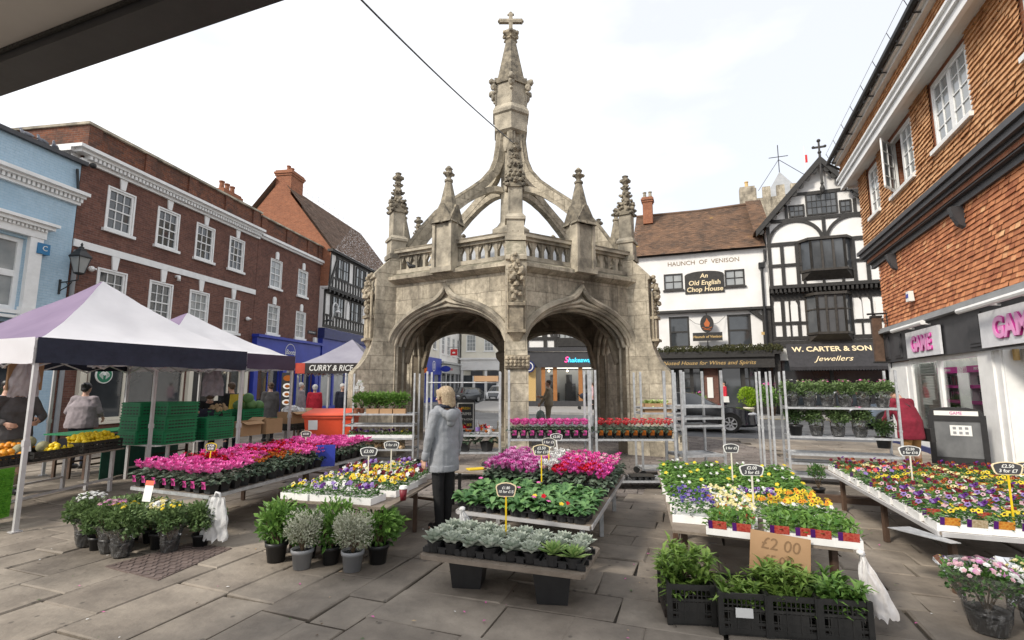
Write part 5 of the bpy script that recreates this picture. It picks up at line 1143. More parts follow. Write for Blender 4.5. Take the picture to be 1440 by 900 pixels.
 # mouldings of the arch: ogee hood and inner orders
 hm = MB()
 def curve(off, y, ogee=0, r_=.05, seg=6, lowz=zs, f0=-1, f1=1):
  pts = []
  for i in range(41):
   f = f0 + (f1 - f0) * i / 40; af = abs(f)
   u = f * (ow + off); z = zs + (za + off - zs) * ((max(0, 1 - af ** 2.15)) ** .62)
   if ogee: z += ogee * math.exp(-(af / .11) ** 1.1)
   pts.append(fp(u, max(z, lowz), y))
  hm.tube(pts, r_, seg)
 curve(.16, -.07, .34, .075, 6); curve(.09, -.03, .10, .045, 6); curve(.03, .02, .03, .045, 6); curve(-.02, .14, 0, .05, 6); curve(-.03, .3, 0, .05, 6)
 for sg in (-1, 1):
  for off, y, r_ in ((.0, .3, .04),): hm.tube([fp(sg * (ow + off), 0.3, y), fp(sg * (ow + off), zs, y)], r_, 6)
 carve(hm, fp(0, 0, -.1), -d2 * 0, t2, .05, 3, 3.86, 4.1)
 part('arch_moulding', hm, tr, aw_)
 # string course and weathered ledge
 cm = MB(); A_, B_ = rad(k)[0], rad(k + 1)[0]
 for r0, r1, z0, z1 in ((RV + .06, RV + .22, 4.14, 4.22), (RV + .22, RV + .22, 4.22, 4.30), (RV + .22, RV - .1, 4.30, 4.44)):
  cm.poly([A_ * r0 + Z3 * z0, B_ * r0 + Z3 * z0, B_ * r1 + Z3 * z1, A_ * r1 + Z3 * z1])
 cm.poly([A_ * RV + Z3 * 4.12, B_ * RV + Z3 * 4.12, B_ * (RV + .06) + Z3 * 4.14, A_ * (RV + .06) + Z3 * 4.14])
 cm.poly([A_ * (RV - .1) + Z3 * 4.44, B_ * (RV - .1) + Z3 * 4.44, B_ * 2.8 + Z3 * 4.46, A_ * 2.8 + Z3 * 4.46])
 part('string_course', cm, st, aw_)
 # pierced parapet
 pm = MB(); ap2 = apo - .05; hp = ap2 * math.tan(pi / 6)
 def pp(u, z, y=0): return d2 * (ap2 - y) + t2 * u + Z3 * z
 def pbox(u0, u1, z0, z1, y0, y1):
  vs = [pp(u, z, y) for z in (z0, z1) for u, y in ((u0, y0), (u1, y0), (u1, y1), (u0, y1))]
  pm.add(vs, [(0, 3, 2, 1), (4, 5, 6, 7), (0, 1, 5, 4), (1, 2, 6, 5), (2, 3, 7, 6), (3, 0, 4, 7)])
 pbox(-hp, hp, 4.40, 4.50, -.06, .22); pbox(-hp, hp, 4.86, 4.93, -.03, .19); pbox(-hp, hp, 4.93, 5.0, -.10, .26); pm.m[-6:] = [0] * 6; pbox(-hp, hp, 5.0, 5.03, -.11, .27); pm.m[-6:] = [1] * 6
 nb = 12; wd = (2 * hp - .5) / nb
 for i in range(nb + 1):
  u = -hp + .25 + i * wd; pbox(u - .038, u + .038, 4.5, 4.86, .02, .14)
  if i < nb:
   for sg in (-1, 1):
    uu = u + wd / 2
    vs = [pp(u + (wd if sg > 0 else 0) - sg * .036, 4.66, y) for y in (.04, .12)] + [pp(u + (wd if sg > 0 else 0) - sg * .036, 4.865, y) for y in (.04, .12)] + [pp(uu, 4.865, y) for y in (.04, .12)] + [pp(uu + sg * .035, 4.77, y) for y in (.04, .12)]
    pm.add(vs, [(0, 6, 4, 2), (1, 3, 5, 7), (0, 1, 7, 6), (6, 7, 5, 4)])
 part('parapet', pm, [tr, M['limestone_dark']], cross)
 # middle pinnacle pier
 mm = MB()
 def mbx(u0, u1, y0, y1, z0, z1):
  vs = [O + t2 * u + d2 * y + Z3 * z for z in (z0, z1) for u, y in ((u0, y1), (u1, y1), (u1, y0), (u0, y0))]
  mm.add(vs, [(0, 3, 2, 1), (4, 5, 6, 7), (0, 1, 5, 4), (1, 2, 6, 5), (2, 3, 7, 6), (3, 0, 4, 7)])
 mbx(-.30, .30, -.3, .30, 4.24, 4.36); mbx(-.24, .24, -.2, .22, 4.36, 5.56)
 for sg in (-1, 1): mbx(sg * .20, sg * .27, -.02, .27, 4.36, 5.5)
 mpn = part('mid_pinnacle', mm, tr, cross)
 gm = MB()
 for q in range(4):
  tt = ang(k) + pi / 6 + q * pi / 2; dd = Vector((math.cos(tt), math.sin(tt), 0)); tv = Vector((-math.sin(tt), math.cos(tt), 0)); b_ = O + dd * .27 + d2 * .02
  gm.prism([b_ - tv * .31 + Z3 * 5.42, b_ + tv * .31 + Z3 * 5.42, b_ + tv * .05 + Z3 * 5.88, b_ - tv * .05 + Z3 * 5.88], dd * -.24)
 gm.lathe([(.27, 5.6), (.25, 5.75), (.085, 6.48), (.11, 6.5), (.11, 6.54), (.06, 6.58), (.06, 6.62)], (O.x + d2.x * .02, O.y + d2.y * .02, 0), 8, ph=ang(k))
 gm.lathe([(.05, 6.6), (.13, 6.7), (.06, 6.76), (.10, 6.82), (.03, 6.9)], (O.x + d2.x * .02, O.y + d2.y * .02, 0), 8)
 for q in range(4): tt = ang(k) + q * pi / 2; gm.blob((O.x + d2.x * .02 + .11 * math.cos(tt), O.y + d2.y * .02 + .11 * math.sin(tt), 6.7), .05, sub=0)
 part('capped_spire', gm, M['limestone_dark'], mpn)
 # flying rib of the crown
 top = [(3.42, 4.75), (3.1, 5.23), (2.72, 5.8), (2.35, 6.27), (1.86, 6.72), (1.36, 7.12), (.95, 7.48), (.66, 7.85), (.52, 8.2), (.45, 8.65), (.41, 9.12)]
 low = [(3.3, 4.4), (2.9, 4.95), (2.6, 5.42), (2.22, 5.92), (1.8, 6.37), (1.4, 6.74), (1.08, 6.98), (.8, 7.14), (.6, 7.22), (.45, 7.25), (.3, 7.25)]
 rm = MB(); rw = .15
 sp_ = [(1.30, 6.93, 1.30, 6.93)]
 def tb(lst, i): return lst[i]
 N_ = len(top)
 def strip(outer, inner, w):
  for sg in (-1, 1):
   for i in range(len(outer) - 1):
    a, b, c_, e_ = outer[i], outer[i + 1], inner[i + 1], inner[i]
    q = [d * p[0] + t * (sg * w) + Z3 * p[1] for p in (a, b, c_, e_)]
    rm.poly(q if sg > 0 else q[::-1])
  for lst, fl in ((outer, 1), (inner, -1)):
   for i in range(len(lst) - 1):
    q = [d * lst[i][0] - t * w + Z3 * lst[i][1], d * lst[i][0] + t * w + Z3 * lst[i][1], d * lst[i + 1][0] + t * w + Z3 * lst[i + 1][1], d * lst[i + 1][0] - t * w + Z3 * lst[i + 1][1]]
    rm.poly(q if fl > 0 else q[::-1])
 up_in = [(p[0] - .12, p[1] - .14) if i < 7 else (p[0] - .20, p[1] - .06) for i, p in enumerate(top)]
 low_out = [(p[0] + .06, p[1] + .15) for p in low]
 strip(top, up_in, .12); strip(low_out, low, .11)
 # solid web near the foot, pierced by a small eye near the spire
 for i in range(5):
  a, b, c_, e_ = up_in[i], up_in[i + 1], low_out[i + 1], low_out[i]
  for sg in (-1, 1):
   q = [d * p[0] + t * (sg * .10) + Z3 * p[1] for p in (a, b, c_, e_)]; rm.poly(q if sg > 0 else q[::-1])
 rm.tube([d * (p[0] + .0) + Z3 * (p[1] + .02) for p in top], .08, 6, 1)
 rib = part('flying_rib', rm, [st, M['limestone_dark']], cross)
# inside: vault, middle column, lead roof
mb = MB()
V6 = [rad(k)[0] for k in range(6)]
for k in range(6):
 a, b = V6[k], V6[(k + 1) % 6]
 mb.poly([a * 3.2 + Z3 * 3.75, b * 3.2 + Z3 * 3.75, b * 1.6 + Z3 * 4.05, a * 1.6 + Z3 * 4.05][::-1]); mb.poly([a * 1.6 + Z3 * 4.05, b * 1.6 + Z3 * 4.05, b * .3 + Z3 * 3.3, a * .3 + Z3 * 3.3][::-1])
 mb.tube([a * 3.1 + Z3 * 2.2, a * 2.9 + Z3 * 2.9, a * 2.4 + Z3 * 3.5, a * 1.6 + Z3 * 3.95, a * .8 + Z3 * 3.6, a * .35 + Z3 * 2.9], .09, 6)
 m_ = (a + b) / 2; mb.tube([m_ * 3.1 + Z3 * 3.62, m_ * 1.7 + Z3 * 4.0, m_ * .4 + Z3 * 3.2], .06, 6)
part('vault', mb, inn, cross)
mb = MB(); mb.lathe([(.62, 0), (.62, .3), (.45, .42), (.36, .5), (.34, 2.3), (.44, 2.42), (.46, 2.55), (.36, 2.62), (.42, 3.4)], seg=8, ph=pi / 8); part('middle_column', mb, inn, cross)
mb = MB()
for k in range(6):
 a, b = V6[k], V6[(k + 1) % 6]; mb.poly([a * 3.0 + Z3 * 4.5, b * 3.0 + Z3 * 4.5, b * .4 + Z3 * 5.95, a * .4 + Z3 * 5.95]); mb.tube([a * 3.0 + Z3 * 4.52, a * .4 + Z3 * 5.97], .03, 5)
part('lead_roof', mb, M['lead'], cross)
h6 = XROT - pi / 2
mb = MB(); mb.lathe([(.62, 5.85), (.62, 6.1), (.46, 6.22), (.36, 6.36), (.33, 7.3), (.34, 8.9), (.42, 9.12)], seg=6, ph=h6)
for k in range(6):
 dd = rad(k, True)[0]; tv = rad(k, True)[1]; b_ = dd * .30
 mb.prism([b_ - tv * .14 + Z3 * 8.95, b_ + tv * .16 + Z3 * 8.95, b_ + tv * .03 + Z3 * 8.5, b_ - tv * .03 + Z3 * 8.5], dd * .05)
part('crown_column', mb, tr, cross)
mb = MB(); mb.lathe([(.45, 9.05), (.56, 9.12), (.56, 9.62), (.62, 9.66), (.62, 9.76), (.54, 9.92), (.52, 9.94), (.52, 10.72), (.55, 10.74)], seg=6, ph=h6)
for k in range(6):
 dd, tv = rad(k); mb.tube([dd * .52 + Z3 * 9.94, dd * .52 + Z3 * 10.5], .035, 5)
 mb.blob(dd * .60 + Z3 * 10.52, (.09, .09, .12), sub=1, jit=.2); mb.blob(dd * .66 + Z3 * 10.66, .10, sub=1, jit=.2); mb.blob(dd * .56 + Z3 * 10.36, .06, sub=0)
ln = part('lantern', mb, tr, cross)
mb = MB(); mb.lathe([(.50, 10.72), (.46, 10.85), (.16, 12.25)], seg=6, ph=h6)
for k in range(6):
 dd, tv = rad(k, True); b_ = dd * .50
 mb.prism([b_ - tv * .3 + Z3 * 10.62, b_ + tv * .3 + Z3 * 10.62, b_ + Z3 * 11.02], dd * -.12)
part('spire', mb, M['limestone_dark'], cross)
mb = MB(); mb.lathe([(.14, 12.2), (.2, 12.26), (.17, 12.32), (.24, 12.42), (.22, 12.52), (.12, 12.58), (.09, 12.64)], seg=8)
for k in range(6): dd, tv = rad(k); mb.blob(dd * .22 + Z3 * 12.46, .075, sub=0); mb.blob(dd * .2 + Z3 * 12.3, .05, sub=0)
part('spire_knop', mb, cv, cross)
mb = MB(); mb.b2(-.06, .06, -.06, .06, 12.6, 13.18); mb.b2(-.34, .34, -.055, .055, 12.86, 12.98)
for x, z in ((-.36, 12.92), (.36, 12.92), (0, 13.2)):
 mb.blob((x, 0, z), (.05, .06, .05), sub=1); mb.blob((x * .93, 0, z + (.06 if x else -.03)), .045, sub=0); mb.blob((x * .93 + (0 if x else .07), 0, z - (.06 if x else .05)), .045, sub=0); mb.blob((x * .93 - (0 if x else .07), 0, z - (.06 if x else .05)), .045, sub=0)
mb.lathe([(.13, 12.56), (.07, 12.68)], seg=6)
part('cross_finial', mb, st, cross)
# cable from the front pinnacle
mb = MB(); a = Vector((.05, 10.7, 7.1)); b = Vector((-3.0, 2.2, 8.4)); b = a + (Vector(((530 - 720) / 700, CP - (450 / 700) * SP, SP + 450 / 700 * CP)) * 5.2 + Vector((0, 0, EYE)) - a) * 1.8
pts = [a + (b - a) * (i / 20) - Z3 * (.5 * math.sin(pi * i / 20) * .35) for i in range(21)]; mb.tube(pts, .011, 5)
single('overhead_cable', mb, M['black_metal'], 'thin dark cable strung from the front pinnacle up across the sky', 'cable')
# birds
def pigeon(name_label, loc, rz, mats, grp=None):
 t = thing('pigeon', name_label, 'bird', loc, rz, grp)
 mb = MB(); mb.tube([(0, -.17, .11), (0, -.1, .105), (0, -.02, .11), (0, .06, .13), (0, .1, .17), (0, .115, .215), (0, .13, .23), (0, .165, .222)], [.012, .035, .062, .06, .036, .03, .03, .004], 8); mb.add([(-.03, -.1, .11), (.03, -.1, .11), (.035, -.25, .09), (-.035, -.25, .09)], [(0, 1, 2, 3)])
 part('body', mb, mats[0], t, True)
 for s in (-1, 1): w_ = MB(); w_.blob((s * .055, -.05, .12), (.018, .12, .045), M=Matrix.Rotation(R(12), 4, 'X')); part('wing', w_, mats[1], t, True); l_ = MB(); l_.tube([(s * .025, 0, .07), (s * .025, .01, 0)], .006, 4); part('leg', l_, M['red'], t)
pg = (mk('pigeon_grey', (.13, .14, .17), (.22, .23, .27), .6), mk('pigeon_wing', (.05, .055, .07), (.25, .26, .29), .6)); pk = (M['black_plastic'], M['black_metal'])
pigeon('dark pigeon sitting in the left parapet opening of the market cross', tuple(XC + Vector((-2.42, -2.15, 4.44))), R(100), pk)
# ------------------------------------------------------------------ people
TMP = bpy.data.scenes.new('workshop'); TMPL = TMP.view_layers[0]
def voxel(name, mb, mat_, parent, vox=.008, it=6, fold=0, fscale=9):
 me = mesh(name, mb, mat_); o = bpy.data.objects.new(name, me); TMP.collection.objects.link(o)
 r = o.modifiers.new('r', 'REMESH'); r.mode = 'VOXEL'; r.voxel_size = vox; r.use_smooth_shade = True
 s = o.modifiers.new('s', 'SMOOTH'); s.factor = .5; s.iterations = it
 me2 = bpy.data.meshes.new_from_object(o.evaluated_get(TMPL.depsgraph if not TMPL.update() else None))
 bpy.data.objects.remove(o); bpy.data.meshes.remove(me)
 me2.name = name; me2.materials.clear(); me2.materials.append(mat_)
 if fold:
  nrm = [Vector(v.vector) for v in me2.vertex_normals]
  for v, vn in zip(me2.vertices, nrm):
   p = Vector(v.co); k = noise.noise(Vector((p.x * fscale, p.y * fscale, p.z * fscale * .55))) + .5 * noise.noise(p * fscale * 2.3)
   v.co = p + vn * k * fold
 me2.polygons.foreach_set('use_smooth', [True] * len(me2.polygons))
 q = link(name, me2, parent); return q
def cap(mb, p, q, r0, r1, n=4):
 p, q = Vector(p), Vector(q); d = q - p; L = d.length; 
 if L < 1e-5: mb.blob(p, r0, sub=1); return
 dn = d / L
 ts = [(-r0 * math.cos(a), r0 * math.sin(a)) for a in (.25, .7, 1.15)] + [(0, r0), (L * .5, (r0 + r1) / 2), (L, r1)] + [(L + r1 * math.sin(a), r1 * math.cos(a)) for a in (.45, .9, 1.3)]
 mb.tube([p + dn * t for t, r_ in ts], [max(r_, .003) for t, r_ in ts], 12)
def loft(mb, rings, T=None, seg=20):
 vs = []; fs = []
 for z, rx, ry, y in rings:
  Tz = T(z) if callable(T) else T
  for k in range(seg):
   t = 2 * pi * k / seg; c, s = math.cos(t), math.sin(t)
   q = Vector((rx * math.copysign(abs(c) ** .85, c), y + ry * math.copysign(abs(s) ** .85, s), z)); vs.append(Tz @ q if Tz else q)
 n = len(rings)
 for i in range(n - 1):
  for k in range(seg): fs.append((i * seg + k, i * seg + (k + 1) % seg, (i + 1) * seg + (k + 1) % seg, (i + 1) * seg + k))
 fs += [tuple(range(seg - 1, -1, -1)), tuple((n - 1) * seg + k for k in range(seg))]
 mb.add(vs, fs)
def person(label, loc, rz, s=1.0, g=1.0, lean=0, headtilt=0, headturn=0, la=None, ra=None, top='grey', bottom='black', hair='hair_brown', hairstyle='short', hem=.78, sleeve=1.0, shoes='black_plastic', stance=.0, step=0, vox=.009, skirt=0, extra=None, hood=None, topm=None, botm=None, legs_bare=0):
 t = thing('person', label, 'person', loc, rz); 
 t.scale = (s, s, s)
 Tl = Matrix.Translation((0, 0, .92)) @ Matrix.Rotation(-lean, 4, 'X') @ Matrix.Translation((0, 0, -.92))
 def Tf(z): return Matrix.Translation((0, 0, .92)) @ Matrix.Rotation(-lean * min(1, max(0, (z - .86) / .3)), 4, 'X') @ Matrix.Translation((0, 0, -.92))
 TH = Tl @ Matrix.Translation((0, .01, 1.47)) @ Matrix.Rotation(headturn, 4, 'Z') @ Matrix.Rotation(-headtilt, 4, 'X') @ Matrix.Translation((0, -.01, -1.47))
 b = MB()
 # trunk
 b_r = [(.80, .145, .105, 0), (.90, .165 * g, .115 * g, 0), (1.0, .15 * g, .10 * g, .0), (1.10, .135 * g, .095 * g, .005), (1.22, .155 * g, .105 * g, .005), (1.32, .165, .095, -.005), (1.39, .13, .07, -.01), (1.44, .06, .055, -.005)]
 loft(b, b_r, Tf)
 nb = Tl @ Vector((0, -.012, 1.40)); nt_ = TH @ Vector((0, .0, 1.50)); cap(b, nb, nt_, .058, .054)
 def H(x, y, z): return TH @ Vector((x, y, z))
 M3 = TH.to_3x3().to_4x4()
 b.blob(H(0, -.005, 1.605), (.074, .092, .094), sub=2, M=M3); b.blob(H(0, .026, 1.55), (.058, .066, .075), sub=2, M=M3); b.blob(H(0, .055, 1.505), (.03, .03, .025), sub=1, M=M3)
 cap(b, H(0, .088, 1.585), H(0, .108, 1.562), .009, .014); b.blob(H(0, .082, 1.535), (.022, .012, .008), sub=1, M=M3)
 for sg in (-1, 1): b.blob(H(sg * .076, -.005, 1.575), (.010, .018, .03), sub=1, M=M3); b.blob(H(sg * .035, .078, 1.612), (.022, .012, .008), sub=1, M=M3)
 # limbs
 legs = []
 for sg in (-1, 1):
  hip = Vector((sg * .085, 0, .88)); kn = Vector((sg * (.095 + stance * .5), .015 + sg * step * .5, .48)); an = Vector((sg * (.10 + stance), -.01 + sg * step, .085))
  cap(b, hip, kn, .085 * g, .056); cap(b, kn, kn + (an - kn) * .4, .054, .054 * g); cap(b, kn + (an - kn) * .4, an, .052, .036)
  cap(b, an + Vector((0, -.03, -.045)), an + Vector((sg * .02, .14, -.058)), .035, .026); legs.append((hip, kn, an))
 arms = []
 for sg, a in ((-1, la), (1, ra)):
  if a is None: a = ((sg * .16, -.03, -1), (sg * .05, .15, -1))
  sh = Tl @ Vector((sg * .175, -.01, 1.375)); u = Vector(a[0]).normalized(); f = Vector(a[1]).normalized()
  if lean and len(a) < 3: u = (Tl.to_3x3() @ u); f = (Tl.to_3x3() @ f)
  el = sh + u * .285; wr = el + f * .245
  cap(b, Tl @ Vector((sg * .10, -.01, 1.37)), sh, .055, .056); cap(b, sh, el, .052, .040); cap(b, el, wr, .039, .027)
  # hand: palm, four fingers, thumb
  side = f.cross(Vector((sg, 0, 0.0)))
  if side.length < .2: side = Vector((0, 1, 0))
  side.normalize(); pn = f.cross(side).normalized()
  if pn.x * sg > 0: pn = -pn           # palm looks inwards
  pc = wr + f * .045
  for q in (-1, -.33, .33, 1): cap(b, wr + f * .01 + side * .012 * q, wr + f * .085 + side * .030 * q, .014, .0125)
  for q, L_ in zip((1, .33, -.33, -1), (.070, .080, .074, .056)):
   k0 = wr + f * .088 + side * .029 * q; k1 = k0 + (f * .85 + pn * .35).normalized() * L_ * .5; k2 = k1 + (f * .5 + pn * .8).normalized() * L_ * .5
   cap(b, k0, k1, .0098, .009); cap(b, k1, k2, .009, .0075)
  th0 = wr + f * .03 + side * .030; th1 = th0 + (f * .55 + side * .7 + pn * .2).normalized() * .045; th2 = th1 + (f * .9 + pn * .35).normalized() * .034
  cap(b, th0, th1, .013, .011); cap(b, th1, th2, .0105, .0085)
  arms.append((sh, el, wr, u, f))
 voxel('body', b, M['skin'], t, max(vox * .75, .0062), 3)
 for sg in (-1, 1):
  e = MB(); e.blob(H(sg * .033, .083, 1.592), .0115, sub=1); e.blob(H(sg * .033, .0925, 1.592), .005, 1, sub=1); part('eye', e, [M['chalk'], M['hair_black']], t, True)
 # clothes
 c = MB(); e = .020
 rings = [(hem, .178 * g + .012, .128 * g + .012, 0), (hem + .06, .18 * g + .012, .132 * g + .012, 0), (.98, .172 * g + .01, .122 * g + .012, .0), (1.10, .162 * g + .01, .118 * g + .01, .0), (1.22, .172 * g + .005, .122 * g + .006, .004), (1.32, .175, .11, -.006), (1.39, .15, .085, -.012), (1.43, .085, .07, -.012)]
 if hem > .95: rings = rings[3:]
 loft(c, rings, Tf)
 for (sh, el, wr, u, f), sg in zip(arms, (-1, 1)):
  cap(c, Tl @ Vector((sg * .09, -.012, 1.365)), sh, .072, .075); cap(c, sh, el, .072, .058)
  if sleeve > .5: cap(c, el, el + (wr - el) * (.95 * sleeve), .057, .043)
 tm = topm or M['cloth_' + top]
 voxel('top', c, tm, t, vox, 5, .011, 7)
 c = MB()
 for hip, kn, an in legs:
  cap(c, hip + Vector((0, 0, .02)), kn, .100 * g, .068); cap(c, kn, an + Vector((0, 0, .0)), .067, .05 if bottom != 'wide' else .07)
 loft(c, [(.80, .155 * g, .12 * g, 0), (.9, .172 * g, .124 * g, 0), (1.0, .16 * g, .112 * g, 0), (1.04, .155 * g, .108 * g, 0)], Tf)
 if skirt: loft(c, [(skirt, .19 * g, .16 * g, 0), (.75, .18 * g, .14 * g, 0), (.95, .165 * g, .118 * g, 0)])
 voxel('trousers', c, botm or M['cloth_' + bottom], t, vox, 5, .005)
 for hip, kn, an in legs:
  c = MB(); cap(c, an + Vector((0, -.035, -.035)), an + Vector((0, .06, -.035)), .052, .052); cap(c, an + Vector((0, .05, -.045)), an + Vector((.0, .155, -.045)), .05, .04); c.b2(an.x - .04, an.x + .04, an.y - .07, an.y + .17, .0, .02)
  voxel('shoe', c, M[shoes] if shoes in M else M['cloth_' + shoes], t, .009, 4)
 hm = MB()
 if hairstyle == 'bob':
  hm.blob(H(0, -.02, 1.632), (.098, .108, .092), sub=2, M=M3); 
  for a_ in range(-10, 11):
   th = -pi / 2 + a_ * .155; x, y = .088 * math.cos(th), -.01 + .098 * math.sin(th)
   cap(hm, H(x, y, 1.63), H(x * 1.06, y * 1.05 - .004, 1.475 + .012 * math.cos(a_)), .026, .019)
  cap(hm, H(-.05, .07, 1.665), H(-.083, .05, 1.56), .022, .016); cap(hm, H(.05, .07, 1.665), H(.083, .05, 1.56), .022, .016)
 elif hairstyle == 'bun':
  hm.blob(H(0, -.018, 1.628), (.086, .100, .088), sub=2, M=M3); hm.blob(H(0, -.10, 1.66), .045, sub=2); hm.blob(H(0, -.06, 1.57), (.07, .05, .06), sub=2, M=M3)
 elif hairstyle == 'puff':
  hm.blob(H(0, -.022, 1.63), (.098, .108, .095), sub=2, M=M3); hm.blob(H(0, -.06, 1.57), (.08, .06, .07), sub=2, M=M3)
 else:
  hm.blob(H(0, -.018, 1.628), (.082, .096, .084), sub=2, M=M3); hm.blob(H(0, -.055, 1.575), (.066, .046, .05), sub=2, M=M3)
 voxel('hair', hm, M[hair], t, .008, 3, +.0025 if hairstyle != 'short' else .002, 40)
 if hood:
  for nm_, zz, rx, ry in (('hem_band', hem + .005, .178 * g + .018, .128 * g + .018),):
   hb = MB(); hb.lathe([(1, zz - .012), (1.01, zz), (1.01, zz + .05), (1, zz + .062)], seg=36, sx=rx, sy=ry); part(nm_, hb, tm, t, True)
  for (sh, el, wr, u, f) in arms: hb = MB(); cap(hb, el + (wr - el) * .78, el + (wr - el) * .98, .049, .045); part('cuff', hb, tm, t, True)
  h_ = MB()
  for i in range(11):
   th = pi * (i / 10) * 1.25 - pi * .125 + pi
   x, y = .115 * math.cos(th), -.02 + .10 * math.sin(th); z = 1.43 - .07 * max(0, -math.sin(th))
   h_.blob(Tl @ Vector((x, y, z)), (.045, .045, .055), sub=2)
  h_.blob(Tl @ Vector((0, -.135, 1.36)), (.10, .05, .085), sub=2); h_.blob(Tl @ Vector((0, -.125, 1.28)), (.065, .035, .06), sub=2)
  voxel('hood', h_, tm, t, .009, 4, .005)
  h_ = MB()
  for i in range(9):
   th = pi + pi * i / 8; x, y = .085 * math.cos(th), -.015 + .075 * math.sin(th); h_.blob(Tl @ Vector((x, y, 1.475)), (.03, .03, .03), sub=2)
  voxel('hood_lining', h_, M['cloth_' + hood], t, .009, 3)
 if extra: extra(t, Tl, arms)
 return t
for k_, c_ in dict(hoodie=(.36, .37, .39), black=(.010, .010, .011), navy=(.02, .023, .04), beige=(.30, .25, .18), khaki=(.24, .20, .14), maroon=(.20, .012, .03), tan=(.34, .19, .07), charcoal=(.105, .10, .10), dgrey=(.085, .082, .08), red=(.50, .02, .04), lilac=(.27, .235, .25), blue=(.04, .06, .14), olive=(.10, .10, .06), pale=(.45, .42, .44), pinkcoat=(.5, .33, .36)).items():
 M['cloth_' + k_] = cloth(k_, c_, 1.15)
 if k_ == 'hoodie': M['cloth_hoodie'] = mk('cloth_hoodie', (.235, .245, .265), (.275, .285, .305), .95, scale=90, bump=.1, bscale=14, use_v=0, detail=1)

def face(dx, dy): return math.atan2(-dx, dy)          # rz that turns a person to look along (dx, dy)
person('woman in a grey hooded sweatshirt and black leggings standing between flower tables', (-.80, 6.02, 0), face(-.75, .66), .955, 1.06, headturn=R(28), headtilt=.08, la=((-.26, .02, -1), (-.05, .22, -1)), ra=((.3, .05, -1), (.05, .25, -1)), top='hoodie', bottom='black', hair='hair_blond', hairstyle='bob', hem=.70, hood='navy', vox=.0075, stance=-.02, step=.02)
def man_bag(t, Tl, arms):
 wr = arms[0][2]
 mb = MB(); mb.tube([wr + Vector((0, 0, -.05)), wr + Vector((0, 0, -.22))], .008, 5); mb.blob(wr + Vector((0, .0, -.42)), (.10, .15, .2), sub=2, jit=.08); part('carrier_bag', mb, mk('bag_grey', (.20, .26, .24), (.32, .38, .36), .4, use_v=.3), t)
person('man in a beige jacket and khaki trousers standing under the right arch', (1.34, 18.5, 0), face(-.85, .25), 1.09, 1.1, la=((-.1, .35, -1), (.1, .55, -.7)), ra=((.12, .25, -1), (-.1, 1, .1)), top='beige', bottom='khaki', hair='hair_brown', hem=.84, step=.03, extra=man_bag)
def sh_bag(t, Tl, arms):
 mb = MB(); p = [Tl @ Vector((-.14, -.02, 1.44)), Tl @ Vector((0, -.14, 1.25)), Tl @ Vector((.17, -.09, 1.0)), Vector((.26, -.02, .84))]
 mb.tube(p, .014, 6); mb.box((.29, .0, .74), (.10, .34, .24), taper=.9); part('shoulder_bag', mb, M['black_plastic'], t)
person('stooping woman in a maroon coat with a black shoulder bag behind the pot rack', (7.5, 9.55, 0), face(-.12, .99), .99, 1.2, lean=.36, headtilt=.6, la=((-.2, .7, -.8), (0, .8, -.5)), ra=((.25, .35, -1), (.0, .6, -.8)), top='maroon', bottom='tan', hair='hair_brown', hem=.66, extra=sh_bag, vox=.009, botm=M['cloth_tan'])
person('stallholder in a dark grey sweater and shorts behind the fruit display', (-7.72, 7.85, 0), face(.85, -.5), 1.04, 1.25, lean=.12, headtilt=.35, la=((-.5, .35, -1), (.45, .9, -.15)), ra=((.45, .3, -1), (-.5, .85, -.2)), top='charcoal', bottom='khaki', hair='hair_brown', hem=.80, sleeve=.92)
person('person in a pale blue shirt partly cut off at the left edge', (-9.1, 9.0, 0), face(.95, .2), 1.03, 1.1, lean=.1, la=((-.2, .5, -1), (.3, .9, -.2)), ra=((.3, .5, -1), (0, 1, -.3)), top='blue', bottom='navy', hair='hair_black', hem=.82, topm=mk('shirt_pale_blue', (.45, .50, .58), (.55, .60, .68), .9, use_v=0))
person('woman in a pale grey top with dark bun seen from behind at the fruit stall', (-8.75, 10.3, 0), face(-.2, 1), 1.0, 1.5, lean=.08, la=((-.45, .15, -1), (.2, .9, -.5)), ra=((.45, .15, -1), (-.2, .9, -.5)), top='lilac', bottom='navy', hair='hair_black', hairstyle='bun', hem=.80, sleeve=.6)
def backpack(t, Tl, arms):
 mb = MB(); mb.box((0, -.19, 1.18), (.30, .17, .46), taper=.85); mb.box((0, -.29, 1.10), (.22, .07, .2), taper=.85); part('backpack', mb, M['banana'], t)
person('person with a yellow backpack and dark jacket beyond the green crates', (-6.75, 12.2, 0), face(-.8, .6), 1.02, 1.1, lean=.2, top='black', bottom='navy', hair='hair_brown', hem=.8, extra=backpack, vox=.012)
person('woman in black bending over the vegetable crates under the second tent', (-6.6, 11.0, 0), face(.5, -.8), .95, 1.05, lean=.5, headtilt=.4, la=((-.2, .8, -.7), (.2, .8, -.1)), ra=((.2, .8, -.7), (0, .6, .6)), top='black', bottom='navy', hair='hair_brown', hairstyle='puff', hem=.8, vox=.012)
person('woman in a charcoal coat with hair pinned up facing the blue shop', (-7.3, 15.2, 0), face(-.7, .8), 1.02, 1.15, top='dgrey', bottom='black', hair='hair_brown', hairstyle='bun', hem=.62, vox=.012)
person('white haired person in a bright red coat by the curry stall', (-6.9, 17.6, 0), face(-.4, .8), .98, 1.15, top='red', bottom='navy', hair='hair_white', hairstyle='puff', hem=.68, vox=.013)
person('older man in a pale jacket and flat cap beside the red coat', (-7.55, 18.0, 0), face(.6, .6), 1.03, 1.1, top='lilac', bottom='dgrey', hair='hair_white', hem=.78, vox=.013)
person('white haired woman in a dark navy coat walking past the phone shop', (-6.2, 18.4, 0), face(.6, -.7), 1.0, 1.1, top='navy', bottom='black', hair='hair_white', hairstyle='puff', hem=.66, vox=.013)
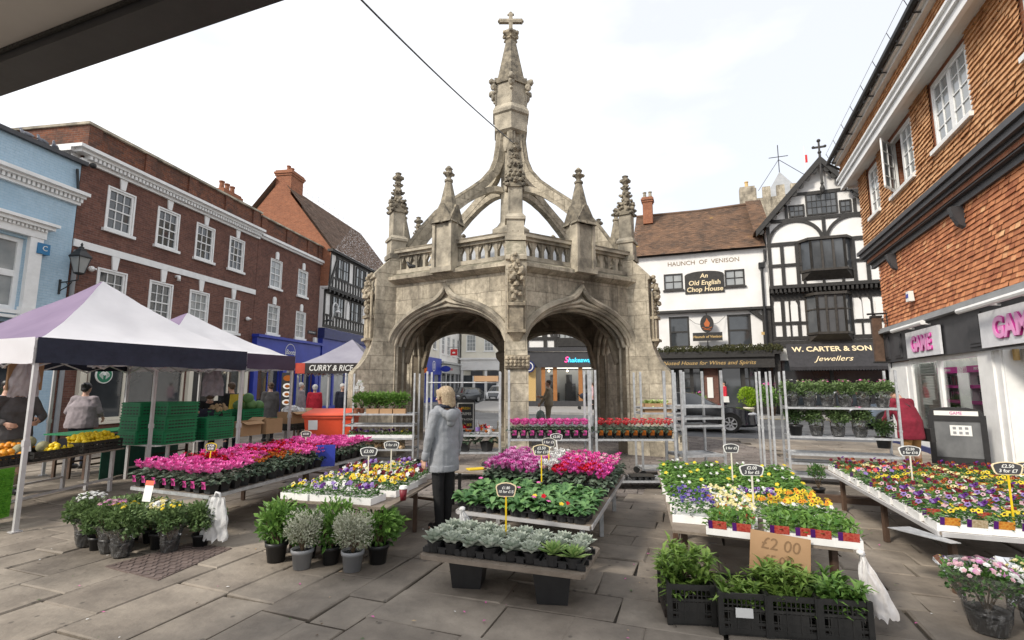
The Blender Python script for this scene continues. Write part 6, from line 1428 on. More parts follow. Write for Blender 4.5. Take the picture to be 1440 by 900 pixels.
person('man in an olive jacket with his back turned behind the curry stall', (-5.45, 18.0, 0), face(-.2, 1), 1.07, 1.15, top='olive', bottom='navy', hair='hair_black', hem=.76, vox=.013)
person('man in a dark suit with a bald head near the curry stall corner', (-5.1, 18.9, 0), face(.1, -1), 1.08, 1.1, top='black', bottom='black', hair='skin', hem=.78, vox=.013)
def redbag(t, Tl, arms):
 mb = MB(); mb.box((-.3, .05, .78), (.14, .34, .3), taper=.9); part('shopping_bag', mb, M['chalk'], t)
person('person in a scarlet jacket carrying a white bag outside the pub door', (11.35, 26.9, .12), face(-.9, .1), 1.03, 1.05, top='red', bottom='navy', hair='hair_black', hem=.74, vox=.014, extra=redbag)
person('woman in a pale pink coat at the right edge of the right arch', (5.2, 32.5, .12), face(-1, 0), 1.0, 1.1, top='pinkcoat', bottom='black', hair='hair_brown', hairstyle='puff', hem=.62, vox=.015)
t = thing('pushchair', 'dark folding pushchair in front of the pink coated woman', 'pushchair', (4.75, 32.4, .12), R(90))
mb = MB(); mb.tube([(0, -.45, .12), (0, .1, .6), (0, .5, 1.0)], .02, 6); mb.tube([(.3, -.45, .12), (.3, .1, .6), (.3, .5, 1.0)], .02, 6); mb.tube([(0, .4, .12), (0, -.1, .55)], .02, 6); mb.tube([(.3, .4, .12), (.3, -.1, .55)], .02, 6); mb.tube([(0, .5, 1.0), (.3, .5, 1.0)], .02, 6); part('frame', mb, M['black_metal'], t)
mb = MB(); mb.add([(.02, -.3, .5), (.28, -.3, .5), (.28, .05, .42), (.02, .05, .42), (.28, .3, .9), (.02, .3, .9)], [(0, 1, 2, 3), (3, 2, 4, 5)]); mb.blob((.15, .12, .85), (.16, .28, .2), sub=1); part('seat', mb, M['cloth_navy'] if 'cloth_navy' in M else M['black_plastic'], t)
for x in (0, .3):
 for y in (-.45, .4): mb = MB(); mb.M = Matrix.Translation((x, y, .1)) @ Matrix.Rotation(pi / 2, 4, 'Y'); mb.lathe([(.1, -.02), (.1, .02)], seg=14); part('wheel', mb, M['rubber'], t)

# ------------------------------------------------------------------ cars
def car(label, loc, rz, paint, L=4.6, W=1.82, Hh=1.42, style='saloon', detail=True):
 t = thing('parked_car' if 'parked' in label else 'car', label, 'car', loc, rz)
 # x along length, nose at +x; stations: x, bottom z, belt z, roof z, half width at sill, at belt, at roof
 hl = L / 2
 if style == 'saloon': S = [(-1, .42, .72, .74, .62, .62, .55), (-.985, .3, .88, .90, .76, .74, .62), (-.93, .24, .98, 1.0, .86, .84, .70), (-.78, .2, 1.0, 1.03, .9, .89, .74), (-.60, .2, .99, 1.16, .91, .9, .66), (-.36, .2, .97, 1.36, .91, .91, .60), (-.08, .2, .95, 1.42, .91, .91, .60), (.14, .2, .93, 1.36, .91, .91, .60), (.42, .2, .92, .98, .91, .9, .68), (.6, .2, .88, .91, .9, .88, .66), (.8, .2, .80, .83, .88, .83, .60), (.93, .22, .70, .73, .80, .74, .54), (.985, .26, .58, .60, .68, .64, .5), (1, .36, .48, .5, .58, .56, .48)]
 else: S = [(-1, .45, .8, .82, .66, .66, .6), (-.98, .3, .98, 1.25, .78, .78, .64), (-.9, .24, 1.0, 1.42, .88, .88, .66), (-.6, .2, 1.0, 1.52, .91, .91, .66), (-.1, .2, .98, 1.56, .91, .91, .64), (.15, .2, .97, 1.48, .91, .91, .62), (.45, .2, .95, 1.0, .91, .9, .7), (.65, .2, .92, .95, .9, .88, .66), (.85, .22, .84, .87, .86, .82, .6), (.97, .26, .66, .68, .74, .70, .54), (1, .38, .5, .52, .62, .6, .5)]
 mb = MB(); k_ = Hh / max(s_[3] for s_ in S); wk = W / 1.82
 vs = []; prof = []
 for x, b0, be, ro, w0, w1, w2 in S:
  x *= hl; b0, be, ro = b0, be * k_, ro * k_; w0, w1, w2 = w0 * wk, w1 * wk, w2 * wk
  half = [(0, b0), (w0 * .9, b0), (w0, b0 + .08), (w1 * 1.015, (b0 + be) * .5 + .05), (w1, be), (w2, ro - (ro - be) * .12), (w2 * .82, ro), (0, ro + .015)]
  row = [(x, -y, z) for y, z in half] + [(x, y, z) for y, z in half[-2:0:-1]]
  vs += row; n_ = len(row)
 fs = []; ms = []
 for i in range(len(S) - 1):
  gl_side = (S[i][3] - S[i][2] > .05 or S[i + 1][3] - S[i + 1][2] > .05) 
  for k in range(n_):
   k2 = (k + 1) % n_; f = (i * n_ + k, (i + 1) * n_ + k, (i + 1) * n_ + k2, i * n_ + k2); fs.append(f)
   kk = k if k < 7 else 13 - k
   mm = 0
   if gl_side and kk == 4: mm = 1
   steep = abs(S[i][3] - S[i + 1][3]) > .14
   if steep and kk in (5, 6): mm = 1
   ms.append(mm)
 for f, mm in zip(fs, ms): pass
 o = len(mb.v); mb.v += vs; mb.f += fs; mb.m += ms; mb.a += [.5] * len(fs)
 mb.add([vs[k] for k in range(n_)], [tuple(range(n_))[::-1]]); mb.add([vs[(len(S) - 1) * n_ + k] for k in range(n_)], [tuple(range(n_))])
 bo = part('body', mb, [paint, M['car_glass']], t); smooth_angle(bo, 32)
 # pillars, arches, lamps, wheels
 pl = MB()
 for sg in (-1, 1):
  pl.beam((-.10 * hl, sg * .905 * wk, .96 * k_), (-.12 * hl, sg * .64 * wk, 1.38 * k_), .09, .03); pl.tube([(x * hl, sg * .918 * wk, z * k_) for x, z in ((-.6, .99), (-.3, .965), (0, .95), (.4, .92))], .012, 4)
 part('trim', pl, M['black_metal'], t)
 for sg in (-1, 1):
  for x in (-.60 * hl, .60 * hl):
   w_ = MB(); w_.M = Matrix.Translation((x, sg * (W / 2 - .11), .325)) @ Matrix.Rotation(pi / 2, 4, 'X'); w_.lathe([(.2, -.11), (.315, -.11), (.325, -.08), (.325, .08), (.315, .11), (.2, .11)], seg=24); wl = part('wheel', w_, M['rubber'], t)
   r_ = MB(); r_.M = w_.M
   r_.lathe([(.20, -.112), (.225, -.118), (.225, .118), (.2, .112)], seg=24)
   for q in range(7): a_ = q * 2 * pi / 7; r_.beam((.03 * math.cos(a_), .03 * math.sin(a_), -.113 * 1), (.21 * math.cos(a_), .21 * math.sin(a_), -.113), .05, .02); r_.beam((.03 * math.cos(a_), .03 * math.sin(a_), .113), (.21 * math.cos(a_), .21 * math.sin(a_), .113), .05, .02)
   part('rim', r_, M['steel'], wl)
   a = MB(); pts = [(x + .37 * math.cos(q), sg * (W / 2 - .005), .33 + .37 * math.sin(q)) for q in [pi * j / 12 for j in range(13)]]; a.tube(pts, .03, 6)
   a.prism([(x + .36 * math.cos(q), sg * (W / 2 + .004), max(.2, .33 + .36 * math.sin(q))) for q in [2 * pi * j / 24 for j in range(24)]], (0, -sg * .03, 0)); part('wheel_arch', a, M['rubber'], t)
 for sg in (-1, 1):
  h_ = MB(); h_.blob((hl * .90, sg * .66 * wk, .66), (.2, .13, .07), sub=2, M=Matrix.Rotation(sg * -.55, 4, 'Z')); part('headlight', h_, M['headlight'], t, True)
  h_ = MB(); h_.blob((-hl * .96, sg * .66 * wk, .82 * k_), (.08, .13, .07), sub=2); part('tail_light', h_, M['red'], t, True)
  h_ = MB(); h_.blob((.38 * hl, sg * (.98 * wk), .98 * k_), (.08, .1, .06), sub=2); part('wing_mirror', h_, paint, t, True)
 g_ = MB(); g_.b2(hl * .965, hl * 1.006, -.42, .42, .34, .56); g_.b2(hl * .97, hl * 1.0, -.7, .7, .22, .30); part('grille', g_, M['black_plastic'], t)
 g_ = MB(); g_.b2(hl * 1.004, hl * 1.012, -.26, .26, .36, .47); part('number_plate', g_, M['plate'], t)
 return t
a_ = math.atan2(SD.y, SD.x)
car('black saloon car driving past behind the empty rack', (6.68, 19.25, -.018), a_ + R(0), M['car_black'], 4.75, 1.85, 1.42)
car('silver blue car parked behind the stooping woman', (15.6, 19.4, -.018), R(160), M['car_blue'], 4.3, 1.8, 1.5, 'hatch')
car('dark grey hatchback coming down the far street', (-4.75, 49.5, -.014), R(-118), M['car_grey'], 4.3, 1.8, 1.5, 'hatch')
car('white car parked in the far street behind the bollard', (-1.55, 53, -.014), R(-100), M['car_white'], 4.4, 1.85, 1.65, 'hatch')
car('black hatchback parked behind the grey one in the far street', (-4.1, 57.5, -.014), R(-110), M['car_black'], 4.2, 1.8, 1.45, 'hatch')
# ------------------------------------------------------------------ plants
def rv(k=1.0): return Vector((rnd.uniform(-k, k), rnd.uniform(-k, k), rnd.uniform(-k, k)))
def dirn(az, el): return Vector((math.cos(az) * math.cos(el), math.sin(az) * math.cos(el), math.sin(el)))
def bigleaf(mb, b, az, el, L, W, arch=.8, m=0, a=None, tipw=.55, n=3, cup=.15):
 """a strip leaf that rises and bends over"""
 b = Vector(b); p = b; side = Vector((-math.sin(az), math.cos(az), 0)); rows = []; e = el
 ws = [.3, .75, 1.0, tipw, .12] if n == 3 else [.3, 1, .1]
 k = len(ws)
 for i in range(k):
  up = Vector((0, 0, 1)); rows.append((p - side * W * ws[i] / 2 + up * W * cup * ws[i], p, p + side * W * ws[i] / 2 + up * W * cup * ws[i]))
  p = p + dirn(az, e) * (L / (k - 1)); e -= arch / (k - 1) * 2
 vs = [q for r_ in rows for q in r_]; fs = []
 for i in range(k - 1):
  for j in (0, 1): fs.append((i * 3 + j, i * 3 + j + 1, (i + 1) * 3 + j + 1, (i + 1) * 3 + j))
 mb.add(vs, fs, m, a)
def pot(r0, r1, h, seg=18, square=False):
 mb = MB()
 if square: mb.lathe([(r0 * 1.25, 0), (r1 * 1.35, h * .86), (r1 * 1.45, h * .86), (r1 * 1.45, h), (r1 * 1.28, h), (r1 * 1.2, h - .012)], seg=4, ph=pi / 4)
 else: mb.lathe([(r0, 0), (r1 * .95, h * .8), (r1 * 1.06, h * .8), (r1 * 1.08, h), (r1 * .97, h), (r1 * .9, h - .02)], seg=seg)
 return mb
class Kind:
 made = []
 def __init__(s, root): Kind.made.append(s); s.root = root; s.used = False; root.location = (0, 0, -50)
 def put(s, loc, rz=0, label=None, group=None, scale=None):
  loc = tuple(loc)
  if not s.used:
   s.used = True; o = s.root; o.location = loc; o.rotation_euler = (0, 0, rz)
   if label: o['label'] = label
   if group: o['group'] = group
   if scale: o.scale = (scale,) * 3 if not isinstance(scale, tuple) else scale
   return o
  return dup(s.root, loc, rz, label, group, scale if scale else (1, 1, 1))
def flower5(mb, c, nrm, r, m, dark=None, a=None):
 nrm = nrm.normalized(); s = nrm.cross(Vector((.31, .2, .93)));
 s.normalize(); u = s.cross(nrm); c = Vector(c); ph = rnd.uniform(0, 6.28)
 for k in range(5):
  t0 = ph + k * 1.2566; d = s * math.cos(t0) + u * math.sin(t0); e = -s * math.sin(t0) + u * math.cos(t0)
  mb.add([c, c + d * r * .55 + e * r * .52 + nrm * r * .12, c + d * r * 1.05 + e * r * .2 + nrm * r * .05, c + d * r * 1.05 - e * r * .2 + nrm * r * .05, c + d * r * .55 - e * r * .52 + nrm * r * .16], [(0, 4, 3, 2, 1)], m, a)
 if dark is not None: mb.add([c + (s * math.cos(q) + u * math.sin(q)) * r * (.5 if int(q * 10) % 2 else .3) + nrm * r * .17 for q in [ph + i * 1.047 for i in range(6)]], [(0, 1, 2, 3, 4, 5)], dark, a)
def cyc_flower(mb, c, m, r=.03):
 az = rnd.uniform(0, 6.28); tilt = Vector((math.cos(az) * .35, math.sin(az) * .35, 1)).normalized(); c = Vector(c)
 for k in range(5):
  t = az + k * 1.2566; d = (tilt * .9 + Vector((math.cos(t), math.sin(t), 0)) * .75).normalized()
  s = d.cross(tilt).normalized() if d.cross(tilt).length > .01 else Vector((1, 0, 0)); L_ = r * rnd.uniform(1.1, 1.6)
  mb.add([c, c + d * L_ * .55 + s * r * .42, c + d * L_ + s * r * .12, c + d * L_ - s * r * .16, c + d * L_ * .5 - s * r * .4], [(0, 1, 2, 3, 4)], m)
def cyclamen(label, cols, nf=15, grp=None, h=.10, card=None, seed=1):
 t = thing('cyclamen_pot', label, 'potted flower', (0, 0, 0), 0, grp)
 part('pot', pot(.042, .055, h, square=True), M['black_plastic'], t)
 f = MB()
 for i in range(34):
  az = rnd.uniform(0, 6.28); r_ = .09 * math.sqrt(rnd.random()); p = Vector((r_ * math.cos(az), r_ * math.sin(az), h + .015 + rnd.uniform(0, .065) - r_ * .25)); f.leaf(p, dirn(az, rnd.uniform(-.5, .3)), Vector((0, 0, 1)) + rv(.4), rnd.uniform(.05, .07), rnd.uniform(.05, .065), fold=.1, curl=.2)
 part('foliage', f, M['leaf_cyc'], t)
 b = MB()
 for i in range(nf):
  az = rnd.uniform(0, 6.28); r_ = .075 * math.sqrt(rnd.random()); z = h + rnd.uniform(.09, .165); p = (r_ * math.cos(az), r_ * math.sin(az), z); cyc_flower(b, p, rnd.randrange(len(cols)), .028)
 part('blossom', b, [PET[c] for c in cols], t)
 if card:
  c = MB(); c.add([(-.028, -.078, h * .55), (.028, -.078, h * .55), (.03, -.088, h * 1.25), (-.03, -.088, h * 1.25)], [(0, 1, 2, 3)]); part('picture_card', c, PET[card], t)
 return Kind(t)
def primula(label, cols, grp):
 t = thing('primula_plant', label, 'potted plant', (0, 0, 0), 0, grp)
 part('pot', pot(.045, .055, .07, 12), M['black_plastic'], t)
 f = MB()
 for i in range(24): az = i * 2.4 + rnd.uniform(-.3, .3); bigleaf(f, (.015 * math.cos(az), .015 * math.sin(az), .07), az, rnd.uniform(.35, 1.25), rnd.uniform(.075, .125), rnd.uniform(.045, .07), rnd.uniform(.4, 1.1), tipw=.9, cup=rnd.uniform(-.1, .3))
 part('foliage', f, M['leaf_prim'], t)
 b = MB()
 for k, c in enumerate(cols):
  for i in range(1): p = Vector((rnd.uniform(-.04, .04), rnd.uniform(-.07, .02), rnd.uniform(.14, .165))); flower5(b, p, Vector((0, -.5, 1)) + rv(.4), .021, k)
 if cols: part('blossom', b, [PET[c] for c in cols], t)
 return Kind(t)
def echeveria(label, green, grp):
 t = thing('succulent', label, 'succulent', (0, 0, 0), 0, grp)
 f = MB(); n = 34
 for i in range(n):
  az = i * 2.39996; q = i / n; el = 1.35 - 1.2 * q + rnd.uniform(-.08, .08); L = .035 + .055 * q; W = .022 + .026 * q
  d = dirn(az, el); s = Vector((-math.sin(az), math.cos(az), 0)); b_ = Vector((0, 0, .06 - .015 * q)); nn = s.cross(d) * -1
  if green: W *= .55; L *= 1.15
  vs = [b_ - s * W * .2, b_ + s * W * .2, b_ + d * L * .62 + s * W * .5 + nn * W * .25, b_ + d * L + nn * W * .15, b_ + d * L * .62 - s * W * .5 + nn * W * .25, b_ + d * L * .6 - nn * W * .12]
  f.add(vs, [(0, 1, 5), (1, 2, 5), (2, 3, 5), (3, 4, 5), (4, 0, 5)][::1])
 part('rosette', f, M['leaf_succ_g'] if green else M['leaf_succ'], t)
 part('pot', pot(.035, .04, .05, 12), M['black_plastic'], t)
 return Kind(t)
TW, TD, TH_ = .34, .27, .062
def tray_box(name='tray', m='white_tray', w=TW, d=TD, h=TH_):
 mb = MB(); e = .012
 mb.b2(-w / 2, w / 2, -d / 2, -d / 2 + e, 0, h); mb.b2(-w / 2, w / 2, d / 2 - e, d / 2, 0, h); mb.b2(-w / 2, -w / 2 + e, -d / 2 + e, d / 2 - e, 0, h); mb.b2(w / 2 - e, w / 2, -d / 2 + e, d / 2 - e, 0, h); mb.b2(-w / 2 + e, w / 2 - e, -d / 2 + e, d / 2 - e, .004, h - .02)
 mb.b2(-.004, .004, -d / 2 - .002, -d / 2 + .001, 0, h)
 return mb
def bedding(label, cols, nf=26, leaf='leaf_mid', fr=.024, dark=True, nl=150, hh=.085, cards=0, ll=.042, grp=None, upright=0):
 t = thing('flower_tray', label, 'flower tray', (0, 0, 0), 0, grp)
 part('tray', tray_box(), M['white_tray'], t)
 f = MB()
 for i in range(nl):
  x, y = rnd.uniform(-TW / 2, TW / 2) * .98, rnd.uniform(-TD / 2, TD / 2) * .98; z = TH_ - .01 + rnd.uniform(0, hh) * (1 - .3 * max(abs(x) / TW, abs(y) / TD) * 2)
  az = rnd.uniform(0, 6.28); f.leaf((x, y, z), dirn(az, rnd.uniform(-.3, .7) + upright), Vector((0, 0, 1)) + rv(.5), ll * rnd.uniform(.8, 1.3), ll * rnd.uniform(.4, .6), fold=.15, curl=.2)
 part('foliage', f, M[leaf], t)
 b = MB()
 for i in range(nf):
  x, y = rnd.uniform(-TW / 2, TW / 2) * .95, rnd.uniform(-TD / 2, TD / 2) * .95; z = TH_ + hh * rnd.uniform(.75, 1.25)
  flower5(b, (x, y, z), Vector((rnd.uniform(-.6, .6), rnd.uniform(-1.1, .1), rnd.uniform(.4, 1))), fr * rnd.uniform(.8, 1.2), rnd.randrange(len(cols)), len(cols) if dark and rnd.random() < .6 else None)
 if nf: part('blossom', b, [PET[c] for c in cols] + [PET['black']], t)
 for k in range(cards):
  c = MB(); x = -TW / 4 + k * TW / 2; c.add([(x - .065, -TD / 2 - .002, TH_ * .8), (x + .065, -TD / 2 - .002, TH_ * .8), (x + .065, -TD / 2 - .016, TH_ + .05), (x - .065, -TD / 2 - .016, TH_ + .05)], [(0, 1, 2, 3)], 0); c.add([(x - .065, -TD / 2 - .004, TH_ * .8), (x - .035, -TD / 2 - .004, TH_ * .8), (x - .035, -TD / 2 - .018, TH_ + .05), (x - .065, -TD / 2 - .018, TH_ + .05)], [(0, 1, 2, 3)], 1)
  part('picture_card', c, [M['card_' + ('red', 'orange', 'tan')[rnd.randrange(3)]], PET['purple']], t)
 return Kind(t)
for k_, c1_, c2_ in (('red', (.35, .02, .02), (.5, .12, .08)), ('orange', (.45, .12, .01), (.6, .3, .05)), ('tan', (.3, .22, .12), (.5, .42, .3))): M['card_' + k_] = mk('card_' + k_, c1_, c2_, .4, scale=60, use_v=0)
def bush(name, label, cat, leaf, n, rad, zc, ry, L, W, potr, poth, potm='black_plastic', flowers=None, nfl=0, fr=.02, cup=.3, sleeve=False, grp=None, stems=0, droop=0):
 t = thing(name, label, cat, (0, 0, 0), 0, grp)
 part('pot', pot(potr * .78, potr, poth), M[potm], t, True); 
 s_ = MB(); s_.lathe([(0.001, poth - .02), (potr * .9, poth - .02)], seg=12, caps=False); part('soil', s_, M['soil'], t)
 f = MB(); lobes = [(rv(.55) * rad, rnd.uniform(.5, .8)) for _ in range(9)]
 for i in range(n):
  c, k = rnd.choice(lobes); v_ = Vector((rnd.gauss(0, 1), rnd.gauss(0, 1), rnd.gauss(0, 1))).normalized()
  q = c + v_ * rad * k * (rnd.random() ** .35); q.z = q.z * ry / rad
  if q.length > rad * 1.15: q *= rad * 1.1 / q.length
  p = q + Vector((0, 0, zc)); 
  if p.z < poth * .9: continue
  out = (q.normalized() + Vector((0, 0, .5 - droop)) + rv(.7)).normalized()
  f.leaf(p, out, v_ + Vector((0, 0, .6)), L * rnd.uniform(.7, 1.3), W * rnd.uniform(.8, 1.2), fold=.15, curl=.25, a=min(1, max(0, rnd.random() * .75 + .25 * (q.z / ry + .3))))
 part('foliage', f, M[leaf], t)
 s_ = MB()
 for i in range(6): az = i * 1.05; s_.tube([(0, 0, poth - .03), (.3 * rad * math.cos(az), .3 * rad * math.sin(az), (poth + zc) / 2), (.6 * rad * math.cos(az), .6 * rad * math.sin(az), zc)], [.007, .005, .003], 5)
 part('stem', s_, M['twig'], t)
 if flowers:
  b = MB()
  for i in range(nfl):
   az = rnd.uniform(0, 6.28); q = rad * cup * 2.2 * math.sqrt(rnd.random()); z = zc + ry * math.sqrt(max(.05, 1 - (q / rad / 1.15) ** 2)) * rnd.uniform(1.08, 1.32)
   c = Vector((q * math.cos(az), q * math.sin(az), z)); nn = Vector((math.cos(az) * q / rad, math.sin(az) * q / rad - .2, 1)) + rv(.25); nn.normalize(); sx = nn.cross(Vector((.2, .9, .1))).normalized(); sy = nn.cross(sx); m_ = rnd.randrange(len(flowers)); rr = fr * rnd.uniform(.75, 1.2)
   for ring_, (ro, zz) in enumerate(((1, .0), (.62, .25))):
    ph = rnd.random(); vs = [c + nn * rr * zz * 1.1]
    for j in range(12): a_ = ph + j * pi / 6; r2 = rr * ro * (1 if j % 2 else .72); vs.append(c + (sx * math.cos(a_) + sy * math.sin(a_)) * r2 + nn * rr * (zz + .12))
    b.add(vs, [(0, j + 1, (j + 1) % 12 + 1) for j in range(12)], m_)
  part('blossom', b, [PET[c] for c in flowers], t)
 if sleeve:
  s_ = MB(); pr = []
  N_ = 22
  for z, r_ in ((.01, potr * .86), (poth * .6, potr * 1.05), (poth + .03, potr * 1.12), (zc - ry * (.75 if sleeve == 1 else .2), rad * (.62 if sleeve == 1 else .95)), (zc + ry * (-.35 if sleeve == 1 else .8), rad * (.9 if sleeve == 1 else 1.35))): pr.append((z, r_))
  vs = [((r_ * (1 + rnd.uniform(-.06, .06))) * math.cos(2 * pi * k / N_), (r_ * (1 + rnd.uniform(-.06, .06))) * math.sin(2 * pi * k / N_), z + (rnd.uniform(-.012, .012) if i == len(pr) - 1 else 0)) for i, (z, r_) in enumerate(pr) for k in range(N_)]
  s_.add(vs, [(i * N_ + k, i * N_ + (k + 1) % N_, (i + 1) * N_ + (k + 1) % N_, (i + 1) * N_ + k) for i in range(len(pr) - 1) for k in range(N_)]); part('cellophane_sleeve', s_, M['cellophane'], t)
 return Kind(t)
# ------------------------------------------------------------------ market furniture
def bil(q, u, v):
 a = Vector(q[0]) * (1 - u) + Vector(q[1]) * u; b = Vector(q[3]) * (1 - u) + Vector(q[2]) * u
 return a * (1 - v) + b * v
def qang(q): d = Vector(q[1]) - Vector(q[0]); return math.atan2(d.y, d.x)
def table(q, z, label, planks=5, legm='wood_dark', topm='wood_plank', legs=True, edge='alu', thick=.024, group=None, name='market_table'):
 c = sum((Vector(p) for p in q), Vector((0, 0))) / 4
 t = thing(name, label, 'table', (c.x, c.y, 0), 0, group); L = [Vector(p) - c for p in q]
 mb = MB()
 for i in range(planks):
  u0, u1 = i / planks + .002, (i + 1) / planks - .002
  P = [bil(L, u0, 0), bil(L, u1, 0), bil(L, u1, 1), bil(L, u0, 1)]
  mb.prism([(p.x, p.y, z - thick) for p in P], (0, 0, thick - rnd.uniform(0, .003)))
 part('tabletop', mb, M[topm], t)
 if edge:
  mb = MB()
  for i in range(4):
   a, b = L[i], L[(i + 1) % 4]; d = (b - a).normalized() * .012; mb.beam((a.x + d.x, a.y + d.y, z - thick / 2 - .006), (b.x - d.x, b.y - d.y, z - thick / 2 - .006), .022, thick + .01)
  part('edge_strip', mb, M[edge], t)
 if legs:
  for u, v in ((.08, .05), (.92, .05), (.92, .95), (.08, .95), (.08, .5), (.92, .5)):
   p = bil(L, u, v); mb = MB(); mb.b2(p.x - .022, p.x + .022, p.y - .022, p.y + .022, 0, z - thick - .004); part('leg', mb, M[legm], t)
  for v in (.05, .95): a, b = bil(L, .09, v), bil(L, .91, v); mb = MB(); mb.beam((a.x, a.y, z * .3), (b.x, b.y, z * .3), .03, .03); part('rail', mb, M[legm], t)
 return t
def price_sign(loc, top, lines, label, stake='yellow_plastic', w=.16, h=.105, rz=0, size=.042, rim=None, shape='oval', tilt=0):
 t = thing('price_sign', label, 'price sign', loc, rz); H_ = top
 mb = MB(); mb.beam((0, 0, -.03), (tilt, 0, H_ - h * .45), .014, .006, up=(0, 1, 0)); part('stake', mb, M[stake], t)
 def out(k, e=0):
  if shape == 'oval': return [(x * w * k / 2, y_, z * h * k / 2) for x, z, y_ in [(-.72, -1, 0), (.72, -1, 0), (.86, -.7, 0), (1, .3, 0), (.92, .62, 0), (.45, .92, 0), (0, 1, 0), (-.45, .92, 0), (-.92, .62, 0), (-1, .3, 0), (-.86, -.7, 0)]]
  return [(x * w * k / 2, 0, z * h * k / 2) for x, z in ((-.72, -1), (.72, -1), (1, .0), (.75, .9), (.3, 1), (-.3, 1), (-.75, .9), (-1, 0))]
 mb = MB(); mb.prism([(x + tilt, -.004, z + H_) for x, y_, z in out(1.0)], (0, .007, 0)); bd = part('rim', mb, M[rim or stake], t)
 mb = MB(); mb.prism([(x + tilt, -.0065, z + H_) for x, y_, z in out(.88)], (0, .003, 0)); part('board', mb, M['chalk_black'], t)
 for i, tx in enumerate(lines):
  text('lettering', tx, size, M['chalk'], t, (tilt, -.0085, H_ + (.5 - i) * size * 1.02 - .002 if len(lines) == 2 else H_), depth=.0008, shear=.12, bold=.0006)
 return t
def trolley(label, loc, rz, w, d, shelves, h=1.9, name='plant_trolley', lip=True, base=True, mesh_=False):
 t = thing(name, label, 'plant rack', loc, rz)
 for x in (0, w):
  for y in (0, d):
   mb = MB(); mb.b2(x - .017, x + .017, y - .017, y + .017, .12, h)
   mb.b2(x - .022, x + .022, y - .022, y + .022, .9, .93)
   part('post', mb, M['steel'], t)
   mb = MB(); mb.M = Matrix.Translation((x, y, .06)) @ Matrix.Rotation(pi / 2, 4, 'X'); mb.lathe([(.06, -.02), (.06, .02)], seg=12); part('wheel', mb, M['rubber'], t)
 for z in shelves + ([.14] if base else []):
  mb = MB(); mb.b2(.018, w - .018, .0, d, z - .022, z - .012); mb.b2(.018, w - .018, -.008, .006, z - .028, z + .006); mb.b2(.018, w - .018, d - .006, d + .008, z - .028, z + .006); mb.b2(0.018, .03, .006, d - .006, z - .04, z + .008); mb.b2(w - .03, w - .018, .006, d - .006, z - .04, z + .008); part('shelf', mb, M['steel'], t)
 return t

# ------------------------------------------------------------------ left: pink cyclamen table
Q = [(-4.38, 5.92), (-3.17, 5.43), (-2.36, 8.7), (-3.65, 9.2)]
table(Q, .5, 'long low table carrying the block of pink and red potted flowers', 4, edge='steel')
K = dict(pink=cyclamen('x', ['pink', 'hot', 'pink'], 17), pinkc=cyclamen('x', ['pink', 'pink', 'hot'], 17, card='hot'), red=cyclamen('x', ['red', 'maroon', 'red'], 11), silver=cyclamen('x', ['red', 'rust'], 4))
rz = qang(Q); NU, NV = 8, 22
for j in range(NV):
 for i in range(NU):
  u, v = (i + .5) / NU, (j + .5) / NV; p = bil(Q, u, v); k = 'pink'
  if 4 <= j <= 9 and i == NU - 1 or 6 <= j <= 9 and i == NU - 2: k = 'silver'
  elif (j in (4, 5) and i < 5) or (j in (8, 9, 10) and 1 < i < 6) or (j in (13, 14)): k = 'red'
  if j == 0: k = 'pinkc'
  lab = {'pink': 'bright pink cyclamen in a black pot on the long table near the fruit tent', 'pinkc': 'pink cyclamen with picture card along the front edge of the long table', 'red': 'dark red cyclamen among the pink ones on the long table', 'silver': 'small red flowered silver leaved pot on the right side of the long table'}[k]
  K[k].put((p.x + rnd.uniform(-.008, .008), p.y + rnd.uniform(-.008, .008), .5), rz + (rnd.uniform(-.2, .2) if k == 'pinkc' else rnd.uniform(0, 6.28)) if k != 'pinkc' else rz, lab, {'pink': 'pink cyclamen on the long table', 'pinkc': 'front row cyclamen with cards', 'red': 'red cyclamen on the long table', 'silver': 'silver leaved pots on the long table'}[k], rnd.uniform(.92, 1.12))
price_sign((-3.72, 6.28, .60), .30, ['3 FOR', '£5.00'], 'tilted price card on a yellow stake in the pink cyclamen', w=.15, h=.10, rz=R(-8), size=.034, tilt=.02)
price_sign((-3.3, 8.15, .60), .28, ['£2.50'], 'pale price card on a white stake at the back of the pink cyclamen', stake='cream_plastic', w=.17, h=.10, size=.04)
mb = MB(); mb.b2(-.13, .13, -.012, .012, 0, .30); single('blue_divider', mb, M['blue_paint'], 'blue plastic board standing at the back right of the pink flower table', 'divider', (-2.68, 7.35, .50), R(12))
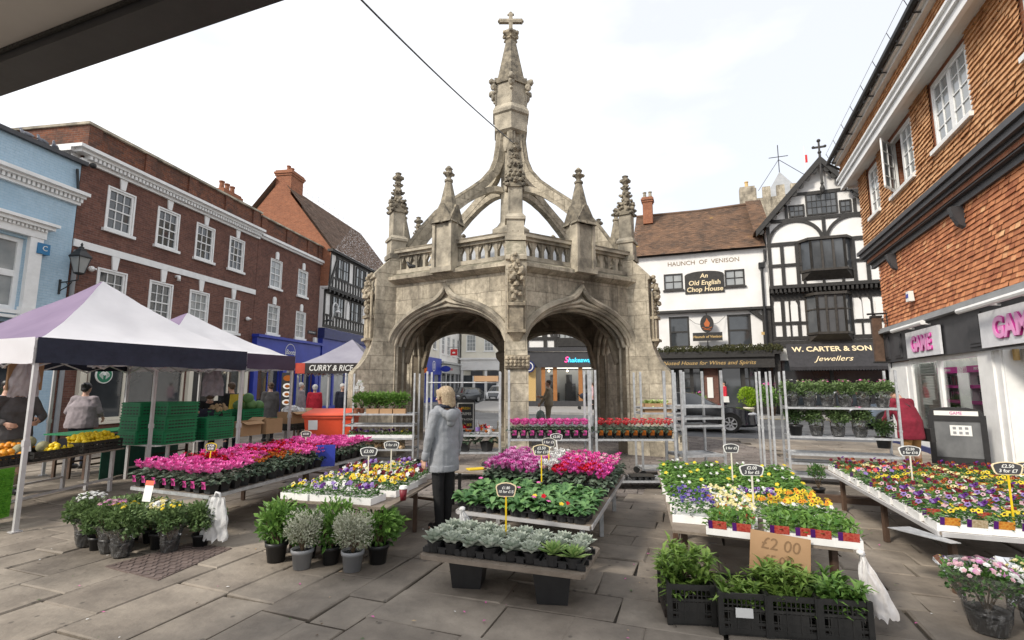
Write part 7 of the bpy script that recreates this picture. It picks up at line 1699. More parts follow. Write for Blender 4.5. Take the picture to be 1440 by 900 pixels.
def hanging_bag(label, loc, rz, w, h, mat_, name='carrier_bag', sack=False):
 mb = MB(); nx, nz = 16, 20; vs = []; fs = []
 for side in (0, 1):
  for j in range(nz + 1):
   v = j / nz
   for i in range(nx + 1):
    u = i / nx * 2 - 1; ww = w / 2 * ((.12 + .88 * min(1, v * 1.35)) if sack else (.55 + .45 * min(1, v * 1.8))); y = (1 if side else -1) * (.012 + .05 * math.sin(pi * (i / nx)) * min(1, v * 1.4)) * (1 - .3 * v) + .12 * w * noise.noise(Vector((u * 4 + side * 9, v * 3, w * 10))) + .055 * w * noise.noise(Vector((u * 9 + side * 9, v * 9, w * 10)))
    vs.append((u * ww + .015 * noise.noise(Vector((v * 5, u, 3))), y, -h * v + .05 * v * noise.noise(Vector((u * 4, v, 7)))))
 n_ = (nx + 1) * (nz + 1)
 for s_ in (0, 1):
  for j in range(nz):
   for i in range(nx):
    a = s_ * n_ + j * (nx + 1) + i; q = (a, a + 1, a + nx + 2, a + nx + 1); fs.append(q if s_ else q[::-1])
 mb.add(vs, fs); mb.blob((0, 0, .01), (.03, .025, .022), sub=1, jit=.25) if sack else mb.tube([(-w * .12, 0, -.01), (-w * .05, 0, .05), (w * .1, 0, .04), (w * .14, 0, -.01)], .012, 5)
 if sack: mb.v = [(q[0] - q[2] * .22, q[1], q[2]) for q in mb.v]
 return single(name, mb, mat_, label, 'bag', loc, rz, smooth=True)
hanging_bag('crumpled white carrier bag hanging off the corner of the pink flower table', (-3.06, 5.36, .50), R(-10), .29, .42, M['plastic_bag'])

# ------------------------------------------------------------------ left: pansy table
Q = [(-2.36, 5.27), (-1.18, 4.91), (-.84, 6.85), (-2.05, 7.5)]
table(Q, .5, 'brown plank table with white trays of yellow and purple pansies', 4, edge=None)
rz = qang(Q)
PT = [bedding('x', ['yellow', 'orange', 'yellow', 'white', 'cream'], 21, fr=.024, nl=200), bedding('x', ['white', 'white', 'violet', 'purple'], 20, fr=.024, nl=200), bedding('x', ['yellow', 'orange', 'maroon', 'white'], 21, fr=.025, nl=200), bedding('x', ['purple', 'violet', 'white', 'maroon'], 17, fr=.024, nl=200), bedding('x', ['white', 'cream', 'yellow', 'violet'], 20, fr=.02, leaf='leaf_bright', nl=200)]
lay = [(0, .14, .07, 4), (1, .42, .08, 1), (1, .72, .08, 3), (0, .80, .27, 0), (2, .2, .27, 4), (1, .5, .27, 0), (1, .2, .42, 3), (2, .5, .42, 2), (0, .80, .42, 2), (1, .2, .57, 2), (2, .5, .57, 0), (0, .8, .57, 2), (3, .2, .74, 3), (3, .5, .74, 4), (2, .8, .74, 3), (3, .5, .9, 3)]
labs = ['front left corner tray of pale yellow violas on the plank table', 'second white tray of white and violet pansies at the front edge', 'white tray of white and purple pansies at the front right', 'tray of yellow and orange pansies beside the red paper cup', 'tray of pale violas on the left side, second row', 'tray of yellow pansies behind the front trays in the middle', 'tray of purple and white pansies on the left, third row', 'tray of orange and maroon pansies in the middle, third row', 'tray of orange pansies near the grey hoodie sleeve', 'tray of yellow pansies on the left, fourth row', 'tray of yellow and white pansies in the middle, fourth row', 'tray of orange and white pansies right of the middle, fourth row', 'tray of dark purple pansies at the back left', 'tray of cream violas at the back middle', 'tray of violet pansies at the back right by the woman', 'rearmost tray of purple pansies on the plank table']
for (_, u, v, k), lb in zip(lay, labs): p = bil(Q, u, v); PT[k].put((p.x, p.y, .5), rz + rnd.uniform(-.06, .06), lb, 'pansy trays on the plank table')
price_sign((-1.62, 5.78, .58), .33, ['£3.00'], 'white staked price card in front among the pansies', stake='cream_plastic', w=.2, h=.10, size=.05, rim='chalk')
price_sign((-1.47, 6.22, .58), .35, ['5 for £4'], 'taller white price card behind among the yellow pansies', stake='cream_plastic', w=.19, h=.10, size=.042, rim='chalk')
t = thing('paper_cup', 'dark red paper coffee cup with white lid on the plank table', 'cup', (-1.10, 5.22, .5))
mb = MB(); mb.lathe([(.028, 0), (.040, .115)], seg=20); part('cup', mb, mk('cup_red', (.17, .012, .022), None, .5), t, True); mb = MB(); mb.lathe([(.043, .113), (.043, .125), (.038, .13), (.036, .142), (.01, .143)], seg=20); part('lid', mb, M['chalk'], t)
# potted shrubs in front
SH = [bush('glossy_shrub', 'x', 'potted shrub', 'leaf_bright', 560, .20, .35, .185, .075, .034, .095, .17), bush('pale_shrub', 'x', 'potted shrub', 'leaf_pale', 2000, .165, .335, .155, .028, .012, .095, .17, 'grey_plastic'), bush('glossy_shrub', 'x', 'potted shrub', 'leaf_bright', 480, .20, .36, .20, .07, .032, .09, .16)]
for i, (x, y, k, s_, lb) in enumerate([(-2.24, 4.98, 0, 1.04, 'glossy green shrub in a black pot, leftmost of the front row'), (-1.92, 4.80, 1, 1.0, 'pale grey leaved shrub in a grey pot next to the leftmost green one'), (-1.70, 4.92, 2, .98, 'green shrub in a black pot between the two pale shrubs'), (-1.44, 4.74, 1, 1.02, 'pale grey leaved shrub in a grey pot on the right of the row'), (-1.26, 4.93, 0, 1.0, 'glossy green shrub in a black pot at the right end of the row'), (-2.36, 5.18, 2, .9, 'green shrub half hidden behind the leftmost pot'), (-1.98, 5.08, 0, .9, 'green shrub behind the left pale shrub')]): SH[k].put((x, y, 0), i * 1.7, lb, 'potted shrubs before the plank table', s_)

# ------------------------------------------------------------------ front left: potted chrysanthemums
def mum(fl, n, **k): return bush('chrysanthemum', 'x', 'potted flower', 'leaf_mum', 1500, .19, .34, .135, .04, .027, .085, .14, flowers=fl, nfl=n, **k)
CH = dict(white=mum(['white'], 40, fr=.021, sleeve=1), lilac=mum(['lilac', 'palepink'], 30, fr=.022, sleeve=1), yellow=mum(['yellow'], 8, fr=.022, sleeve=1), plain=mum(None, 0), big=bush('chrysanthemum', 'x', 'potted flower', 'leaf_mum', 800, .165, .35, .10, .036, .024, .09, .16, flowers=['white', 'white', 'cream'], nfl=85, fr=.025, cup=.45))
for i, (x, y, k, s_, lb) in enumerate([(-4.42, 5.42, 'white', 1.05, 'bushy white flowered chrysanthemum at the left end of the floor group'), (-4.22, 5.32, 'plain', .9, 'plain green chrysanthemum second from the left'), (-4.02, 5.22, 'lilac', 1.0, 'chrysanthemum with lilac flowers in a clear sleeve'), (-3.80, 5.10, 'yellow', 1.0, 'chrysanthemum with a few yellow flowers in a ruffled clear sleeve'), (-3.62, 5.36, 'big', 1.0, 'chrysanthemum covered in a dense dome of white flowers'), (-3.42, 5.22, 'yellow', .95, 'chrysanthemum with one yellow flower in a tall clear wrap'), (-3.22, 5.4, 'plain', .95, 'plain green bush beside the hanging white bag'), (-4.1, 5.62, 'plain', 1.0, 'plain green bush behind the lilac flowers'), (-3.85, 5.56, 'plain', .95, 'plain green bush behind the yellow flowers')]): CH[k].put((x, y, 0), i * 1.3, lb, 'chrysanthemum pots on the paving', s_)
mb = MB(); mb.add([(-.055, 0, 0), (.055, 0, 0), (.055, .03, .2), (-.055, .03, .2)], [(0, 1, 2, 3)], 0); mb.add([(-.055, .0205, .16), (.055, .0205, .16), (.055, .0295, .205), (-.055, .0295, .205)], [(0, 1, 2, 3)], 1)
single('plant_card', mb, [M['paper'], mk('card_top', (.75, .12, .06), None, .5)], 'white and orange plant card tucked among the chrysanthemums', 'plant card', (-3.78, 5.34, .46), R(-15))
mb = MB(); mb.M = Matrix.Rotation(.34, 4, 'Z')
P4 = [G(148, 797), G(222, 817), G(326, 772), G(268, 765)]; c4 = sum(P4, Vector()) / 4
mb = MB(); mb.prism([(p.x, p.y, -.004) for p in P4], (0, 0, .012), 0)
for i in range(9):
 for j in range(13):
  a, b = P4[0] + (P4[1] - P4[0]) * ((i + .5) / 9), P4[3] + (P4[2] - P4[3]) * ((i + .5) / 9); p = a + (b - a) * ((j + .5) / 13); mb.box((p.x, p.y, .011), (.06, .035, .007), rz=.35 + (pi / 2 if (i + j) % 2 else 0), m=0)
single('drain_cover', mb, mk('drain_brown', (.09, .065, .058), (.16, .12, .105), .75, scale=5, bump=.4, use_v=.4), 'brown studded metal drain cover set in the paving', 'drain cover')

# ------------------------------------------------------------------ centre: succulent table on two black tubs
Q = [(-.74, 4.23), (.51, 3.79), (.73, 4.40), (-.52, 4.84)]
table(Q, .30, 'low board on black tubs carrying trays of grey succulents', 3, legs=False, topm='wood_plank', edge='wood_plank', name='display_board'); rz = qang(Q)
for i, (x, y) in enumerate(((-.36, 4.44), (.32, 4.14))):
 mb = MB(); mb.lathe([(.165, 0), (.205, .235), (.222, .235), (.222, .255)], seg=4, ph=pi / 4); o = single('square_tub', mb, M['black_plastic'], ('square black tub under the left end of the succulent board', 'square black tub under the right end of the succulent board')[i], 'tub', (x, y, 0), rz + R(12), 'tubs under the succulent board')
ES = [echeveria('x', False, None), echeveria('x', False, None), echeveria('x', True, None)]
def succ_tray(): 
 t = thing('plant_tray', 'x', 'plant tray'); mb = MB(); w, d, h = .285, .40, .055
 mb.b2(-w / 2, w / 2, -d / 2, d / 2, 0, .006)
 for a in ((-w / 2 - .012, w / 2 + .012, -d / 2 - .012, -d / 2 + .004), (-w / 2 - .012, w / 2 + .012, d / 2 - .004, d / 2 + .012), (-w / 2 - .012, -w / 2 + .004, -d / 2, d / 2), (w / 2 - .004, w / 2 + .012, -d / 2, d / 2)): mb.b2(*a, h - .014, h)
 for x in (-w / 2, 0, w / 2):
  for y in (-d / 2, -d / 6, d / 6, d / 2): mb.b2(x - .03, x + .03, y - .012, y + .012, .006, h - .014)
 part('tray', mb, M['black_plastic'], t); return Kind(t)
ST = succ_tray()
for i in range(4):
 u = .125 + i * .25; p = bil(Q, u, .40); lab = ('leftmost', 'second', 'third', 'rightmost')[i]
 ST.put((p.x, p.y, .30), rz, 'black moulded tray, %s of the four succulent trays' % lab, 'succulent trays')
 for a in range(2):
  for b in range(3):
   q = bil(Q, u + (a - .5) * .118, .14 + b * .25); gr = i == 3 and b == 0; k = ES[2] if gr else ES[(a + b) % 2]
   k.put((q.x, q.y, .315), rnd.uniform(0, 6), 'fresh green pointed succulent at the right front of the board' if gr else 'silvery grey rosette succulent in the %s tray' % lab, 'green succulents' if gr else 'grey succulents in the %s tray' % lab, rnd.uniform(1.4, 1.65))
price_sign((-.05, 4.3, .34), .45, ['£1.80', '10 for £15'], 'large price card on a yellow stake among the succulents', w=.175, h=.115, size=.030, rim='cream_letter', rz=R(-6))
hanging_bag('knotted white plastic bag at the back left corner of the succulent board', (-.46, 4.82, .50), R(10), .13, .16, M['plastic_bag'], sack=True)
# centre: primula and cyclamen table
Q = [(-.54, 5.04), (.68, 4.47), (1.52, 6.95), (-.02, 7.55)]
table(Q, .45, 'raised centre table of green primulas backed by pink and white flowers', 4, edge='alu', legm='steel'); rz = qang(Q)
PR = [primula('x', ['pink'], None), primula('x', [], None), primula('x', ['yellow', 'red'], None), primula('x', [], None), primula('x', ['hot', 'coral'], None)]
def cell_tray():
 t = thing('cell_tray', 'x', 'plant tray'); mb = MB(); w, d = .40, .30
 mb.b2(-w / 2, w / 2, -d / 2, d / 2, .052, .058)
 for i in range(4):
  for j in range(3): mb.lathe([(.032, 0), (.045, .052)], (-w / 2 + .05 + i * .1, -d / 2 + .05 + j * .1, 0), 8)
 part('tray', mb, M['black_plastic'], t); return Kind(t)
CT = cell_tray(); nc = 0
for j in range(3):
 for i in range(3):
  p = bil(Q, (i + .5) / 3, .055 + j * .115); CT.put((p.x, p.y, .45), rz, 'black cell tray under the primulas, %s row, %s' % (('front', 'middle', 'back')[j], ('left', 'centre', 'right')[i]), 'cell trays under the primulas')
for j in range(7):
 for i in range(9):
  p = bil(Q, (i + .5 + (j % 2) * .2) / 9.3, .02 + j * .055); k = rnd.choice((0, 1, 1, 1, 2, 3, 3, 4) if j < 2 else (1, 1, 3, 3, 3, 1, 1, 3, 3, 1, 1, 0))
  PR[k].put((p.x, p.y, .455), rnd.uniform(-.5, .5) if k in (0, 2, 4) else rnd.uniform(0, 6), {0: 'broad leaved primula with a pink bloom on the centre table', 1: 'leafy green primula without flowers on the centre table', 2: 'primula with yellow and red blooms on the centre table', 3: 'leafy green primula without flowers on the centre table', 4: 'primula with coral and deep pink blooms on the centre table'}[k], {0: 'pink primulas', 1: 'leafy primulas', 2: 'yellow primulas', 3: 'leafy primulas', 4: 'coral primulas'}[k], rnd.uniform(.95, 1.2))
KC = dict(lilac=cyclamen('x', ['magenta', 'lilac', 'magenta'], 20), white=cyclamen('x', ['white', 'white', 'palepink'], 13), hot=cyclamen('x', ['hot', 'red', 'magenta'], 18), red=cyclamen('x', ['red', 'hot'], 16), pk=cyclamen('x', ['pink', 'palepink', 'hot'], 16), yel=bedding('x', ['yellow', 'cream'], 12, grp=None))
for j in range(10):
 for i in range(9):
  v = .45 + j * .054; u = (i + .5) / 9; p = bil(Q, u, v)
  k = 'lilac' if u < .38 - .015 * j + .1 else ('white' if u < .55 else ('hot' if j < 4 else 'pk'))
  if u > .55 and j < 3 and i % 2: k = 'red'
  if k == 'hot' and j > 5: k = 'pk'
  KC[k].put((p.x, p.y, .45), rnd.uniform(0, 6), {'lilac': 'mauve cyclamen at the left back of the centre table', 'white': 'white cyclamen in the middle of the centre table', 'hot': 'crimson pink cyclamen at the right of the centre table', 'red': 'red cyclamen just behind the primulas on the right', 'pk': 'candy pink cyclamen at the back right of the centre table'}[k], {'lilac': 'mauve cyclamen', 'white': 'white cyclamen', 'hot': 'crimson cyclamen', 'red': 'red cyclamen by the primulas', 'pk': 'candy pink cyclamen'}[k], rnd.uniform(1.0, 1.2))
KC['yel'].put((.75, 7.35, .5), rz, 'low tray of small yellow flowers behind the white cyclamen')
price_sign((.33, 5.75, .53), .40, ['£2.50', '5 for £10'], 'nearer of two green edged price cards on yellow stakes over the primulas', w=.20, h=.12, size=.042, rim='cream_letter')
price_sign((.45, 6.25, .56), .40, ['3 for £5'], 'farther of two green edged price cards on yellow stakes', w=.17, h=.11, size=.04, rim='leaf_pale')
price_sign((.64, 7.0, .55), .40, ['£2.00'], 'white price card on a pale stake behind the centre table', stake='chalk', w=.17, h=.09, size=.045, rim='chalk', tilt=-.03)

# ------------------------------------------------------------------ right table
Q = [(1.29, 4.19), (2.42, 3.71), (3.50, 6.45), (1.98, 7.0)]
table(Q, .5, 'grey plank table of white trays with small mixed violas on the right', 4, edge=None); rz = qang(Q)
RT = [bedding('x', [], 0, 'leaf_bright', nl=260, hh=.11, cards=2, ll=.055, upright=.5), bedding('x', ['cream', 'white', 'cream'], 70, fr=.013, dark=False, cards=2, leaf='leaf_bright'), bedding('x', ['yellow', 'orange', 'yellow'], 60, fr=.017, leaf='leaf_bright'), bedding('x', ['violet', 'purple', 'white'], 55, fr=.015), bedding('x', ['blue', 'violet'], 40, fr=.014, leaf='leaf_mid', hh=.12), bedding('x', ['white'], 3, 'leaf_bright', nl=240, hh=.12, ll=.06, fr=.02, dark=False), bedding('x', ['yellow'], 2, 'leaf_bright', nl=240, hh=.12, ll=.065, fr=.02, dark=False)]
lay = [(.36, .035, 0, 'front tray of bare green seedlings with two red picture cards'), (.70, .05, 0, 'front tray of leafy seedlings behind the cardboard price notice'), (.92, .045, 0, 'corner tray of leafy plants at the right front of the grey table'), (.16, .13, 4, 'tray of small blue flowers at the left front edge'), (.42, .15, 1, 'tray of tiny cream violas with picture cards'), (.72, .16, 5, 'leafy tray right behind the cardboard notice'), (.92, .16, 5, 'leafy tray on the right edge, second row'), (.16, .26, 4, 'tray of purple blue flowers on the left edge, third row'), (.42, .26, 1, 'tray of white violas in the middle, third row'), (.66, .27, 2, 'tray of orange and yellow violas in front of the white stake'), (.90, .28, 2, 'tray of orange violas on the right edge'), (.14, .39, 5, 'leafy tray on the left edge, fourth row'), (.38, .38, 1, 'tray of cream violas in the middle, fourth row'), (.62, .39, 3, 'tray of lilac violas in the middle, fourth row'), (.86, .40, 2, 'tray of yellow violas on the right, fourth row')]
for j in range(5):
 for i in range(4): lay.append((.13 + i * .245, .51 + j * .105, 6 if (i + j) % 2 else 5, 'leafy green tray, row %s from the back, %s' % (('five', 'four', 'three', 'two', 'one')[j], ('left edge', 'left of the middle', 'right of the middle', 'right edge')[i])))
for u, v, k, lb in lay: p = bil(Q, u, v); RT[k].put((p.x, p.y, .5), rz + rnd.uniform(-.05, .05), lb, 'flower trays on the grey plank table')
price_sign((2.03, 4.35, .56), .38, ['£2.00', '3 for £5'], 'dark price card on a pale wooden stake in the middle of the viola table', stake='cream_plastic', w=.20, h=.095, size=.036, rim='chalk', rz=R(-10))
price_sign((2.36, 5.5, .58), .40, ['2 for £5'], 'smaller dark price card at the back of the viola table', stake='cream_plastic', w=.165, h=.095, size=.036, rim='chalk', rz=R(-8))
# black lattice crates of greens
def lattice_crate(w=.295, d=.36, h=.265):
 t = thing('lattice_crate', 'x', 'crate'); 
 mb = MB(); mb.b2(-w / 2, w / 2, -d / 2, d / 2, 0, .012)
 for sx in (-1, 1):
  for sy in (-1, 1): mb.b2(sx * w / 2 - .018, sx * w / 2 + .018, sy * d / 2 - .012, sy * d / 2 + .012, 0, h)
 def side(a, b, pnl):
  a, b = Vector(a), Vector(b); n_ = 9
  for z, hh in ((h - .018, .036), (h * .62, .018), (h * .30, .018), (.03, .03)): mb.beam((a.x, a.y, z), (b.x, b.y, z), .012, hh)
  for i in range(1, n_):
   p = a + (b - a) * (i / n_); mb.beam((p.x, p.y, .03), (p.x, p.y, h - .03), .007, .009 if i % 3 else .016)
  for i in range(5): z = .05 + i * .048; mb.beam((a.x, a.y, z), (b.x, b.y, z), .006, .006)
  if pnl: c = (a + b) / 2; mb.beam((a.x * .7 + c.x * .3, a.y, h * .36), (b.x * .7 + c.x * .3, b.y, h * .36), .008, h * .42) if abs(a.y - b.y) < .01 else None
 for sy, pn in ((-1, True), (1, False)): side((-w / 2 + .018, sy * d / 2, 0), (w / 2 - .018, sy * d / 2, 0), pn)
 for sx in (-1, 1): side((sx * w / 2, -d / 2 + .012, 0), (sx * w / 2, d / 2 - .012, 0), False)
 part('basket', mb, M['black_crate'], t); return Kind(t)
LC = lattice_crate()
def greens(label, leaf, n, w, d, z0, h, L, W):
 t = thing('wallflower_bundle', label, 'green plants'); f = MB()
 for s_ in range(n // 9):
  x, y = rnd.uniform(-w / 2, w / 2), rnd.uniform(-d / 2, d / 2); zz = z0 + rnd.uniform(.0, h); lean = rv(.5)
  for k in range(9): az = rnd.uniform(0, 6.28); bigleaf(f, (x + lean.x * .04, y + lean.y * .04, zz + rnd.uniform(-.03, .02)), az, rnd.uniform(.2, 1.3), L * rnd.uniform(.7, 1.25), W * 1.3, .7, n=2)
 part('foliage', f, M[leaf], t)
 s_ = MB(); s_.b2(-w / 2, w / 2, -d / 2, d / 2, .02, z0 * .5); part('root_block', s_, M['soil'], t)
 return t
ca = math.atan2(-.19, 1.19)
for i, (x, y) in enumerate(((1.27, 3.88), (1.58, 3.73), (1.885, 3.68), (2.19, 3.63))):
 lb = ('black lattice crate at the left end, set slightly back', 'black lattice crate with a white sticker on its front', 'black lattice crate third from the left under the cardboard notice', 'black lattice crate at the right end next to the paper sack')[i]
 LC.put((x, y, 0), ca + (.05 if i == 0 else 0), lb, 'lattice crates on the paving')
 g_ = greens(('tall clump of green wallflowers spilling out of the left crate', 'low wallflower leaves inside the crate with the sticker', 'thick wallflower leaves in the third crate', 'dark wallflower leaves in the right end crate')[i], ('leaf_wall', 'leaf_wall', 'leaf_wall', 'leaf_bright')[i], (800, 300, 620, 500)[i], .28 if i else .34, .32, .14, (.30, .10, .22, .17)[i], .095, .022)
 g_.location = (x, y, .01); g_.rotation_euler = (0, 0, ca)
mb = MB(); mb.b2(-.055, .055, -.004, 0, -.03, .03); single('crate_sticker', mb, M['paper'], 'torn white sticker on the front of the second crate', 'sticker', (1.545, 3.535, .15), ca)
t = thing('cardboard_notice', 'brown cardboard notice with handwritten £2.00 leaning on the viola table', 'price notice', (1.93, 3.80, .30), R(-14))
T_ = Matrix.Rotation(R(-10), 4, 'X') @ Matrix.Rotation(R(7), 4, 'Y')
mb = MB(); mb.M = T_; mb.b2(-.20, .20, -.004, .004, .0, .27); part('card', mb, M['cardboard'], t)
ink = mk('marker_ink', (.22, .13, .065), None, .8)
for tx, sz, x, z in (('£2 00', .115, .0, .19), ('£5.00', .085, -.02, .085)):
 o = text('handwriting', tx, sz, ink, t, (0, 0, 0), depth=.0006, shear=.1); o.matrix_local = T_ @ Matrix.Translation((x, -.0065, z)) @ Matrix.Rotation(pi / 2, 4, 'X')
hanging_bag('creased white and brown paper sack hanging from the right corner of the viola table', (2.44, 3.66, .48), R(-20), .20, .40, mk('paper_sack', (.62, .58, .55), (.80, .78, .77), .7, scale=4, bump=.5, bscale=10, use_v=0), 'paper_sack', True)

# ------------------------------------------------------------------ far right table of pansies
Q = [(3.39, 4.13), (4.95, 3.55), (6.15, 6.55), (4.33, 7.09)]
table(Q, .5, 'wide table at the right edge covered with white trays of winter pansies', 5, edge='alu'); rz = qang(Q)
def ft(c, n=14, **k): return bedding('x', c, n, fr=.0215, nl=230, hh=.095, **k)
FT = [ft(['maroon', 'maroon', 'cream', 'rust', 'purple'], cards=1), ft(['cream', 'rust', 'maroon', 'cream'], leaf='leaf_bright', cards=1), ft(['purple', 'violet', 'white', 'maroon', 'palepink'], 15, cards=1), ft(['yellow', 'maroon', 'yellow'], 9, cards=2), ft(['coral', 'palepink', 'purple', 'cream', 'violet', 'white'], 15)]
nm = ['maroon and yellow', 'cream and rust', 'purple and white', 'yellow and red', 'coral and pink']
for j in range(10):
 for i in range(5):
  k = 3 if j == 0 and i < 3 else (0 if j > 7 else rnd.choice((1, 4, 3) if j in (5, 6, 7) else (2, 2, 4, 0, 1)))
  p = bil(Q, .105 + i * .198, .05 + j * .1)
  FT[k].put((p.x, p.y, .5), rz + rnd.uniform(-.03, .03), '%s pansy tray, %s row from the front, %s' % (nm[k], ('first', 'second', 'third', 'fourth', 'fifth', 'sixth', 'seventh', 'eighth', 'ninth', 'rearmost')[j], ('leftmost', 'second from left', 'central', 'second from right', 'rightmost')[i]), 'pansy trays on the wide table')
price_sign((4.36, 5.6, .58), .36, ['£2.50', '5 for £10'], 'white rimmed price card on a pale stake in the wide pansy table', stake='cream_plastic', w=.22, h=.11, size=.038, rim='chalk', rz=R(-12))
price_sign((3.92, 4.06, .60), .40, ['£2.50', '3 for £7'], 'black price card on a tall yellow stake at the right', w=.205, h=.10, size=.036, rim='cream_letter', rz=R(-18))
price_sign((4.22, 4.2, .60), .38, ['£2.50', '4 for £9'], 'price card on a yellow stake cut by the right edge of the photo', w=.2, h=.10, size=.036, rim='cream_letter', rz=R(-18))
mb = MB(); mb.add([(3.28, 4.2, .49), (3.42, 3.98, .46), (3.62, 3.9, .46), (3.5, 4.3, .50)], [(0, 1, 2, 3)]); single('metal_sheet', MB().prism([(3.16, 4.38, .462), (3.34, 3.98, .455), (3.42, 3.98, .455), (3.36, 4.4, .462)], (0, 0, .006)), M['steel'], 'bare grey metal strip at the near corner of the wide table', 'metal strip')
# wrapped bouquets at the bottom right
MU = [bush('wrapped_chrysanthemum', 'x', 'potted flower', 'leaf_mid', 900, .19, .32, .12, .034, .02, .115, .15, flowers=['palepink', 'palepink', 'lilac', 'white'], nfl=90, fr=.021, cup=.46, sleeve=2), bush('wrapped_chrysanthemum', 'x', 'potted flower', 'leaf_mid', 900, .18, .32, .12, .034, .02, .11, .15, flowers=['white', 'cream'], nfl=70, fr=.02, cup=.46, sleeve=2)]
MU[0].put((3.22, 3.60, 0), 0, 'pale pink chrysanthemum pot in a wide clear wrap at the bottom right', 'wrapped chrysanthemums', 1.0); MU[1].put((3.58, 3.58, 0), 1, 'white chrysanthemum pot in clear wrap cut by the right edge', 'wrapped chrysanthemums', 1.0); MU[1].put((3.62, 3.2, 0), 2, 'second white chrysanthemum pot in clear wrap nearest the corner', 'wrapped chrysanthemums', .95)
TP = bush('bay_topiary', 'x', 'potted tree', 'leaf_mid', 330, .13, .36, .13, .04, .02, .085, .14); TP.put((4.58, 7.70, 0), 0, 'small round headed bush in a black pot alone on the paving', None, .98)
mb = MB(); mb.beam((3.2, 7.9, .05), (5.3, 7.1, .05), .10, .1); single('timber_skid', mb, M['wood_dark'], 'dark timber beam lying on the paving behind the small potted bush', 'beam')

# ------------------------------------------------------------------ plant trolleys
trolley('galvanised trolley with a shelf of pink cyclamen under the right arch', (-.05, 8.2, 0), 0, 1.30, .5, [.79])
trolley('galvanised trolley with a shelf of red cyclamen before the right pier', (1.36, 8.2, 0), 0, 1.27, .5, [.79])
trolley('empty tall trolley frame turned sideways in front of the black car', (2.78, 8.25, 0), R(12), .74, .55, [.52, 1.0, 1.12, 1.31])
trolley('narrow trolley holding a cardboard box of lettuces beside the right pier', (2.38, 9.3, 0), 0, .80, .5, [.86, 1.15, 1.25])
trolley('trolley frame behind the woman with bottles on one shelf', (-1.52, 9.0, 0), 0, 1.30, .5, [.48, .78])
mb = MB()
trolley('trolley stacked with pot plants and trays before the left arch', (-3.38, 10.2, 0), 0, 1.40, .55, [.38, .60, .86, 1.08])
trolley('wide trolley with two shelves of wrapped chrysanthemums on the right', (4.74, 8.73, 0), math.atan2(-.53, 1.5), 1.62, .5, [.35, .50, .79, 1.28])
trolley('slim folded trolley frame left of the chrysanthemum rack', (4.42, 8.95, 0), math.atan2(-.53, 1.5), .17, .5, [])
for k in range(2):
 for i in range(9):
  K['pinkc' if k == 0 else 'pink'].put((.04 + i * .142, 8.29 + k * .19, .79), 0, 'pink cyclamen with card in the front row of the trolley under the right arch' if k == 0 else 'pink cyclamen in the rear row of the trolley under the right arch', 'trolley pink cyclamen %s row' % ('front', 'rear')[k], 1.12)
KR = cyclamen('x', ['red', 'red', 'coral'], 7, card='rust')
for k in range(2):
 for i in range(9):
  KR.put((1.44 + i * .138, 8.29 + k * .19, .79), 0, 'red cyclamen with card in the front row of the trolley by the right pier' if k == 0 else 'red cyclamen in the rear row of the trolley by the right pier', 'trolley red cyclamen %s row' % ('front', 'rear')[k], 1.12)
for i in range(2): CT.put((1.68 + i * .44, 8.4, .14), 0, ('empty black cell tray on the trolley base, left one', 'empty black cell tray on the trolley base, right one')[i], 'empty cell trays')
CR = dict(a=bush('rack_chrysanthemum', 'x', 'potted flower', 'leaf_mum', 1000, .16, .30, .12, .036, .024, .09, .15, flowers=['pink', 'palepink'], nfl=9, fr=.018, sleeve=1), b=bush('rack_chrysanthemum', 'x', 'potted flower', 'leaf_mum', 1000, .16, .30, .12, .036, .024, .09, .15, flowers=['white', 'cream'], nfl=6, fr=.018, sleeve=1), c=bush('rack_chrysanthemum', 'x', 'potted flower', 'leaf_dark', 700, .15, .29, .11, .033, .022, .10, .16))
ux = Vector((.9428, -.3331, 0)); uy = Vector((.3331, .9428, 0)); o0 = Vector((4.74, 8.73, 0))
rowl = ['bushy white flowered pot at the left end of the top shelf', 'pink flowered pot second on the top shelf', 'wrapped pink chrysanthemum third on the top shelf', 'wrapped chrysanthemum in the middle of the top shelf', 'wrapped chrysanthemum fifth on the top shelf', 'pink flowered pot at the right end of the top shelf']
for i in range(6): p = o0 + ux * (.14 + i * .268) + uy * .22; CR['b' if i == 0 else 'a'].put((p.x, p.y, 1.28), i * 1.1, rowl[i], 'top shelf chrysanthemums', 1.05)
rowl = ['dark bush at the left end of the lower shelf', 'wrapped pot with pink buds second on the lower shelf', 'wrapped bushy pot in the middle of the lower shelf', 'bushy pot fourth on the lower shelf', 'plain dark bush at the right end of the lower shelf']
for i in range(5): p = o0 + ux * (.16 + i * .32) + uy * .22; CR['c' if i in (0, 4) else 'a'].put((p.x, p.y, .79 if i < 4 else .62), i * 1.7, rowl[i], 'lower shelf chrysanthemums', 1.12)
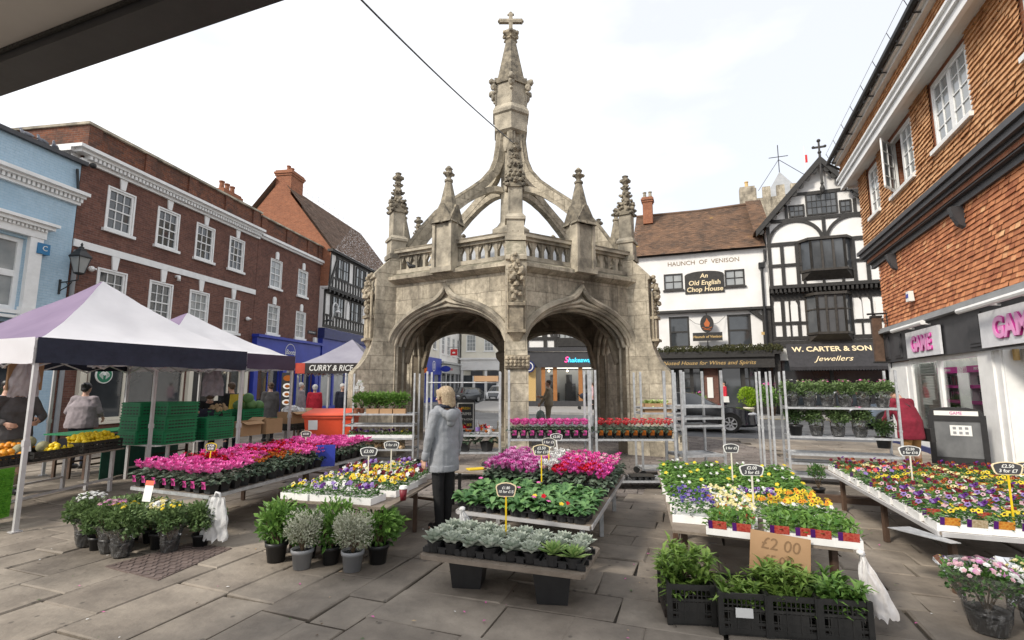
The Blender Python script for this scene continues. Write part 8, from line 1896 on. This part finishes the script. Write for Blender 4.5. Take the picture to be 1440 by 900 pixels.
# box of lettuces
def open_box(name, label, loc, rz, w, d, h, mat_='cardboard', flaps=False):
 mb = MB(); e = .006
 mb.b2(-w / 2, w / 2, -d / 2, -d / 2 + e, 0, h); mb.b2(-w / 2, w / 2, d / 2 - e, d / 2, 0, h); mb.b2(-w / 2, -w / 2 + e, -d / 2 + e, d / 2 - e, 0, h); mb.b2(w / 2 - e, w / 2, -d / 2 + e, d / 2 - e, 0, h); mb.b2(-w / 2 + e, w / 2 - e, -d / 2 + e, d / 2 - e, 0, .01)
 if flaps: mb.add([(-w / 2, -d / 2, h), (w / 2, -d / 2, h), (w / 2 - .02, -d / 2 - .12, h - .05), (-w / 2 + .02, -d / 2 - .12, h - .05)], [(0, 1, 2, 3)]); mb.add([(w / 2, -d / 2, h), (w / 2, d / 2, h), (w / 2 + .13, d / 2, h + .06), (w / 2 + .13, -d / 2, h + .06)], [(0, 1, 2, 3)])
 return single(name, mb, M[mat_], label, 'box', loc, rz)
open_box('cardboard_box', 'cardboard box of wrapped greens on the narrow trolley', (2.70, 9.5, 1.15), 0, .5, .34, .17)
f = MB()
for i in range(60): bigleaf(f, (rnd.uniform(-.2, .2), rnd.uniform(-.12, .12), .02), rnd.uniform(0, 6.28), rnd.uniform(.3, 1.4), .17, .08, .8)
t = thing('lettuce_bunch', 'pale green wrapped lettuces heaped in the cardboard box on the trolley', 'lettuce', (2.70, 9.5, 1.26)); part('leaves', f, mk('leaf_lettuce', (.35, .45, .12), (.62, .70, .34), .5, use_v=.8, trans=.2), t)
# things on the trolley behind the woman
t = thing('drinks_bottle', 'clear bottle with a purple label on the trolley shelf', 'bottle', (-.62, 9.2, .78)); mb = MB(); mb.lathe([(.035, 0), (.04, .02), (.04, .14), (.018, .19), (.015, .22), (.018, .22), (.018, .24)], seg=14); part('bottle', mb, M['cellophane'], t, True); mb = MB(); mb.lathe([(.041, .05), (.041, .12)], seg=14, caps=False); part('label_band', mb, PET['violet'], t)
single('paper_tub', MB().lathe([(.04, 0), (.05, .12), (.053, .13)], seg=14), M['chalk'], 'white paper tub beside the purple bottle on the trolley', 'tub', (-.40, 9.2, .78), smooth=True)
KD = cyclamen('x', ['maroon', 'rust', 'red'], 9)
for i, (x, z, lb) in enumerate(((-1.2, .78, 'russet leaved flower pot on the trolley shelf right of the woman'), (-1.05, .78, 'second russet flower pot next to it on the trolley shelf'), (-1.15, .48, 'dark red foliage pot on the lower trolley shelf, left'), (-.85, .48, 'dark red foliage pot on the lower trolley shelf, centre'), (-.45, .48, 'red flowered pot on the lower trolley shelf, right'))): KD.put((x, 9.18, z), i, lb, 'russet pots on the trolley', 1.7)
mb = MB(); mb.b2(-.22, .22, -.12, .12, 0, .1); single('long_carton', mb, M['cardboard'], 'brown carton balanced on top of the trolley under the left arch', 'box', (-.46, 9.1, 1.72), R(-3))
mb = MB(); mb.tube([(-1.5, 9.0, 1.70), (-.24, 9.0, 1.70)], .012, 6); single('trolley_bar', mb, M['steel'], 'thin steel bar across the top of the trolley behind the woman', 'bar')
t = thing('wicker_basket', 'black wicker basket standing beside the centre table', 'basket', (-.23, 7.72, 0)); mb = MB()
for k in range(12): mb.tube([((.17 + .05 * math.sin(k / 11 * 2.2)) * math.cos(a), (.17 + .05 * math.sin(k / 11 * 2.2)) * math.sin(a), .02 + k * .042) for a in [2 * pi * j / 20 for j in range(21)]], .021, 5)
part('basket', mb, M['black_plastic'], t); mb = MB(); mb.tube([(-.2, 0, .42), (-.26, 0, .5), (-.2, 0, .55)], .012, 5); part('handle', mb, M['wood_plank'], t)
mb = MB()
table([(-.95, 7.0), (-.35, 6.8), (-.2, 7.3), (-.8, 7.5)], .5, 'small dark side table holding a yellow card behind the woman', 2, legm='black_metal', edge=None)
mb = MB(); mb.b2(-.12, .12, -.08, .08, 0, .012); single('yellow_card', mb, M['yellow_plastic'], 'yellow card lying flat on the small side table', 'card', (-.5, 7.1, .5), .4)
# trolley before the left arch
FN = bush('fern_pot', 'x', 'potted plant', 'leaf_bright', 300, .14, .24, .13, .09, .03, .06, .10, 'brick_orange')
for i in range(6): FN.put((-3.1 + i * .165, 10.42, 1.08), i, ('leafy fern pot, first from the left on the top tray', 'leafy fern pot, second from the left on the top tray', 'leafy fern pot, third from the left on the top tray', 'leafy fern pot, fourth from the left on the top tray', 'leafy fern pot, fifth from the left on the top tray', 'leafy fern pot at the right end of the top tray')[i], 'fern pots on the left trolley', 1.0)
for i in range(3): open_box('seed_carton', ('small white and brown carton on the left trolley, left one', 'small white and brown carton on the left trolley, middle one', 'small white and brown carton on the left trolley, right one')[i], (-2.82 + i * .27, 10.27, 1.08), 0, .25, .12, .10)
for i in range(4): PT[(3, 1, 3, 4)[i]].put((-3.17 + i * .33, 10.38, .60), 0, 'flower tray on the middle shelf of the left trolley, position %s' % ('one', 'two', 'three', 'four')[i], 'trays on the left trolley')
bulbs = MB()
for i in range(70): bulbs.blob((rnd.uniform(-.5, .5), rnd.uniform(-.15, .15), rnd.uniform(.02, .1)), rnd.uniform(.03, .045), sub=1, jit=.1)
tag(single('bulb_heap', bulbs, M['potato'], 'heap of brown bulbs on the lower shelf of the left trolley', 'bulbs', (-2.7, 10.4, .38)), kind='stuff')
t = thing('orchid', 'tall white orchid on the left trolley against the stone pier', 'orchid', (-3.2, 10.35, 1.08)); part('pot', pot(.05, .06, .1), M['brick_orange'], t)
mb = MB(); mb.tube([(0, 0, .1), (.02, -.02, .4), (.06, -.05, .62), (.16, -.08, .66)], .005, 5); part('stem', mb, M['leaf_mid'], t); mb = MB(); [bigleaf(mb, (0, 0, .1), a, .9, .2, .06, .8) for a in (0, 2, 4, 5)]; part('foliage', mb, M['leaf_mid'], t)
mb = MB(); [flower5(mb, Vector((.02 + .018 * i, -.04, .66 - abs(i - 3) * .06)) + rv(.02), Vector((.1, -1, -.1)), .045, 0) for i in range(7)]; part('blossom', mb, [PET['white']], t)
# red wheeled bin
t = thing('red_bin', 'large orange red wheeled bin with white notice behind the pink flowers', 'bin', (-3.92, 11.05, 0), R(3)); t.scale = (.8, .9, 1.0)
mb = MB(); mb.add([(-.52, -.28, .15), (.52, -.28, .15), (.52, .28, .15), (-.52, .28, .15), (-.62, -.36, .98), (.62, -.36, .98), (.62, .36, .98), (-.62, .36, .98)], [(0, 3, 2, 1), (0, 1, 5, 4), (1, 2, 6, 5), (2, 3, 7, 6), (3, 0, 4, 7)]); mb.b2(-.65, .65, -.39, .39, .96, 1.02); [mb.add([(x, -.29 , .3), (x + .05, -.29, .3), (x + .06, -.362, .95), (x - .01, -.362, .95)], [(0, 1, 2, 3)]) for x in (-.1, .3)]; part('body', mb, M['red_bin'], t)
mb = MB(); mb.add([(-.67, -.42, 1.02), (.67, -.42, 1.02), (.67, .38, 1.08), (-.67, .38, 1.08), (-.64, -.38, 1.06), (.64, -.38, 1.06), (.64, .36, 1.14), (-.64, .36, 1.14)], [(0, 1, 5, 4), (1, 2, 6, 5), (2, 3, 7, 6), (3, 0, 4, 7), (4, 5, 6, 7)]); part('lid', mb, M['red_bin'], t)
mb = MB(); mb.add([(-.5, -.346, .72), (-.26, -.346, .72), (-.26, -.366, .92), (-.5, -.366, .92)], [(0, 1, 2, 3)]); part('notice', mb, M['paper'], t)
for x in (-.45, .45):
 for y in (-.2, .2): mb = MB(); mb.M = Matrix.Translation((x, y, .08)) @ Matrix.Rotation(pi / 2, 4, 'Y'); mb.lathe([(.08, -.025), (.08, .025)], seg=12); part('wheel', mb, M['rubber'], t)
# chalk A-frame by the road, shrubs by the pub
t = thing('chalk_a_board', 'black chalk A board with yellow and white lettering by the road', 'pavement sign', (-1.62, 17.7, 0), R(4))
mb = MB()
for s_ in (-1, 1):
 y0, y1 = s_ * .28, s_ * .05
 mb.add([(-.32, y0, .05), (.32, y0, .05), (.32, y1, 1.1), (.2, y1, 1.18), (-.2, y1, 1.18), (-.32, y1, 1.1), (-.32, y0 + .02, .05), (.32, y0 + .02, .05), (.32, y1 + .02, 1.1), (.2, y1 + .02, 1.18), (-.2, y1 + .02, 1.18), (-.32, y1 + .02, 1.1)], [(0, 1, 2, 3, 4, 5), (11, 10, 9, 8, 7, 6), (0, 6, 7, 1), (1, 7, 8, 2), (5, 11, 6, 0)])
part('frame', mb, M['black_plastic'], t)
T_ = Matrix.Translation((0, -.175, .58)) @ Matrix.Rotation(math.atan2(.23, 1.05) * -1, 4, 'X')
mb = MB(); mb.M = T_
for a in ((-.29, .29, .44, .48), (-.29, .29, -.45, -.41), (-.29, -.25, -.41, .44), (.25, .29, -.41, .44)): mb.b2(a[0], a[1], -.026, -.012, a[2], a[3])
part('white_border', mb, M['chalk'], t)
for i, (tx, m_) in enumerate((('FRESH', 'yellow_plastic'), ('CREPES', 'chalk'), ('HOT & COLD', 'chalk'), ('DRINKS', 'yellow_plastic'))):
 o = text('lettering', tx, .12 if i != 2 else .08, M[m_], t, (0, 0, 0), depth=.001, bold=.003); o.matrix_local = T_ @ Matrix.Translation((0, -.022, .28 - i * .19)) @ Matrix.Rotation(pi / 2, 4, 'X')
cone = bush('clipped_conifer', 'x', 'potted shrub', 'leaf_lime', 1500, .42, .95, .60, .10, .05, .26, .42, 'cream_plastic'); cone.put((12.3, 26.2, .11), 0, 'bright lime green clipped conifer in a pale pot outside the pub', None, 1.0)
fb = bush('geranium_basket', 'x', 'shrub', 'leaf_bright', 600, .55, .95, .45, .14, .08, .2, .4, 'wood_dark', flowers=['pink', 'hot'], nfl=14, fr=.06); fb.put((13.35, 26.0, .11), 0, 'loose flowering shrub with pink blooms between the pub and the rack', None, 1.1); fb.put((10.3, 27.6, .11), 1, 'flower tub below the pub window behind the black car', None, .8)

# fallen petals, leaves and scraps on the paving
mb = MB()
for i in range(420):
 x, y = rnd.uniform(-5, 5.5), rnd.uniform(2.6, 9.5); a = rnd.uniform(0, 6.28); r_ = rnd.uniform(.006, .02); k = rnd.randrange(6)
 mb.leaf((x, y, .006), (math.cos(a), math.sin(a), .1), (0, 0, 1), r_ * 2, r_, k, fold=.2)
tag(single('litter', mb, [PET['pink'], M['leaf_mid'], M['twig'], M['paper'], M['soil'], M['potato']], 'scattered fallen petals leaves and scraps on the paving', 'litter'), kind='stuff')
# ------------------------------------------------------------------ tents
def tent(label, corner, u, w, d, zb, zv, zp, mats, valm, name='market_tent', leg='alu', sides=None):
 """corner = front left leg; u = direction of the front edge; mats = roof cloth for front, right, back, left"""
 u = Vector((u[0], u[1], 0)).normalized(); n = Vector((-u.y, u.x, 0)); t = thing(name, label, 'market tent', (corner[0], corner[1], 0), math.atan2(u.y, u.x))
 P = [(0, 0), (w, 0), (w, d), (0, d)]; pk = (w / 2, d / 2)
 def roofpt(a, b, s, q):   # along edge s 0..1, up q 0..1, saggy cloth
  ex, ey = a[0] + (b[0] - a[0]) * s, a[1] + (b[1] - a[1]) * s
  x, y = ex + (pk[0] - ex) * q, ey + (pk[1] - ey) * q
  z = zv + (zp - zv) * (q ** 1.28) + .05 * math.sin(pi * s) * (1 - q) * q * -2
  return (x, y, z + .024 * noise.noise(Vector((x * 2.5, y * 2.5, 2))) + .006 * noise.noise(Vector((x * 9, y * 9, 5))))
 for i, nm in enumerate(('front_roof_panel', 'right_roof_panel', 'back_roof_panel', 'left_roof_panel')):
  a, b = P[i], P[(i + 1) % 4]; mb = MB(); N_ = 20; vs = []; fs = []
  for q in range(N_ + 1):
   for s in range(N_ + 1): vs.append(roofpt(a, b, s / N_, q / N_))
  for q in range(N_):
   for s in range(N_): k = q * (N_ + 1) + s; fs.append((k, k + 1, k + N_ + 2, k + N_ + 1))
  mb.add(vs, fs); part(nm, mb, mats[i], t, True)
 for i, nm in enumerate(('front_valance', 'right_valance', 'back_valance', 'left_valance')):
  a, b = Vector((*P[i], 0)), Vector((*P[(i + 1) % 4], 0)); o = Vector(((b - a).y, -(b - a).x, 0)).normalized(); mb = MB(); N_ = 24; vs = []; fs = []
  for s in range(N_ + 1):
   for q in range(5):
    f = s / N_; p = a + (b - a) * f + o * (.02 + .03 * noise.noise(Vector((f * 9, q * .6, i * 5))) * q / 3); vs.append((p.x, p.y, zv + .01 - (zv - zb) * q / 4 + .008 * math.sin(f * 25) * q / 4))
  for s in range(N_):
   for q in range(4): k = s * 5 + q; fs.append((k, k + 1, k + 6, k + 5))
  mb.add(vs, fs); part(nm, mb, valm[i], t, True)
 for p in P:
  mb = MB(); q = (p[0] + (.03 if p[0] == 0 else -.03), p[1] + (.03 if p[1] == 0 else -.03)); mb.b2(q[0] - .022, q[0] + .022, q[1] - .022, q[1] + .022, .01, zv - .02); mb.b2(q[0] - .03, q[0] + .03, q[1] - .03, q[1] + .03, .95, 1.02); mb.b2(q[0] - .05, q[0] + .05, q[1] - .05, q[1] + .05, 0, .012); part('leg', mb, M[leg], t)
 mb = MB()
 for i in range(4):
  a, b = P[i], P[(i + 1) % 4]
  for k in range(4):
   f0, f1 = k / 4, (k + 1) / 4; ax, ay = a[0] + (b[0] - a[0]) * f0, a[1] + (b[1] - a[1]) * f0; bx, by = a[0] + (b[0] - a[0]) * f1, a[1] + (b[1] - a[1]) * f1
   e = .05; cx_, cy_ = (w / 2 - (ax + bx) / 2), (d / 2 - (ay + by) / 2); L_ = math.hypot(cx_, cy_); ox, oy = cx_ / L_ * e, cy_ / L_ * e
   z0, z1 = (zv - .06, zv - .34) if k % 2 else (zv - .34, zv - .06); mb.tube([(ax + ox, ay + oy, z0 + (.0)), (bx + ox, by + oy, z1)], .012, 5); mb.tube([(ax + ox * 1.5, ay + oy * 1.5, z1), (bx + ox * 1.5, by + oy * 1.5, z0)], .012, 5)
 mb.tube([(w / 2, d / 2, zv - .3), (w / 2, d / 2, zp - .03)], .02, 6); part('truss', mb, M[leg], t)
 return t
cw, cp, cn_, cl = M['cloth_white'], M['cloth_purple'], M['cloth_navy'], M['cloth_plum']
tent('nearest market tent with white and purple roof and navy valance over the fruit', (-5.62, 5.87), (1.05, 2.55), 2.85, 3.1, 1.90, 2.21, 3.30, [cw, cp, cw, cp], [cn_, cw, cn_, cw])
tent('second market tent with white and purple roof and plum valance', (-5.95, 8.35), (1.12, 2.72), 2.95, 3.0, 1.97, 2.28, 3.16, [cw, cp, cw, cp], [cl, cw, cl, cw])
ct = tent('small grey tent with the curry and rice banner', (-6.02, 14, 0), (1, .0), 2.25, 2.4, 2.02, 2.26, 3.05, [M['cloth_grey']] * 4, [M['cloth_grey']] * 4, leg='alu')
t = thing('food_banner', 'black and red food banner reading Curry & Rice on the small tent', 'banner', (-6.02, 13.95, 0))
ban = mk('banner_print', (.02, .015, .015), None, .5)
mb = MB(); mb.b2(.25, 1.72, -.03, -.02, 1.98, 2.27, 0); mb.b2(0, .25, -.03, -.02, 1.98, 2.27, 1); mb.b2(1.72, 2.25, -.03, -.02, 1.98, 2.27, 2); mb.b2(-.03, -.02, 0, 2.3, 1.98, 2.27, 1); part('banner_cloth', mb, [ban, mk('banner_red', (.55, .07, .03), (.35, .03, .02), .5, scale=3), mk('banner_food', (.10, .07, .02), (.50, .20, .05), .5, scale=9, use_v=0)], t)
text('lettering', 'CURRY & RICE', .225, M['chalk'], t, (.97, -.036, 2.125), shear=.2, bold=.003, sx=.84)
t = thing('menu_strip', 'tall dark strip of round dish photos hanging at the tent corner', 'menu sign', (-6.2, 13.9, 0)); mb = MB(); mb.b2(-.18, .16, -.02, 0, .85, 2.0); part('panel', mb, M['black_plastic'], t)
mb = MB()
for i in range(5):
 c = MB(); c.M = Matrix.Translation((-.01, -.025, 1.85 - i * .22)) @ Matrix.Rotation(pi / 2, 4, 'X'); c.lathe([(.10, -.003), (.10, .003)], seg=16, sx=1.2, sy=.8); d_ = part('dish', c, M['paper'] if i else PET['rust'], t)
 if i: c = MB(); c.M = Matrix.Translation((-.01, -.031, 1.85 - i * .22)) @ Matrix.Rotation(pi / 2, 4, 'X'); c.lathe([(.06, -.002), (.06, .003)], seg=12, sx=1.1, sy=.7); part('food', c, PET['rust'], d_)
mb = MB()
table([(-5.9, 13.4), (-4.1, 13.4), (-4.1, 14.0), (-5.9, 14.0)], 1.0, 'food counter with an orange printed cloth front under the small tent', 1, legs=True, edge=None, name='food_counter')
mb = MB(); mb.b2(-.95, .95, -.01, .0, -.42, 0); single('counter_cloth', mb, mk('cloth_print', (.35, .10, .03), (.10, .05, .03), .7, scale=5, use_v=0), 'orange brown patterned cloth hanging at the food counter front', 'cloth', (-5.0, 13.37, 1.0))

# ------------------------------------------------------------------ fruit stall
Q = [(-6.28, 6.0), (-6.30, 8.3), (-7.25, 8.45), (-7.35, 6.15)]
table(Q, .65, 'trestle table of oranges and lemons under the nearest tent', 3, legm='alu', edge=None)
mb = MB()
for i in range(900): p = Vector((0, rnd.uniform(-.55, .2), rnd.uniform(.08, .63))); mb.leaf(p, Vector((.7, rnd.uniform(-.5, .5), .1)), Vector((1, 0, 0)), .03, .012)
mb.b2(-.02, 0, -.56, .2, .05, .64); single('grass_cloth', mb, M['leaf_lime'] if False else mk('fake_grass', (.05, .22, .012), (.16, .42, .03), .6, use_v=.8), 'bright green artificial grass cloth hanging at the left end of the fruit table', 'cloth', (-6.2, 6.2, 0))
def fruit_crate(label, loc, rz, w=.42, d=.62, h=.13, m='black_crate', ribs=True, name='fruit_crate'):
 t = thing(name, label, 'crate', loc, rz); mb = MB(); e = .012
 mb.b2(-w / 2, w / 2, -d / 2, d / 2, 0, .012)
 for s_ in (-1, 1):
  for z0, z1 in ((.012, h * .30), (h * .38, h * .62), (h * .72, h)): mb.b2(-w / 2, w / 2, s_ * d / 2 - e / 2, s_ * d / 2 + e / 2, z0, z1); mb.b2(s_ * w / 2 - e / 2, s_ * w / 2 + e / 2, -d / 2, d / 2, z0, z1)
  for k in range(9): y = -d / 2 + d * k / 8; mb.b2(s_ * w / 2 - e * .8, s_ * w / 2 + e * .8, y - .01, y + .01, .0, h)
  for k in range(7): x = -w / 2 + w * k / 6; mb.b2(x - .01, x + .01, s_ * d / 2 - e * .8, s_ * d / 2 + e * .8, 0, h)
 part('basket', mb, M[m], t); return t
def fruit(name, cat, m, r, label, grp, sq=(1, 1, 1)):
 mb = MB(); mb.blob((0, 0, 0), (r * sq[0], r * sq[1], r * sq[2]), sub=2, jit=.015)
 return [single(name, mb, M[m], label, cat, (0, 0, -60), 0, grp, True), False]
def put1(F, loc, sc=1):
 if not F[1]: F[1] = True; o = F[0]
 else: o = F[0].copy(); C.objects.link(o)
 o.location = loc; o.rotation_euler = (rnd.uniform(0, 6), rnd.uniform(0, 6), 0); o.scale = (sc, sc, sc); return o
def heap(F, c, w, d, nx, ny, layers, r, slope=0):
 for L_ in range(layers):
  for i in range(nx - L_):
   for j in range(ny - L_):
    x = -w / 2 + w * (i + .5 + L_ * .5) / nx; y = -d / 2 + d * (j + .5 + L_ * .5) / ny
    put1(F, (c[0] + x + rnd.uniform(-.014, .014), c[1] + y + rnd.uniform(-.014, .014), c[2] + r + L_ * r * 1.35 + rnd.uniform(-.01, .022)), rnd.uniform(.92, 1.08))
OR = fruit('orange', 'orange', 'orange_fruit', .042, 'orange in the low black crate at the front left of the fruit table', 'oranges in the front crate'); OR2 = fruit('orange', 'orange', 'orange_fruit', .038, 'small orange in the crate behind the melons', 'oranges in the rear crate'); LE = fruit('lemon', 'lemon', 'lemon', .034, 'yellow lemon heaped in the black crates on the right of the fruit table', 'lemons', (1.2, 1, 1))
rz = R(0)
fruit_crate('low black crate of oranges at the front left of the fruit table', (-6.52, 6.35, .65), rz); heap(OR, (-6.52, 6.35, .70), .40, .60, 4, 6, 2, .042)
fruit_crate('black crate of small oranges behind the front crate', (-7.0, 7.0, .65), rz); heap(OR2, (-7.0, 7.0, .72), .40, .60, 5, 7, 2, .038)
fruit_crate('front black crate full of lemons', (-6.54, 7.90, .65), rz, .42, .72, .16); heap(LE, (-6.54, 7.9, .76), .40, .70, 5, 9, 3, .034)
fruit_crate('black crate between the melons and the lemons', (-6.52, 7.08, .65), rz, .42, .66, .12); ME = fruit('melon', 'melon', 'melon', .082, 'round green melon on the fruit table', 'melons', (1, 1, .95))
for x, y, z in ((-6.7, 6.95, .78), (-6.62, 7.2, .79), (-6.78, 7.15, .86)): put1(ME, (x, y, z))
heap(LE, (-6.52, 7.3, .72), .3, .3, 4, 4, 2, .034)
t = thing('banana_bunch', 'yellow banana bunch in the crate at the left edge', 'bananas', (-6.95, 6.45, .74), 0, None)
for k in range(7): mb = MB(); mb.tube([(.02 * k - .08, -.10 + .005 * k, .03), (.03 * k - .11, -.03, .0), (.032 * k - .115, .06, .01), (.02 * k - .08, .13, .07)], [.010, .02, .02, .008], 7); part('banana', mb, M['banana'], t, True)
fruit_crate('shallow black crate holding bananas behind the oranges', (-7.0, 6.35, .65), rz)
for i, (x, y) in enumerate(((-6.42, 6.75), (-6.38, 7.25))): mb = MB(); mb.add([(0, -.05, 0), (0, .05, 0), (-.04, .05, .12), (-.04, -.05, .12)], [(0, 1, 2, 3)]); single('price_ticket', mb, M['paper'] if i == 0 else M['chalk_black'], ('white paper price ticket in front of the melons', 'dark price ticket beside the lemon crate')[i], 'price ticket', (x, y, .78), R(-25))
hanging_bag('pale plastic bags hanging from the tent frame in front of the stallholder', (-6.75, 6.95, 2.0), R(70), .34, .5, mk('bag_pale', (.45, .41, .42), (.56, .52, .53), .6, scale=5, bump=.5, use_v=0), 'bag_roll')
hanging_bag('grey bag roll hanging at the middle of the tent row', (-5.9, 9.9, 2.0), R(60), .42, .55, M['cloth_lilac'], 'bag_roll')
mb = MB(); mb.b2(-.2, .2, -.02, .02, -.2, .2); single('carton_flap', mb, M['cardboard'], 'brown carton flap hanging behind the pale plastic bags', 'carton', (-6.95, 7.15, 1.78), R(70))
# second table with green crates
Q = [(-5.98, 8.55), (-4.98, 11.7), (-6.0, 12.0), (-7.0, 8.9)]
table(Q, .65, 'long white topped trestle table carrying green crates and cartons', 2, legm='alu', topm='white_tray', edge=None)
a2 = math.atan2(3.15, 1.0)
def green_crate(label, loc, rz, w=.58, d=.40, h=.235, grp='green crates'):
 t = thing('green_crate', label, 'crate', loc, rz, grp); mb = MB()
 mb.b2(-w / 2 + .01, w / 2 - .01, -d / 2 + .01, d / 2 - .01, 0, h - .05)
 for s_ in (-1, 1): mb.b2(-w / 2, w / 2, s_ * d / 2 - .012, s_ * d / 2 + .008, .0, h); mb.b2(s_ * w / 2 - .012, s_ * w / 2 + .008, -d / 2, d / 2, .0, h)
 for z in (.01, h * .27, h * .5, h * .73, h - .02):
  for s_ in (-1, 1): mb.b2(-w / 2 - .01, w / 2 + .01, s_ * d / 2 - .018, s_ * d / 2 + .026, z - .008, z + .012); mb.b2(s_ * w / 2 - .018, s_ * w / 2 + .026, -d / 2 - .01, d / 2 + .01, z - .008, z + .012)
 sl = mb
 for r_ in range(3):
  for k in range(9):
   for s_ in (-1, 1): x = -w / 2 + .06 + k * (w - .12) / 8; z = h * (.16 + .24 * r_); sl.b2(x - .021, x + .021, s_ * (d / 2 + .0145), s_ * (d / 2 + .007), z - .006, z + .022, 1)
  for k in range(5):
   for s_ in (-1, 1): y = -d / 2 + .06 + k * (d - .12) / 4; z = h * (.16 + .24 * r_); sl.b2(s_ * (w / 2 + .0145), s_ * (w / 2 + .007), y - .021, y + .021, z - .006, z + .022, 1)
 part('shell', mb, [M['green_crate'], M['black_plastic']], t)
 for s_ in (-1, 1): hn = MB(); hn.b2(-.07, .07, s_ * (d / 2 + .011), s_ * (d / 2 + .006), h * .74, h * .9); part('handle_hole', hn, M['black_plastic'], t)
 return Kind(t)
GC = green_crate('x', (0, 0, 0), 0)
names = ['bottom', 'middle', 'top']
for k in range(3): GC.put((-6.02 + .01 * k, 8.98, .65 + k * .238), a2 + R(1.5 * k), 'large green crate, %s of the three high stack near the lemons' % names[k], 'green crates', 1.0)
for k in range(3): GC.put((-6.45 + .01 * k, 8.92, .65 + k * .238), a2 + R(1.5 * k), 'green crate behind the front stack, %s of its pile' % names[k], 'green crates', 1.0)
for k in range(2): GC.put((-5.72, 9.68, .65 + k * .2), a2 + R(-2 * k), 'green crate, %s of the two high stack beside the tall one' % ('bottom', 'top')[k], 'green crates', (1.0, 1.0, .85))
for i, (x, y, k, lb) in enumerate(((-6.1, 11.6, 0, 'bottom green crate below the cabbages'), (-6.1, 11.6, 1, 'green crate of cabbages'), (-6.45, 10.9, 1, 'green crate of potatoes next to the cabbages'), (-6.45, 10.9, 0, 'green crate under the potatoes'), (-5.55, 12.15, 0, 'green crate at the far end of the trestle table'), (-6.55, 10.2, 0, 'green crate behind the two high stack'))): GC.put((x, y, .65 + k * .238), a2, lb, 'green crates', 1.0)
for i, (x, y) in enumerate(((-5.3, 11.1), (-5.15, 11.6))): GC.put((x, y, .05 + i * .05), a2, ('green crate on the ground under the trestle table, near one', 'green crate on the ground under the trestle table, far one')[i], 'green crates', 1.0)
CA = fruit('cabbage', 'cabbage', 'cabbage', .12, 'green cabbage piled in the far green crate', 'cabbages')
for x, y, z in ((-6.2, 11.45, 1.2), (-6.0, 11.6, 1.22), (-6.15, 11.8, 1.2), (-6.05, 11.55, 1.36), (-5.95, 11.85, 1.18)): put1(CA, (x, y, z))
PO = fruit('potato', 'potato', 'potato', .045, 'brown potato in the green crate next to the cabbages', 'potatoes', (1.3, 1, .9)); heap(PO, (-6.45, 10.9, 1.10), .5, .4, 5, 4, 2, .045)
open_box('cardboard_box', 'open brown cardboard box with flaps between the green crates and the tent pole', (-5.42, 10.28, .65), a2, .5, .36, .28, flaps=True)
open_box('cardboard_box', 'second brown carton right behind the tent pole', (-5.2, 10.8, .65), a2, .45, .36, .30)
open_box('cardboard_box', 'brown carton with white wrapping in a black crate at the end of the table', (-5.02, 11.62, .80), a2, .55, .4, .26, flaps=True); fruit_crate('black crate under the carton at the end of the trestle table', (-5.02, 11.62, .65), a2, .58, .44, .15)
mb = MB(); [mb.blob((rnd.uniform(-.2, .2), rnd.uniform(-.13, .13), rnd.uniform(0, .08)), (.12, .10, .07), sub=1, jit=.25) for _ in range(9)]; single('wrapping_paper', mb, M['plastic_bag'], 'crumpled white wrapping bulging from the end carton', 'wrapping', (-5.02, 11.62, 1.05), a2)
PK = []
for i, (x, y) in enumerate(((-5.95, 9.35), (-5.72, 9.95))):
 mb = MB(); mb.lathe([(.02, .0), (.16, .03), (.24, .13), (.25, .2), (.2, .32), (.08, .36), (.03, .34)], seg=24)
 vs = []
 for v in mb.v: a = math.atan2(v[1], v[0]); k = 1 - .06 * abs(math.sin(a * 6)) ** .5 * 0 + .05 * abs(math.sin(a * 5)); vs.append((v[0] * k, v[1] * k, v[2]))
 mb.v = vs; t = thing('pumpkin', ('orange pumpkin on the ground under the trestle, left one', 'orange pumpkin on the ground under the trestle, right one')[i], 'pumpkin', (x, y, .02)); part('flesh', mb, M['pumpkin'], t, True); s_ = MB(); s_.tube([(0, 0, .32), (.02, 0, .4), (.05, .02, .44)], [.03, .02, .022], 6); part('stalk', s_, M['wood_plank'], t)
sb = MB(); 
for i in range(8): sb.blob((rnd.uniform(-.45, .45), rnd.uniform(-.2, .2), rnd.uniform(0, .12)), (.16, .12, .1), sub=1, jit=.15)
single('produce_bags', sb, M['cloth_navy'], 'dark blue bagged produce heaped behind the green crates', 'bags', (-6.7, 10.3, 1.0), a2)
back = table([(-7.6, 8.9), (-7.2, 11.6), (-7.9, 11.8), (-8.3, 9.0)], .8, 'green clothed back counter behind the stallholder area', 1, legs=True, topm='green_crate', edge=None)
mb = MB(); mb.b2(0, .01, -1.3, 1.3, 0, .76); single('green_cloth', mb, mk('cloth_green', (.01, .07, .045), (.016, .1, .065), .9, use_v=0), 'dark green cloth hanging along the back counter', 'cloth', (-7.35, 10.2, .02), R(8))
for i, (x, y, r_) in enumerate(((-5.7, 8.55, .1), (-6.5, 12.4, .0))): pass
# birds on the blue shop parapet
for i, (s, z) in enumerate(((4.75, 8.43), (5.15, 8.43), (5.5, 8.43))): pigeon(('grey pigeon on the blue shop parapet, leftmost of three', 'grey pigeon on the blue shop parapet, middle of three', 'grey pigeon on the blue shop parapet, rightmost of three')[i], tuple(Lp(-6.4 + s, .12, z)), LRZ + .5 * i + 1.2, pg, 'pigeons on the parapet')
for k_ in Kind.made:
 if not k_.used:
  for o in [*[g for c in k_.root.children for g in c.children], *k_.root.children, k_.root]: bpy.data.objects.remove(o)
bpy.data.scenes.remove(TMP)
